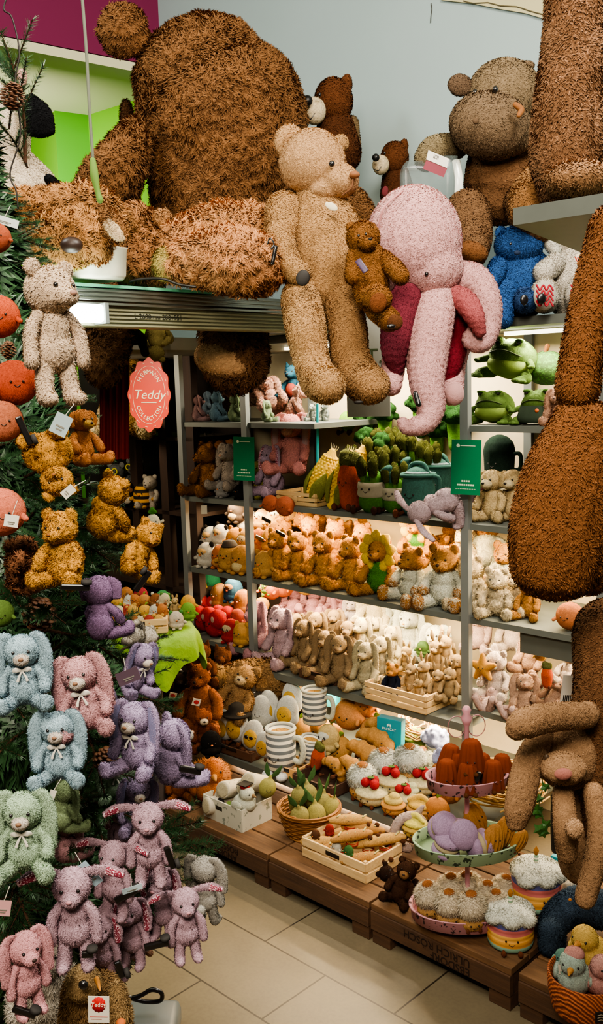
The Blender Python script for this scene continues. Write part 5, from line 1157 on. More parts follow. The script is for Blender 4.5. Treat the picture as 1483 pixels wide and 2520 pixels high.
put(tart('#8a9a3c','#7d8a30','cream'),'plush_artichoke','plush vegetable','yellow-green leafy plush beside the turquoise box','3',1020,.42,.08,70,.2)
# wicker wreath
def strands(n,R,r,h,s=0,th=.0035,c=(0,0,0)):
    rg=random.Random(s); out=[]
    for i in range(n):
        ph=rg.random()*6.28; zz=rg.random()*h; rr=R+rg.uniform(-r,r); pts=[]
        L=rg.uniform(1.2,3.5)
        for k in range(8):
            a=ph+L*k/7; pts.append((c[0]+(rr+rg.uniform(-r,r)*.3)*math.cos(a),c[1]+(rr+rg.uniform(-r,r)*.3)*math.sin(a),c[2]+zz+rg.uniform(-.3,.3)*h*.3))
        out.append(tube(pts,th,seg=6,k=2))
    return out
P_=col_at(1240,N0-.08,.3)
wr=root('twig_wreath','bundled straw-coloured twig wreath right of the cake stand','wreath',P_)
add('twigs',rawmesh('twigs',strands(70,.11,.05,.07,5),flat('#a98548',.7)),wr)
P_=col_at(1030,N0+.1,.36); wr=root('twig_wreath','small twig nest behind the lavender flower plush','wreath',P_,(.5,0,0)); add('twigs',rawmesh('twigs',strands(40,.06,.03,.04,6),flat('#8a6838',.7)),wr)
# --- corner left of bottom shelves
brn=soft('rust','#8a4c1c',fur=.02,nose='#1c1210',leg=1.0,head=.8,bw=1.05)
def free(proto,name,cat,label,px,py,Y,h,yaw=0,tilt=0,roll=0):
    P=at(px,py,Y); USED.add(label); return spawn(proto,name,label,cat,P,(tilt,roll,yaw),h*mpp(P))
free(brn,'teddy_bear','teddy bear','rust brown bear with red seal tag below the narrow bay',497,1795,3.75,190,-.2)
sloth=soft('sloth','#9a7444',muzcol='#c4aa7c',fur=.05,per=2.2,wild=1.1,nose='#1c1210',leg=.8)
free(sloth,'plush_sloth','plush sloth','shaggy sloth plush with cream face lying beside the rust bear',566,1770,3.95,150,-.4,-.3,.3)
@cached
def lyingdog():
    P=[]; n,me=fm('body',[tube([(-.5,0,.3),(0,0,.34),(.5,0,.28)],[.22,.28,.22])],'#8f6a3c',.035,.06,2.2,1.1); P.append((n,me,None,None))
    n,me=fm('head',[ball((-.62,-.1,.42),(.22,.2,.2))],'#94703f',.03,.05,2,1.1); P.append((n,me,0,None))
    for x in (-.35,.45): n,me=fm('leg',[tube([(x,-.1,.2),(x-.05,-.35,.08)],[.1,.09])],'#94703f',.03,.05,2,1.1); P.append((n,me,0,None))
    return P
free(lyingdog(),'plush_dog','plush dog','long golden-brown furry dog lying behind the sloth plush',640,1735,4.1,190,.1)
rp=soft('redpanda','#8a4514',ears='point',incol='#d9c8ac',muzcol='#c9b090',suit='#5c2c12',nose='#100c0a',fur=.03)
free(rp,'plush_red_panda','plush red panda','red panda plush with white ear tips near the end of the egg tray',503,1840,3.45,110,.2)
free(spud('#15110f',belly='#1a1512'),'round_plush','plush toy','black plush in front of the red panda plush',520,1858,3.38,62,.2)
free(soft('dkfox','#6a3c1c',ears='point'),'plush_fox','plush fox','brown fox-eared plush in the dark under the narrow bay',500,1680,4.0,110,.1)
free(soft('dkfox','#6a3c1c',ears='point'),'plush_fox','plush fox','second brown plush beside the fox-eared one under the narrow bay',552,1690,4.1,110,-.2)
for (x,y,lb,c,h) in ((415,1760,'dark brown bear slumped on the bookcase plinth','#4a3018',110),(445,1735,'mottled dark plush behind the slumped brown bear','#3c2a1c',90),(400,1690,'dark umber plush highest in the gloomy heap','#42291a',80)):
    free(soft('gl'+c,c),'teddy_bear','teddy bear',lb,x,y,4.0,h,.2)
@cached
def zebra():
    P=list(soft('zeb','#b8ad98',fur=.0,ears='point',head=.8)); 
    P=[(a,(lambda m:(m.materials.clear(),m.materials.append(stripes(('#b8ad98','#17130f'),'z',8)),m)[2])(me.copy()) if a in('body','head','leg','arm') else me,b,c) for a,me,b,c in P]; return P
free(zebra(),'plush_zebra','plush zebra','small striped zebra plush standing in the dark corner',430,1690,4.1,85,.1)
for x,y,Y in ((425,1712,3.9),(483,1728,3.6)):
    t=root('seal_tag','white swing tag with red seal on the '+('gloomy heap' if x==425 else 'rust brown bear'),'tag',at(x,y,Y),(.2,.3,.2)); add('card',rawmesh('card',[box((0,0,0),(.032,.001,.03))],flat('#cfc6b4',.6),False),t); add('red_seal',rawmesh('red_seal',[ball((0,-.0012,0),(.011,.0006,.009),u=12,v=8)],flat('#b0241c')),t)
tg=root('swing_tag','white blank swing tag hanging below the toffee bear','tag',col_at(502,N0-.03,1.23-.05)); add('card',rawmesh('card',[box((0,0,0),(.028,.001,.04))],flat('#b8b4a4',.6),False),tg); add('string',rawmesh('string',[tube([(0,0,.02),(.002,0,.05)],.0006,seg=4)],BLACK),tg)
# --- bookcase corner
sbx=soft('signbear','#86662f',paws='#b8a678',fur=.035,per=2,wild=1,leg=1.3,bw=1.1)
put(sbx,'teddy_bear','teddy bear','mustard-brown bear sitting behind the red scalloped sign','k1',335,-.02,-.0,225,.6)
S=at(367,972,3.05); kk=mpp(S); W_,H_=52*kk,88*kk
ts=root('scalloped_sign','red scalloped sign reading Hermann Teddy Collection','sign',S,(0,.04,-.12))
n=120; out=[]
for i in range(n):
    a=6.283*i/n; r=1+.045*math.cos(12*a); out.append((W_*r*math.cos(a),H_*r*math.sin(a)))
V=[np.array((x,y_,z)) for y_ in (-.003,.003) for x,z in out]
add('board',rawmesh('board',(V,[tuple(range(n)),tuple(range(2*n-1,n-1,-1))]+[(i,(i+1)%n,(i+1)%n+n,i+n) for i in range(n)]),flat('#c8402c',.4,0,.4,emit=.12),False),ts)
ink=flat('#e6dcb4',.5,emit=.1)
add('oval_line',rawmesh('oval_line',[tube([(W_*.78*math.cos(6.283*i/48),-.004,H_*.8*math.sin(6.283*i/48)) for i in range(49)],.0006,seg=5,k=1)],ink),ts)
add('script_lettering',textmesh('Teddy',.041,ink,.25),ts,(0,-.0045,.0),(math.pi/2,0,0))
add('underline',rawmesh('underline',[box((0,-.0042,-.024),(.05,.001,.0022))],ink,False),ts)
def arc(s,top,size,rx,rz,spread):
    L=[]
    for i,ch in enumerate(s):
        t=(i-(len(s)-1)/2)/(len(s)-1)*spread
        a=math.pi/2-t if top else -math.pi/2+t
        x,z=rx*math.cos(a),rz*math.sin(a); rot=math.atan2(math.cos(a)/rx,math.sin(a)/rz) if top else -math.atan2(math.cos(a)/rx,-math.sin(a)/rz)
        L.append((textmesh(ch,size,ink),Matrix.Translation((x,-.0045,z))@Matrix.Rotation(rot,4,'Y')@Matrix.Rotation(math.pi/2,4,'X')))
    return mergemeshes('lettering',L,ink)
add('upper_lettering',arc('HERMANN',True,.019,W_*.58,H_*.64,1.7),ts); add('lower_lettering',arc('COLLECTION',False,.018,W_*.6,H_*.66,2.0),ts)
add('edge_dashes',rawmesh('edge_dashes',[tube([(W_*.92*math.cos(a),-.004,H_*.9*math.sin(a)),(W_*.92*math.cos(a+.12),-.004,H_*.9*math.sin(a+.12))],.0007,seg=5,k=2) for a in [6.283*i/14 for i in range(14)]],ink),ts)
owl=soft('owl','#3a2a1e',belly='#b5a689',bw=1.2,head=1.1,fur=.015,ears='point')
put(owl,'plush_owl','plush owl','dark brown plush with oval cream belly on the bookcase','k2',338,.16,.06,90,.4)
@cached
def koala():
    P=list(soft('koala','#5f625e',belly='#c9c4b4',bw=1.25,head=1.1,ears='round',earcol='#7a7c78',fur=.015))
    y='#bdb62c'; g=[]
    for s in (-1,1): g.append(lathe([(.055,-.01),(.08,-.01),(.08,.01),(.055,.01),(.055,-.01)],16,closed=False))
    M=Matrix.Rotation(math.pi/2,3,'X'); ps=[]
    for s,(v,f_) in zip((-1,1),g): ps.append(([np.array(M@Vector(q))+np.array((s*.085,-.235,.77)) for q in v],f_))
    P.append(('glasses',rawmesh('glasses',ps,flat(y,.4)),1,'yellow round glasses')); return P
row(koala(),'plush_koala','plush koala','grey koala plush with yellow glasses','on the dark bookcase','k2',[(292,.05,0,105,.4),(338,.12,.03,100,.5)],'koalas with yellow glasses')
put(spud('#16130f','#16130f',belly='#c9bfa8',mask='#8a5a34'),'plush_bee','plush toy','small black and white round-eared plush below the koalas','k2',325,.01,0,62,.4)
@cached
def bee():
    P=list(spud('#c9952c')); m=P[0][1].copy(); m.materials.clear(); m.materials.append(stripes(('#c9952c','#1c140c'),'z',4)); P[0]=('body',m,None,None); return P
put(bee(),'plush_bee','plush bee','small yellow and black striped bee plush on the dark bookcase','k2',355,.01,0,62,.4)
put(soft('whdk','#b8ae9c',head=1.1),'teddy_bear','plush toy','white plush at the right end of the koala shelf','k2',374,.03,0,85,.4)
@cached
def radish():
    P=[]; n,me=fm('body',[ball((0,0,.55),(.26,.22,.3)),tube([(0,0,.4),(0,0,.1)],[.16,.1])],'#c9bfa0',.026,.01,1); P.append((n,me,None,None)); face(P,0,-.22,.6,.08,.02)
    n,me=fm('leaf',[tube([(0,0,.84),(.0,0,1.0)],[.05,.1]),ball((-.1,0,.92),.07),ball((.1,0,.92),.07)],'#3f7a24',.02,.01); P.append((n,me,0,None))
    for s in (-1,1): n,me=fm('arm',[tube([(s*.22,0,.5),(s*.36,-.03,.58)],[.05,.05])],'#c9bfa0',.02,.01); P.append((n,me,0,None)); n,me=fm('leg',[tube([(s*.08,0,.2),(s*.1,-.03,.02)],[.06,.06])],'#c9bfa0',.02,.01); P.append((n,me,0,None))
    return P
free(radish(),'plush_radish','plush radish','cream radish keyring plush with green leaves hanging on the bookcase',378,1322,3.7,68,.3)
# table with green cloth and crate of little food plush
gc=at(375,1545,3.55)
tb=root('side_table','small table covered with a crumpled lime green cloth','table',Vector((gc.x,gc.y,0)),(0,0,.1))
add('table_top',rawmesh('table_top',[lathe([(.001,gc.z-.03),(.15,gc.z-.03),(.155,gc.z-.01),(.15,gc.z-.002),(.001,gc.z-.002)],28)],DW),tb)
add('pedestal',rawmesh('pedestal',[lathe([(.09,0),(.1,.02),(.03,.05),(.025,gc.z-.06),(.05,gc.z-.03)],16)],DW),tb)
cv=[];cf=[];SEG=72
for i,(r,z) in enumerate([(0.0001,0),(.09,.002),(.155,.002),(.175,-.02),(.185,-.06),(.19,-.1),(.19,-.13)]):
    for j in range(SEG):
        a=6.283*j/SEG; wv=math.sin(a*9)*.012+math.sin(a*14+1)*.008; k=max(0,(i-2)/4)
        cv.append(np.array(((r+wv*k)*math.cos(a),(r+wv*k)*math.sin(a),z-(.05*math.sin(a*4)+.02*math.sin(a*9))*k)))
for i in range(6):
    for j in range(SEG): cf.append((i*SEG+j,i*SEG+(j+1)%SEG,(i+1)*SEG+(j+1)%SEG,(i+1)*SEG+j))
gcl=single('green_cloth',rawmesh('green_cloth',(cv,cf),flat('#6f9420',.6,0,.3,bump=.6,freq=26)),'crumpled lime green cloth draped over the small table','cloth',(gc.x,gc.y,gc.z+.002))
def onT(dx,dy,dz=0): return Vector((gc.x+dx,gc.y+dy,gc.z+.006+dz))
cr3=spawn(slatcrate(.22,.15,.06,'#b08a54','#d8b883',2),'wooden_crate','small pale crate of little food plush on the green cloth','crate',onT(-.045,-.05),(0,0,.1))
rg=random.Random(3)
fc=[('#b8702c','#8a4c1c'),('#c99a3c','#c99a3c'),('#8a5428','#d9c8a4'),('#c8bfa8','#7d5a34'),('#a03828','#c99a3c'),('#b57a34','#2f6a3c'),('#cf9a2c','#cf6a2c'),('#c4b48c','#5c8a3c')]
for i in range(18):
    r_,c_=divmod(i,6); px=-.12+.034*c_+.006*(r_%2); P_=onT(px-.01,-.1+.06*r_,.015+.028*r_)
    a,b_=fc[(i*5+r_)%8]; pr=spud(a,b_)if i%3 else fruit(a)
    spawn(pr,'food_plush',f'tiny food-shaped plush, {ORD[c_]} from the left in the {["front","middle","back"][r_]} row of the small crate','plush toy',P_,(rg.uniform(-.3,.1),rg.uniform(-.3,.3),rg.uniform(-.5,.5)),.055,'tiny food plush in the small crate')
for i,(dx,dy,dz,pr,lb) in enumerate([(.1,-.05,0,spud('#c9b9a0','#4a8a3c'),'white and green round plush right of the small crate'),(.14,.0,.02,spud('#6d9a2c'),'leaf green round plush on the green cloth'),(.08,.08,.03,tiny2,'pink-eared tiny plush behind the small crate'),(.13,.09,.03,spud('#cf9a2c'),'yellow round plush at the back of the green cloth'),(.03,.1,.05,spud('#3f8a4c'),'green-capped tiny plush behind the small crate'),(-.06,.12,.06,spud('#a82c34'),'red tiny plush behind the small crate'),(-.12,.13,.06,spud('#b0702c'),'tiny brown plush with pink bow behind the small crate')]):
    spawn(pr,'round_plush',lb,'plush toy',onT(dx,dy,dz),(0,0,.2),.07)
free(soft('yellowdk','#7a6a34',nose='#1c1210'),'teddy_bear','teddy bear','olive bear hanging upside down under the beam left end',385,800,3.75,110,0,2.6)
free(soft('blackdk','#17120f'),'teddy_bear','plush toy','glossy black plush hanging under the beam beside the giant leg',335,840,3.6,100,0,1.2)
rc=[at(x,y,3.72) for x,y in ((245,880),(320,880),(320,1130),(245,1130))]
V=[];nn=24
for i in range(nn+1):
    t=i/nn; P_=rc[0].lerp(rc[1],t); Q_=rc[3].lerp(rc[2],t); o=.02*math.sin(t*30)
    V+= [np.array(P_)+np.array((0,o,0)),np.array(Q_)+np.array((0,o,0))]
single('red_curtain',rawmesh('red_curtain',(V,[(2*i,2*i+2,2*i+3,2*i+1) for i in range(nn)]),flat('#6e1212',.7)),'dark red pleated curtain hanging behind the red sign','curtain')

row(fluff('#c08c44','#9c5f24','#dccdb0'),'plush_cream_puff','plush pastry','small pale puff plush','at the very back of bottom shelf','3',[(940,.42,.02,80,.2),(1040,.36,.0,80,.2),(1075,.28,.0,75,.1)],'pale puffs at the back')
row(fruit('#c98f3c'),'plush_orange','plush fruit','honey-yellow fruit plush','behind mugs on bottom shelf','3',[(780,.36,.0,75,.2),(815,.34,.0,70,.1),(835,.26,.0,70,.3),(740,.3,.0,70,.2)],'honey fruit plush')
# ================================================================ cake stand
S0=onz(1150,2262,.14); S0=Vector((S0.x,S0.y,0))
def z_at(px,py,P): # height above P whose projection lands on py
    lo,hi=-1,3
    for _ in range(40):
        m_=(lo+hi)/2
        if proj(Vector((P.x,P.y,m_)))[1]>py: lo=m_
        else: hi=m_
    return lo
ks=mpp(Vector((S0.x,S0.y,.3)))
cs=root('cake_stand','three-tier oval tin cake stand with pink and mint patterned rims','cake stand',Vector((S0.x,S0.y,ZP+.002)),(0,0,.1))
PT=speckle('#b9828a','#3a2428',70,.6); GT=speckle('#93aa88','#2c3a28',70,.6); pinkm=flat('#b98088',.45,0,.4)
def tray_(r,z,mat,inner):
    add('tier_rim',rawmesh('tier_rim',[lathe([(r*.97,0),(r*.985,0),(r+.002,.034),(r+.006,.036),(r+.003,.038),(r-.004,.036),(r*.965,.004)],56,closed=False)],mat),cs,(0,0,z)).scale=(1,.68,1)
    add('tier_plate',rawmesh('tier_plate',[lathe([(.001,0),(r*.97,0),(r*.97,.004),(.001,.004)],48)],inner),cs,(0,0,z)).scale=(1,.68,1)
Z1=z_at(0,2235,S0)-ZP; Z2_=z_at(0,2090,S0)-ZP; Z3_=z_at(0,1935,S0)-ZP
Z1=.03
R1,R2,R3=142*ks,131*ks,98*ks
tray_(R1,Z1,PT,pinkm); tray_(R2,Z2_,GT,flat('#8fa684')); tray_(R3,Z3_,PT,pinkm)
ZK=z_at(0,1740,S0)-ZP
add('pole',rawmesh('pole',[lathe([(.012,0),(.012,.01),(.007,.02),(.007,Z2_),(.011,Z2_+.01),(.007,Z2_+.02),(.007,ZK-.06),(.012,ZK-.05),(.017,ZK-.035),(.009,ZK-.022),(.014,ZK-.01),(.008,ZK),(.001,ZK+.002)],18)],pinkm),cs)
add('base_foot',rawmesh('base_foot',[lathe([(.001,0),(.06,0),(.055,.01),(.02,.03),(.001,.03)],24)],pinkm),cs)
for s in (-1,1): add('wire_loop',rawmesh('wire_loop',[tube([(s*(.03+.026*math.cos(a)),0,ZK-.06+.032*math.sin(a)) for a in [6.283*i/14 for i in range(15)]],.0016,seg=6,k=2)],flat('#a8787c',.35,.5)),cs)
def onS(px,py,dy,zl): # place at pixel column px, local depth offset dy, on tier height zl
    P=col=at(px,py,S0.y+dy); return Vector((P.x,S0.y+dy,ZP+.002+zl+.005))
def stand(pr,name,cat,desc,where,zl,items,grp):
    n=len(items)
    for i,it in enumerate(sorted(items,key=lambda q:q[0])):
        px,dy,h=it[:3]; yaw,tilt,roll=(list(it[3:6])+[0,0,0])[:3]; p=it[6] if len(it)>6 else pr; dz=it[7] if len(it)>7 else 0
        P=onS(px,2000,dy,zl+dz); o='leftmost' if i==0 else ('rightmost' if i==n-1 else ORD[i]+' from left')
        spawn(p,name,f'{desc}, {o} {where}' if n>1 else f'{desc} {where}',cat,P,(tilt,roll,yaw),h*ks,grp if n>1 else None)
stand(canele(),'plush_canele','plush pastry','ribbed rust-brown cake plush','on the top tier',Z3_,[(1100,-.02,75,.1),(1128,.03,78,-.1),(1152,-.05,78,.0),(1185,.02,74,.1),(1212,-.035,74,.2),(1235,.02,70,.3),(1100,.04,76,.2,0,.2,canele(),.02)],'ribbed rust cake plush')
spawn(canele(),'plush_canele','ribbed rust-brown cake plush perched highest on the cake stand pole','plush pastry',onS(1160,2000,-.03,Z3_+.055),(0,0,-.2),82*ks)
stand(macaron(),'plush_macaron','plush pastry','lilac sandwich-biscuit plush','on the mint tier',Z2_,[(1090,-.055,70,.2,.2,.2),(1148,-.07,70,.3,0,1.4,macaron(),.03),(1078,.0,70,.3,.9,0,macaron(),.055),(1118,-.02,74,.3,1.2,0,macaron(),.055)],'lilac biscuit plush')
stand(madeleine(),'plush_madeleine','plush pastry','tan shell-cake plush','on the mint tier',Z2_,[(1205,-.07,85,.4,.0,.2),(1185,.02,95,.8,-.2,-.3,madeleine(),.02),(1232,-.01,80,.5,0,.3),(1262,-.04,62,.6,.2,.5)],'tan shell cake plush')
ff=fluff('#b98a4a','#a0602c','#c9b79c')
stand(ff,'plush_cream_puff','plush pastry','fluffy cream puff plush with caramel cap','on the bottom tier',Z1,[(1058,-.02,92,-.1,0,-.1),(1103,-.065,90,.1),(1158,-.09,96,.1),(1192,-.02,88,.2,0,.1),(1108,.02,92,.2),(1155,.03,92,.1,0,-.1),(1220,-.06,84,.2),(1232,.02,84,.2,0,.2)],'cream puffs on the bottom tier')
st=single('black_tag',rawmesh('black_tag',[box((0,0,0),(.016,.01,.05))],BLACK,False,.003),'black security tag between the rust cakes on the top tier','tag',onS(1172,1900,-.07,Z3_+.045),(.2,.3,0))
# ---------------------------------------------------------------- things on the pallets
def pal(px,py,z=ZP): return onz(px,py,z)
def onpal(pr,name,cat,label,px,py,h,yaw=0,tilt=0,roll=0,dz=0,native=False,grp=None):
    P=pal(px,py); s=1 if native else h*mpp(P); P=P+Vector((0,0,dz+.001)); USED.add(label); return spawn(pr,name,label,cat,P,(tilt,roll,yaw),s,grp)
# birthday cakes
onpal(cake(),'plush_cake','plush cake','rainbow layered cake plush with cream icing, lower one at pallet edge',1255,2318,118,-.15)
P_=pal(1318,2262); spawn(cake(),'plush_cake','rainbow layered cake plush raised behind, orange flame candle highest','plush cake',P_+Vector((0,0,.052)),(0,0,.3),125*mpp(P_))
bx_=root('wooden_box','small dark wooden box under the raised rainbow cake','box',P_,(0,0,FACE)); add('box_body',rawmesh('box_body',[box((0,0,.025),(.13,.12,.05))],WD2,False,.002),bx_)
P_=pal(1385,2240); spawn(yarn('#b5ab98'),'plush_cake','curly cream plush mound behind the raised rainbow cake','plush toy',P_,(0,0,.2),95*mpp(P_))
# curly slate blue dinosaur
P_=pal(1400,2330); dn=Hero('plush_dinosaur','curly slate-blue plush dinosaur beside the rainbow cakes','plush dinosaur',1400,2330,P_.y)
DC='#2c3947'
dn.p('body',[('t',[(1365,2320,24,.0),(1360,2280,34,.02),(1385,2245,38,.04),(1430,2225,42,.05),(1480,2240,44,.05)])],DC,3.2,9,per=3,wild=1.4)
dn.p('leg',[('t',[(1355,2290,28,-.02),(1352,2325,26,-.03)])],DC,3.2,9,per=3,wild=1.4); dn.p('neck',[('t',[(1400,2240,26,.02),(1395,2220,24,.03)])],'#344354',3.2,9,per=3,wild=1.4)
dn.raw('eye',[('b',1402,2214,4,4,3,-.035)],flat('#b5702c',.3))
# orange woven basket with chicks
P_=onz(1440,2478,ZP); ob=root('woven_basket','round orange woven basket with black label, right corner','basket',P_); k_=mpp(P_); rb_=92*k_; hb_=92*k_
wv=NT('woven_straw'); v=wv.coord((1,1,1)); w1=wv.new('ShaderNodeTexWave'); w1.wave_type='BANDS'; w1.bands_direction='DIAGONAL'; w1.inputs['Scale'].default_value=55; w1.inputs['Distortion'].default_value=3; wv.l(v,w1.inputs[0])
wv.base(wv.ramp(w1.outputs[1],[(.2,lin('#6e3014')),(.7,lin('#b3602c'))])); wv.b.inputs['Roughness'].default_value=.8; wv.bump(w1.outputs[1],.8,.004)
add('basket_wall',rawmesh('basket_wall',[lathe([(.001,0),(rb_*.86,0),(rb_*.9,.01),(rb_*.98,hb_*.5),(rb_,hb_),(rb_*.97,hb_+.003),(rb_*.94,hb_),(rb_*.9,.02),(.001,.02)],48)],wv.m),ob)
add('cloth_label',rawmesh('cloth_label',[box((rb_*.12,-rb_*.985,hb_*.4),(.034,.003,.03))],flat('#17120f',.6),False,.001),ob); add('stitched_mark',rawmesh('stitched_mark',[tube([(rb_*.12-.011,-rb_*.985-.002,hb_*.4+dz),(rb_*.12-.002,-rb_*.985-.002,hb_*.4+dz+.002),(rb_*.12+.005,-rb_*.985-.002,hb_*.4+dz-.001),(rb_*.12+.011,-rb_*.985-.002,hb_*.4+dz)],.0008,seg=5) for dz in (.007,0,-.007)],flat('#9c8c74')),ob)
@cached
def chick(c,beak='#c98a34',top=None):
    P=[]; n,me=fm('body',[ball((0,0,.34),(.34,.4,.32)),ball((-.02,-.14,.68),(.25,.25,.24))],c,.028,.02,1.6); P.append((n,me,None,None))
    n,me=fm('beak',[tube([(0,-.36,.68),(0,-.52,.66)],[.07,.02])],beak,.018,.005,1); P.append((n,me,0,None))
    for s in (-1,1): P.append(('eye',rawmesh('eye',[ball((s*.14,-.34,.74),.025,u=8,v=6)],BLACK),0,None)); n,me=fm('wing',[ball((s*.34,.05,.36),(.08,.24,.17))],c,.024,.015); P.append((n,me,0,None))
    if top: n,me=fm('head_patch',[ball((0,-.06,.84),(.2,.22,.12))],top,.022,.01); P.append((n,me,0,None))
    return P
for x,y,dz,c,t,lb,yw,h in ((1418,2470,.02,'#a3b5a8','#b98078','pale mint chick plush with pink crown in the orange basket',-.5,125),(1455,2440,.05,'#cfa84c',None,'yellow chick plush highest in the orange basket',-.9,130),(1480,2475,.02,'#c08a80',None,'pink chick plush at the right of the orange basket',.2,120),(1395,2440,.03,'#5f8a7c',None,'teal chick plush at the back of the orange basket',-.5,85)):
    P2=onz(x,y,ZP)+Vector((0,.02,dz)); spawn(chick(c,top=t),'plush_chick',lb,'plush chick',P2,(0,0,yw),h*mpp(P2))
tg=root('swing_tag','white patterned swing tag on the teal chick','tag',onz(1388,2385,ZP+.1),(0,-.1,-.1)); add('card',rawmesh('card',[box((0,0,0),(.03,.001,.026))],speckle('#c9c4b4','#7a9a8c',60,.6),False),tg)
# bread crate
cp_=pal(865,2115); k_=mpp(cp_)
bcr=slatcrate(.285,.185,.075,'#b38d58','#dcbc88',2); crR=FACE
spawn(bcr,'wooden_crate','pale wooden crate full of baguette plush on the pallet','crate',cp_,(0,0,crR))
def inL(base,rot,x,y,z): 
    c,s=math.cos(rot),math.sin(rot); return base+Vector((x*c-y*s,x*s+y*c,z))
bg=[(-.08,.04,.03,.9,0),(-.02,-.02,.035,1.1,0),(.05,.03,.045,1.2,0),(.09,-.04,.03,.8,0),(-.09,-.05,.03,.6,0),(.0,.06,.07,.7,0),(.1,.06,.06,.9,0),(.03,-.03,.085,1.1,0),(-.03,.03,.1,.9,0)]
for i,(x,y,z,a,_) in enumerate(bg): spawn(baguette('#b98440' if i%2 else '#c9984c'),'plush_baguette',f'scored baguette plush, {ORD[i]} of nine upward in the pale crate','plush bread',inL(cp_,crR,x,y,z),(0,.1*(i%3-1),crR+a),.15,'baguette plush in the pale crate')
for i,(x,y,c) in enumerate(((-.11,-.06,'#5c3a22'),(-.1,.0,'#a32a1c'),(.0,-.075,'#cfc4ac'),(.05,-.07,'#3f6a34'))):
    spawn(spud(c),'round_plush',['brown bobble plush at the crate front','red bobble plush at the crate left','white bobble plush at the crate front edge','green bobble plush at the crate front edge'][i]+' among the baguettes','plush toy',inL(cp_,crR,x,y,.055),(0,0,crR),.04)
# printed white box
bp_=pal(585,2010); 
wbx=root('printed_box','white box with grey flower print and oval hand hole, holding log plush','box',bp_,(0,0,FACE))
PR=speckle('#b9b3a0','#7d8070',60,.62); bw2,bd2,bh2=.215,.15,.085
for n_,c_,s_ in (('front_panel',(0,-bd2/2,bh2/2),(bw2,.005,bh2)),('back_panel',(0,bd2/2,bh2/2),(bw2,.005,bh2)),('side_panel',(-bw2/2,0,bh2/2),(.005,bd2,bh2)),('side_panel',(bw2/2,0,bh2/2),(.005,bd2,bh2)),('bottom',(0,0,.003),(bw2,bd2,.005))): add(n_,rawmesh(n_,[box(c_,s_)],PR,False),wbx)
add('hand_hole',rawmesh('hand_hole',[tube([(-.035,-bd2/2-.002,bh2*.66),(.0,-bd2/2-.002,bh2*.66)],.009,(1,.15),seg=12)],flat('#2a2418')),wbx)
@cached
def log_():
    P=[('bark',rawmesh('bark',[lathe([(.001,-.5),(.2,-.5),(.22,-.46),(.22,.46),(.2,.5),(.001,.5)],26)],speckle('#b5aa94','#3a342c',26,.66)),None,None)]; n,me=fm('cut_end',[ball((0,0,.5),(.19,.19,.03))],'#b8a884',.022,.004); P.append((n,me,0,None)); return P
for i,(x,y,z,r_,a) in enumerate(((-.05,.03,.09,1.3,.2),(.02,.05,.11,1.2,.5),(-.06,-.02,.04,1.4,-.2),(.05,.06,.13,1.1,.3))):
    spawn(log_(),'plush_log','white birch log plush, '+['leftmost of the upper ones','in the middle','lowest, against the front','topmost at the back'][i]+' in the printed box','plush log',inL(bp_,FACE,x,y,z),(r_,0,FACE+a),.15)
spawn(spud('#6f8a3c'),'round_plush','small moss green plush in the front of the printed box','plush toy',inL(bp_,FACE,.0,-.04,.035),(0,0,FACE),.04)
spawn(spud('#2a2420'),'round_plush','small dark brown plush in the printed box','plush toy',inL(bp_,FACE,-.04,-.05,.04),(0,0,FACE),.04)
gull=chick('#d9cdb2','#8a6a44'); P2=inL(bp_,FACE,.075,-.03,.05); gl=spawn(gull,'plush_seagull','smooth white seagull plush at the right corner of the printed box','plush seagull',P2,(0,0,.9),.115)
add('red_cap',rawmesh('red_cap',[lathe([(.001,.12),(.14,.1),(.17,0),(.001,0)],18,(0,-.05,.88))],flat('#9c1a14')),gl); add('cap_board',rawmesh('cap_board',[box((0,-.05,1.0),(.38,.38,.02))],flat('#1c1814'),False),gl)
# ostrich chick
oc=chick('#b5641c','#c98a3c'); P2=pal(520,1975)
o_=spawn(oc,'plush_chick','orange shaggy ostrich chick plush with white card at pallet corner','plush chick',P2,(0,0,.3),125*mpp(P2))
add('shaggy_back',furry('shaggy_back',[ball((0,.1,.5),(.34,.34,.28))],plush('#a86a34',1.3),.03,.16,3,wild=1.3,seed=5),o_); add('card',rawmesh('card',[box((.12,-.5,.35),(.3,.01,.24),Matrix.Rotation(.4,3,'Y'))],flat('#cfc8b8'),False),o_)
for s in (-1,1): add('foot',rawmesh('foot',[tube([(s*.1,-.2,.05),(s*.14,-.4,.03)],.05)],plush('#b8502c')),o_)
P2=pal(440,1965); spawn(soft('rust2','#8a4a18'),'teddy_bear','rust brown plush slumped at the far pallet behind the tree','teddy bear',P2,(0,0,.3),110*mpp(P2))
# wicker basket of lemons and leaves
wp_=pal(762,2052); k_=mpp(wp_); wk_=root('wicker_basket','brown wicker basket of lemon and artichoke plush between box and crate','basket',wp_); rr_=74*k_; hh_=66*k_
wmat=flat('#8a5c30',.6,0,.3,var=.35,freq=40)
rg=random.Random(9); ws=[]
for i in range(11):
    z=hh_*(i+.5)/11; R_=rr_*(.72+.3*z/hh_); pts=[(R_*(1+.03*math.sin(a*12+(i%2)*3.14))*math.cos(a),R_*.82*(1+.03*math.sin(a*12+(i%2)*3.14))*math.sin(a),z) for a in [6.283*j/48 for j in range(49)]]; ws.append(tube(pts,hh_/22,seg=6,k=1,caps=False))
add('woven_wall',rawmesh('woven_wall',ws,wmat),wk_); add('braided_rim',rawmesh('braided_rim',strands(34,rr_*1.02,.006,.012,8,.0028,(0,0,hh_)),wmat),wk_); add('bottom',rawmesh('bottom',[lathe([(.001,0),(rr_*.72,0),(rr_*.72,.006),(.001,.006)],24)],wmat),wk_)
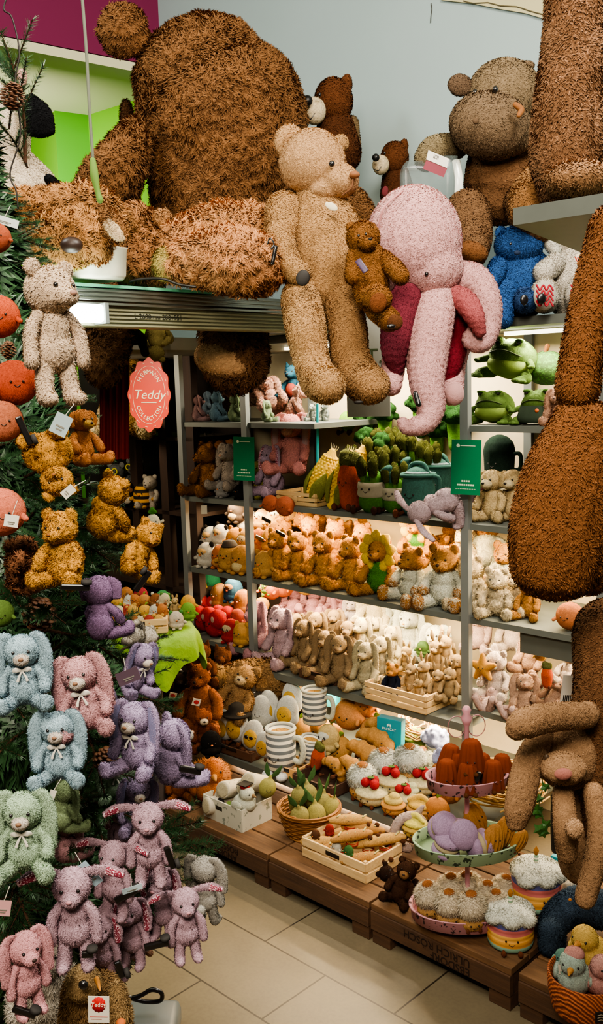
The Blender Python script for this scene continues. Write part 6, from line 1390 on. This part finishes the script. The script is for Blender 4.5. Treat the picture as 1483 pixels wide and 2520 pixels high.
add('stake',rawmesh('stake',[tube([(rr_*.74*math.cos(a),rr_*.61*math.sin(a),0),(rr_*1.0*math.cos(a),rr_*.82*math.sin(a),hh_)],.0026,seg=6,k=2) for a in [6.283*j/12 for j in range(12)]],wmat),wk_)
@cached
def lemon(c='#9c9044'):
    P=[]; n,me=fm('body',[ball((0,0,.45),(.36,.34,.42)),tube([(0,0,.8),(0,0,.98)],[.12,.05])],c,.028,.012,1); P.append((n,me,None,None)); face(P,0,-.34,.45,.09,.022)
    for a in (.3,2.4): 
        n,me=fm('leaf',[tube([(0,0,.9),(.25*math.cos(a),.12*math.sin(a),1.15),(.4*math.cos(a),.2*math.sin(a),1.5)],[.04,.12,.02],(1,.25),up=(0,-1,0))],'#3c5a2c',.018,.006,1); P.append((n,me,0,'slender green felt leaf'))
    return P
for i,(x,y,z,s_,a,t) in enumerate(((-.03,-.03,.05,.1,.2,.3),(.03,-.035,.045,.1,.5,-.2),(.04,.03,.06,.1,1,.1),(-.05,.03,.07,.1,2,.2),(.0,.02,.1,.1,.3,-.2),(.07,0,.06,.09,1.6,.3),(-.03,.01,.12,.085,.2,.2))):
    spawn(lemon('#9c9044' if i%2 else '#928848'),'plush_lemon',f'olive-yellow lemon plush with long leaves in the wicker basket, {ORD[i]} upward','plush lemon',wp_+Vector((x,y,z*.9)),(t,.15*(i%3-1),a),s_)
spawn(lemon('#9c9448'),'plush_lemon','yellow-green plush with white tag perched above the printed box corner','plush lemon',inL(bp_,FACE,.12,.03,.1),(0,.3,.2),.09)
# dark bears at crate corner
@cached
def beaver():
    P=list(soft('dkbrown2','#3c2416',muzcol='#8a6238',incol='#5c3a22',head=1.1,fur=.03,wild=1,per=2)); return P
onpal(beaver(),'teddy_bear','teddy bear','dark brown plush with caramel face lying beside the bread crate',972,2222,115,-.4,-.3,.3)
onpal(soft('dkbrown3','#2c1a10',fur=.03),'teddy_bear','teddy bear','near-black brown plush slumped by the cake stand foot',1000,2200,100,.7,-.5,-.6)
@cached
def pretzel():
    P=[]; pts=[(.32*math.cos(a),0,.5+.34*math.sin(a)) for a in [-.6+5.2*i/14 for i in range(15)]]; n,me=fm('body',[tube(pts,.1),tube([(.1,0,.78),(.28,-.05,1.05)],[.1,.04])],'#b59c90',.028,.02,2); P.append((n,me,None,None)); return P
onpal(pretzel(),'plush_ring','plush toy','pale pink ring-shaped plush between bread crate and cake stand',1008,2105,120,.2)
# right side clutter behind the cakes
P2=onz(1365,2195,ZP+.05); r=root('enamel_dish','shallow pale enamel dish on the pallet behind the cakes','dish',Vector((P2.x,P2.y,ZP+.001))); add('dish',rawmesh('dish',[lathe([(.001,.002),(.05,.0),(.085,.02),(.09,.022),(.083,.024),(.05,.006),(.001,.006)],36)],flat('#8a8474',.35,0,.5)),r)
P2=at(1366,2090,2.25); r=root('handle_tool','black cylindrical handle hanging behind the beige bunny','tool',P2); add('grip',rawmesh('grip',[tube([(0,0,0),(0,0,.07),(0,0,.14)],[.011,.013,.012])],BLACK),r); add('hanging_cord',rawmesh('hanging_cord',[tube([(0,0,.14),(.005,0,.24),(0,0,.33)],.003,seg=8)],flat('#2a1c16')),r)
iv=root('ivy_plant','trailing ivy sprig with green leaves behind the beige bunny ear','ivy',at(1330,2040,2.3))
vn=[at(x,y,2.3)-iv.location for x,y in ((1318,1880),(1335,1930),(1325,1985),(1340,2030),(1322,2050))]
add('stem',rawmesh('stem',[tube([tuple(p) for p in vn],.0016,seg=6)],flat('#3c4a20')),iv)
lf=[]
for i in range(13):
    p=vn[0].lerp(vn[-1],i/12)+Vector((random.uniform(-.02,.02),random.uniform(-.02,.02),random.uniform(-.01,.01))); s=random.uniform(.012,.018); a=random.uniform(0,6.28)
    pts=[]; 
    for k in range(10):
        b=6.283*k/10; q=s*(1.1 if k%2==0 else .62); pts.append(p+Vector((q*math.cos(b+a),-.004*math.cos(2*b),q*math.sin(b+a))))
    lf.append(([np.array(p+Vector((0,-.003,0)))]+[np.array(q) for q in pts],[(0,k+1,(k+1)%10+1) for k in range(10)]))
add('leaves',rawmesh('leaves',lf,flat('#2f5a20',.5,0,.4),False),iv)
# shelf filler: boxes behind the stand
P2=onz(1290,2110,ZP); r=root('gift_box','low turquoise box edge showing behind the enamel dish','box',onz(1400,2150,ZP),(0,0,FACE)); add('box_body',rawmesh('box_body',[box((0,0,.03),(.1,.07,.06))],flat('#15808c',.45),False,.002),r)
# dense fillers on the bottom shelf right end and under shelves
row(fruit('#b9742c'),'plush_orange','plush fruit','amber fruit plush','on the bottom shelf behind the cake stand','3',[(1075,.08,0,70,.1),(1105,.2,.02,72,.2),(1245,.3,.03,60,.2)],'amber fruit plush')
# ================================================================ the tree
TY=1.95; TC=at(45,1600,TY); TX=TC.x
tree=root('christmas_tree','dark green fir Christmas tree in left foreground hung with plush toys','Christmas tree',Vector((TX,TY,0)))
TOPZ=at(30,140,TY).z; 
ZC=at(45,2230,TY).z
def tr(z):
    r=(TOPZ-max(z,ZC))*.235-.02
    return max(.02,r*(1 if z>=ZC else max(.25,1-(ZC-z)*2.6)))
bark=flat('#3a2618',.9,0,.2,bump=.8,freq=30)
add('trunk',rawmesh('trunk',[tube([(0,0,0),(0,0,1),(0,0,TOPZ-.02)],[.045,.03,.006],seg=12)],bark),tree)
def needle_mat():
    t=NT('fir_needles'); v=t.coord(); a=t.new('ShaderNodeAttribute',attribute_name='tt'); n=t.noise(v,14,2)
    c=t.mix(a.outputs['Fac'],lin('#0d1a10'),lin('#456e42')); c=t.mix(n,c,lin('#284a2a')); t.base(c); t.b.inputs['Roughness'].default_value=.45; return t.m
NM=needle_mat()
# dense inner foliage
prof=[]; 
for i in range(14):
    z=.28+(TOPZ-.35)*i/13; prof.append((tr(z)*(.74 if i%2 else .6),z))
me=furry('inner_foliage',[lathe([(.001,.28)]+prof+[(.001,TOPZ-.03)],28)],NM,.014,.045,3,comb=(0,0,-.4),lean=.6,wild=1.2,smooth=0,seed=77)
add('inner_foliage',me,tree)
def branch(seed,L=.26):
    rg=random.Random(seed); V=[];Fc=[];tt=[]
    def needles(p0,p1,n,nl):
        d=(p1-p0).normalized(); a=d.orthogonal().normalized(); b=d.cross(a)
        for i in range(n):
            t=rg.random(); ph=rg.random()*6.28; o=p0.lerp(p1,t); out=a*math.cos(ph)+b*math.sin(ph); out.z+=.25; q=(out+d*.75).normalized()*nl*rg.uniform(.75,1.1); w=q.cross(d).normalized()*.0011; w2=q.cross(w).normalized()*.0008
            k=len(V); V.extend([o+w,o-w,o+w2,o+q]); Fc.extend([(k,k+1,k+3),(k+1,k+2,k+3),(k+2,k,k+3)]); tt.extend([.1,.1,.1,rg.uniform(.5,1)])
    st=[Vector((0,0,0)),Vector((L*.5,0,.02)),Vector((L,0,-.0))]
    tubes=[tube([tuple(p) for p in st],[.005,.0035,.0015],seg=6)]
    needles(st[0],st[1],150,.024); needles(st[1],st[2],190,.022); needles(st[2],st[2]+Vector((.004,0,0)),14,.02)
    for i in range(7):
        t=rg.uniform(.25,.85); p=Vector((L*t,0,.015)); s=1 if i%2 else -1; q=p+Vector((L*.3*rg.uniform(.7,1.1),s*L*.3*rg.uniform(.6,1),rg.uniform(-.02,.03)))
        tubes.append(tube([tuple(p),tuple(q)],[.002,.001],seg=5,k=2)); needles(p,q,120,.02)
    m2=bpy.data.meshes.new('branch'); m2.from_pydata([tuple(v) for v in V],[],Fc)
    tv,tf=join(tubes); o=len(V); m3=bpy.data.meshes.new('branch'); m3.from_pydata([tuple(v) for v in V]+[tuple(v) for v in tv],[],Fc+[tuple(i+o for i in f_) for f_ in tf])
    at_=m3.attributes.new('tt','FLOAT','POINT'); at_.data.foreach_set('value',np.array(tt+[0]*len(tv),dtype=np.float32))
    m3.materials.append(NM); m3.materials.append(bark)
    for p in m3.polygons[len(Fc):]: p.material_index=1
    return m3
BR=[branch(i) for i in range(5)]
def putbranch(P,D,s=1.0,i=0):
    o=add('branch',BR[i%5],tree); D=D.normalized()
    up=Vector((0,0,1)); y=up.cross(D).normalized(); z=D.cross(y)
    M=Matrix((D,y,z)).transposed().to_4x4(); o.rotation_euler=M.to_euler(); o.location=P-tree.location; o.scale=(s,)*3
spots=[(20,170,1.0,(-.1,-.1,1)),(35,235,.5,(.3,-.6,.4)),(15,330,.5,(-.2,-.7,.5)),(50,560,.6,(1,-.4,.1)),(75,605,.6,(1,-.5,-.2)),(30,600,.7,(.4,-1,.1)),(85,650,.6,(1,-.1,-.3)),(60,1080,.8,(.8,-.6,.1)),(140,1100,.9,(1,-.4,0)),(185,1150,.8,(1,-.5,.2)),(130,1245,.8,(.6,-.8,.3)),(235,1265,.9,(1,-.4,.5)),(255,1320,1.0,(1,-.5,.1)),(235,1370,1,(.9,-.6,-.3)),(280,1340,.7,(1,0,.1)),(35,1480,.9,(.5,-.9,0)),(110,1510,.9,(.8,-.6,-.2)),(210,1480,.9,(.8,-.5,-.4)),(255,1570,1,(1,-.4,.4)),(265,1620,.9,(.9,-.4,-.3)),(325,1690,.8,(1,-.3,0)),(30,1740,.9,(.6,-.8,-.1)),(45,1720,.8,(.2,-1,.2)),(230,1800,.9,(.5,-.8,.3)),(265,1840,.9,(.9,-.5,.4)),(240,1900,.9,(.4,-.9,-.4)),(265,2000,.9,(.9,-.6,.1)),(240,2050,.9,(.5,-.9,-.2)),(425,2050,1,(1,-.2,.5)),(440,2100,1,(1,-.3,.1)),(420,2130,.9,(1,-.4,-.2)),(60,2180,.9,(.5,-.9,.3)),(30,2220,1,(.1,-1,.1)),(60,2260,1,(.6,-.8,-.4)),(20,2300,.9,(-.2,-1,-.2)),(300,2170,.8,(.9,-.4,0)),(350,2210,.8,(1,-.4,-.1)),(160,2060,.9,(.4,-.9,0)),(5,1860,.8,(-.2,-1,0)),(340,2110,.8,(1,-.4,.1)),(400,2190,.7,(1,-.4,-.2)),(0,1150,.8,(-.1,-1,.1)),(90,1350,.8,(.6,-.8,.2)),(170,1720,.8,(.6,-.8,0))]
for i,(x,y,s,D) in enumerate(spots):
    T=at(x,y,TY-.2); z=T.z; R_=tr(z)
    dx=T.x-TX; yy=TY-math.sqrt(max(.0,R_*R_*1.0-dx*dx))-(.16 if y>900 else .02); P=at(x,y,yy); D=Vector(D)
    s*=.9; putbranch(P-D.normalized()*.19*s,D,s,i)
rg=random.Random(2)
for i in range(50):
    z=rg.uniform(.85,TOPZ-.15); a=rg.uniform(-2.6,.9); R_=tr(z)*.7; P=Vector((TX+R_*math.cos(a),TY+R_*math.sin(a),z)); D=Vector((math.cos(a),math.sin(a),rg.uniform(-.4,.2))); putbranch(P,D,min(rg.uniform(.6,.95),tr(z)*1.7+.12),i)
# pine cones
@cached
def cone():
    out=[tube([(0,0,-.4),(0,0,.4)],[.2,.12])]
    for i in range(60):
        t=i/60; a=i*2.4; r=.38*math.sin(math.pi*(t*.85+.12))+.05; z=-.5+t; out.append(ball((r*math.cos(a),r*math.sin(a),z),(.13,.13,.035),rot=(0,0,0),u=8,v=5))
    return [('scales',rawmesh('scales',out,flat('#5a3820',.6,0,.4)),None,None)]
def hang(pr,name,cat,label,px,py,Y,h,yaw=0,tilt=0,roll=0):
    P=at(px,py,Y); USED.add(label); return spawn(pr,name,label,cat,P,(tilt,roll,yaw),h*mpp(P))
for x,y,Y,h,lb in ((32,235,1.85,60,'brown pine cone near the top of the fir tree'),(262,1868,1.5,62,'brown pine cone beside the purple bunny'),(98,1510,1.6,80,'large brown pine cone above the pink bunny'),(20,860,1.7,40,'small pine cone beside the cream bear arm')): hang(cone(),'pine_cone','pine cone',lb,x,y,Y,h,0,.2,.3)
def fz(key,c,**k): 
    d=dict(ears='long',earlen=.42,fur=.03,per=2,wild=.8,head=1.15,bw=1.1,bow='#c9c4b8',muzcol='#c9bcae',mz=.9,nose='#7a5a44'); d.update(k); return soft(key,c,**d)
wbt=soft('creamhang','#c4a98c',pose='hang',fur=.02,leg=1.15,arm=1.2,turn=.2,nose='#8a6a5c',head=1.0)
hang(wbt,'teddy_bear','teddy bear','cream plush bear with long dangling legs, highest on the fir tree',140,985,1.45,330,.75)
for x,y,Y,h,c,lb in ((-8,625,1.55,80,'#a8502c','dark orange round plush at the upper left edge of the tree'),(-2,835,1.5,115,'#bf4a1c','red-orange round plush left of the cream bear'),(40,1000,1.5,120,'#b5441c','orange round plush with closed eyes below the cream bear foot'),(8,1090,1.45,110,'#bf6a44','salmon orange round plush below the orange one'),(5,1322,1.4,130,'#c9694a','coral round plush with white tag at the left edge'),(2,1545,1.45,75,'#5c7a34','mossy green plush at the left edge of the tree')):
    hang(fruit(c,False),'round_plush','round plush',lb,x,y,Y,h,.4)
ylw=soft('curlyyellow','#b07c1c',tip=1.5,fur=.04,per=3,wild=1.4,lump=.6,head=1.1,nose='#7a4a1c',bw=1.05,leg=.8)
hang(ylw,'teddy_bear','teddy bear','curly mustard bear hanging upside down on the fir tree',95,1075,1.5,175,.2,.3,2.9).location=at(105,1065,1.5)-Vector((0,0,0))
hang(ylw,'teddy_bear','teddy bear','curly mustard bear upright with arms out, left of fir branches',160,1440,1.42,195,-.3)
hang(ylw,'teddy_bear','teddy bear','curly mustard bear facing right at the edge of the tree',318,1415,1.7,150,.8,.1,.5)
hang(ylw,'teddy_bear','teddy bear','curly mustard bear seen from behind above the right-facing one',245,1320,1.68,170,2.6,.0,-.4)
hang(soft('duck','#b5702c',ears='flap',muzcol='#c99a2c',fur=.02),'plush_dog','plush toy','round amber plush with floppy brown ears in upper tree',205,1145,1.62,150,.9)
hang(soft('shag','#74492c',ears='flap',fur=.07,per=2.6,wild=1.5,lump=1.3),'plush_cow','shaggy plush','shaggy auburn plush lying on its side in the fir branches',60,1450,1.45,175,.6,-.9,.4)
hang(fz('lblue','#93b0bc'),'plush_bunny','plush bunny','pale blue bunny with long ears, uppermost of the two blue ones',62,1735,1.3,190,.25)
hang(fz('lpink','#c08c90'),'plush_bunny','plush bunny','rose pink bunny with satin bow between blue and purple bunnies',228,1795,1.33,200,.0,0,-.15)
hang(fz('lblue','#93b0bc'),'plush_bunny','plush bunny','pale blue bunny with white feet hanging above the mint bunny',150,1918,1.3,185,.1)
hang(fz('lgreen','#9db898'),'plush_bunny','plush bunny','mint green bunny with cream bow at the lower left',68,2140,1.25,215,.1)
pur=fz('lpur','#a08db0',incol='#8583ae'); hang(pur,'plush_bunny','plush bunny','lavender bunny with white bow facing left',342,1895,1.42,185,-.35)
hang(fz('lpur2','#a08db0',tail='#c9cfc9'),'plush_bunny','plush bunny','lavender bunny seen from behind with a white pompom tail',418,1925,1.55,180,2.2,.0,-.2)
hang(soft('purear','#7d6084',ears='flap',head=1.3,fur=.02),'plush_bunny','plush bunny','dusky purple plush with one huge rounded ear',252,1575,1.5,165,2.8,.1,.1)
hang(fz('lpur','#a08db0',incol='#8583ae'),'plush_bunny','plush bunny','lavender bunny bent over behind the pink bunny',318,1700,1.6,135,.9,.3,.2)
hang(fz('lpur','#a08db0',incol='#8583ae'),'plush_bunny','plush bunny','lavender bunny dangling below the left-facing lavender bunny',330,2035,1.55,140,.4,.1,.1)
hang(fz('lpur','#a08db0',incol='#8583ae'),'plush_bunny','plush bunny','lavender bunny tucked between pink and left-facing bunnies',262,1800,1.6,110,1.2)
hang(soft('whleg','#b5ac9c',pose='hang'),'plush_bunny','plush bunny','off-white plush kicking out sideways above the lavender bunnies',300,1560,1.65,150,1.2,0,1.9)
hang(fz('lgreen','#9db898'),'plush_bunny','plush bunny','mint bunny half hidden behind fir needles in the middle',285,1965,1.58,125,.3)
hang(fz('lgreen2','#93a878'),'plush_bunny','plush bunny','sage bunny turned away with folded tag beside the mint bunny',150,2045,1.42,130,2.4,.2)
hang(fz('lpink','#c08c90'),'plush_bunny','plush bunny','rose pink bunny seen from behind below the sage one',165,2120,1.45,125,2.7)
mv=soft('mauvehang','#b08e9b',pose='hang',ears='side',incol=BUN,earlen=.3,head=.95,fur=.022,leg=1.0,nose='#a87880',arm=1.15); mv2=soft('mauvehang2','#b08e9b',pose='hang',ears='long',incol=BUN,earlen=.22,head=.95,fur=.022,nose='#a87880')
for x,y,Y,h,yw,ro,pr,lb in ((372,2175,1.42,215,.1,0,mv,'mauve bunny with one patterned ear held out, over the floor tiles'),(190,2375,1.28,260,.1,0,mv,'largest mauve bunny with burgundy patterned ears spread wide'),(288,2255,1.42,200,-.3,0,mv,'mauve bunny with bowed head behind the largest mauve one'),(405,2310,1.5,190,-.4,0,mv2,'mauve bunny back to back with the outermost one'),(462,2360,1.45,190,.3,0,mv,'outermost mauve bunny dangling over the floor'),(255,2410,1.4,170,.2,0,mv2,'mauve bunny hanging behind the feet of the largest one'),(285,2400,1.5,190,.1,.1,mv2,'mauve bunny legs dangling beside the brown owl'),(330,2375,1.48,180,-.2,0,mv2,'dusky mauve bunny hanging in shade at the lower edge'),(300,2100,1.6,130,.4,0,mv2,'small mauve bunny up among the fir needles')):
    hang(pr,'plush_bunny','plush bunny',lb,x,y,Y,h,yw,0,ro)
hang(soft('greyhang','#a39e94',pose='hang',ears='long',earlen=.3,tail='#c4bfb4',fur=.02),'plush_bunny','plush bunny','grey-white bunny seen from behind at the tree edge over the floor',508,2275,1.62,180,2.8)
hang(soft('peachhang','#a87a5c',pose='hang',ears='long',earlen=.3,fur=.02),'plush_bunny','plush bunny','peach brown bunny in shadow behind the dusky mauve one',345,2350,1.62,150,.6)
hang(soft('pinkhang','#cc8d92',pose='hang',ears='long',earlen=.34,fur=.02),'plush_bunny','plush bunny','bright pink bunny facing right at the lower left corner',72,2492,1.22,215,.7)
hang(soft('whbig','#b5ab9a',fur=.05,per=2.2,bw=1.2),'teddy_bear','plush toy','white furry plush in the shade behind the bright pink bunny',125,2520,1.5,270,.3)
ow=Hero('plush_owl','large tawny owl plush with round dark eye at the foot of the tree','plush owl',225,2520,1.38)
ow.p('body',[('t',[(225,2440,70,.0),(235,2520,88,.02)],(1,.8))],'#8a6a40',4.5,14,per=2.4,wild=.8); ow.p('facial_disc',[('b',205,2420,44,48,30,-.05,.2)],'#a08254',4,6,per=2); ow.raw('eye',[('b',205,2424,12,12,9,-.085)],BLACK); ow.raw('beak',[('t',[(238,2410,7,-.07),(246,2436,3,-.08)])],flat('#b57a34'))
ow.p('wing',[('t',[(285,2440,22,-.02),(298,2500,26,-.02)])],'#96784c',4,12,per=2.4); ow.raw('foot',[('b',297,2518,12,10,14,-.06)],flat('#b5602c'))
t=root('seal_tag','white hang tag with red Teddy seal on the tawny owl','tag',at(243,2484,1.24),(0,.05,0)); k_=mpp(t.location)
add('card',rawmesh('card',[box((0,0,0),(52*k_,.001,70*k_))],flat('#cfc9ba',.6),False),t); add('red_seal',rawmesh('red_seal',[lathe([(.001,-.0006),(17*k_,-.0006),(17*k_,.0006),(.001,.0006)],40,ribs=12,ribd=.06)],flat('#b01c1c')),t,(0,-.001,14*k_),(math.pi/2,0,0),scale=(1,1.15,1)); add('lettering',textmesh('Teddy',.0085,flat('#e0c4b0')),t,(0,-.0022,14*k_),(math.pi/2,0,0))
add('red_line',rawmesh('red_line',[box((0,-.001,-19*k_),(44*k_,.0005,1.5*k_)),box((-6*k_,-.001,-25*k_),(26*k_,.0005,1*k_))],flat('#a03028'),False),t)
# tags and clips
def clip(px,py,Y,L,a,lb):
    P=at(px,py,Y); k=mpp(P); o=root('security_tag',lb,'tag',P,(0,a,.2)); add('tag_body',rawmesh('tag_body',[box((0,0,0),(L*k,.008,16*k))],BLACK,False,.002),o); add('pin',rawmesh('pin',[lathe([(.001,0),(.008,0),(.008,.006),(.001,.006)],14)],flat('#2a2826')),o,(L*k*.38,0,8*k))
for a in ((185,1445,1.35,70,.1,'black security tag beside the shaggy auburn plush'),(350,1430,1.55,60,-.9,'black security tag under the right-facing mustard bear'),(468,1895,1.45,55,.3,'black security tag below the pompom tail'),(315,2200,1.4,70,-.4,'black security tag between the mauve bunnies'),(418,2110,1.4,60,1.3,'black security tag at the feet of the bunny over the tiles'),(385,2325,1.4,60,-.1,'black security tag low beside the outermost mauve bunny'),(60,1060,1.4,75,1.2,'black security tag beside the upside down mustard bear'),(295,2385,1.35,45,1.3,'black security tag beside the owl head'),(215,2348,1.25,28,.1,'black security tag on the foot of the largest mauve bunny'),(60,2490,1.2,60,.5,'black security tag at the foot of the bright pink bunny')): clip(*a)
def swing(px,py,Y,w,h,a,c,lb):
    P=at(px,py,Y); k=mpp(P); o=root('swing_tag',lb,'tag',P,(0,a,.2)); add('card',rawmesh('card',[box((0,0,0),(w*k,.001,h*k))],flat(c,.5),False),o); add('string',rawmesh('string',[tube([(0,0,h*k/2),(.004,0,h*k/2+.02)],.0006,seg=4)],flat('#cfc8b8')),o); add('print',rawmesh('print',[box((0,-.001,-h*k*.1),(w*k*.5,.0006,h*k*.08)),box((0,-.001,-h*k*.25),(w*k*.35,.0006,h*k*.06))],flat('#6d6a60'),False),o)
for a in ((150,1045,1.38,42,52,.5,'#8a9a9c','pale blue-grey swing tag among fir needles below the cream bear'),(168,1210,1.4,22,34,.9,'#b5b1a4','white swing tag on the upside down mustard bear'),(28,1282,1.28,34,30,.2,'#c4c0b4','white swing tag on the coral round plush'),(10,543,1.6,70,20,.3,'#a8b4b0','pale card at the upper left edge of the tree'),(125,1965,1.28,16,44,.4,'#c4c0b0','cream folded swing tag beside the mint bunny'),(222,2150,1.3,24,70,-.6,'#8ea3ad','pale blue swing tag above the largest mauve bunny'),(325,2188,1.35,50,14,-.2,'#9fb0b5','pale blue swing tag beside the bowed mauve bunny'),(8,2235,1.2,36,40,.2,'#b98a8a','pink card with red dot at the lower left edge'),(315,1665,1.5,56,34,-.3,'#4a3a44','dark plum card tag on the bent lavender bunny')): swing(*a)
# grey case and black strap beside the tree foot
P2=onz(350,2560,0); cz=root('grey_case','grey plastic case with black loop strap on the floor beside the tree','case',P2,(0,0,-.35))
add('case_body',rawmesh('case_body',[box((0,0,.035),(.2,.16,.07))],flat('#5c6264',.4,0,.4),True,.02),cz)
sp=[at(x,y,P2.y-.02)-P2 for x,y in ((285,2440),(320,2455),(360,2465),(395,2462),(396,2442),(372,2436),(345,2450),(300,2462))]
for p in sp: p.z=max(p.z,.075)
cz.rotation_euler=(0,0,0); add('strap',rawmesh('strap',[tube([tuple(p) for p in sp],.006,seg=8)],BLACK),cz)
bpy.data.scenes.remove(_tsc)
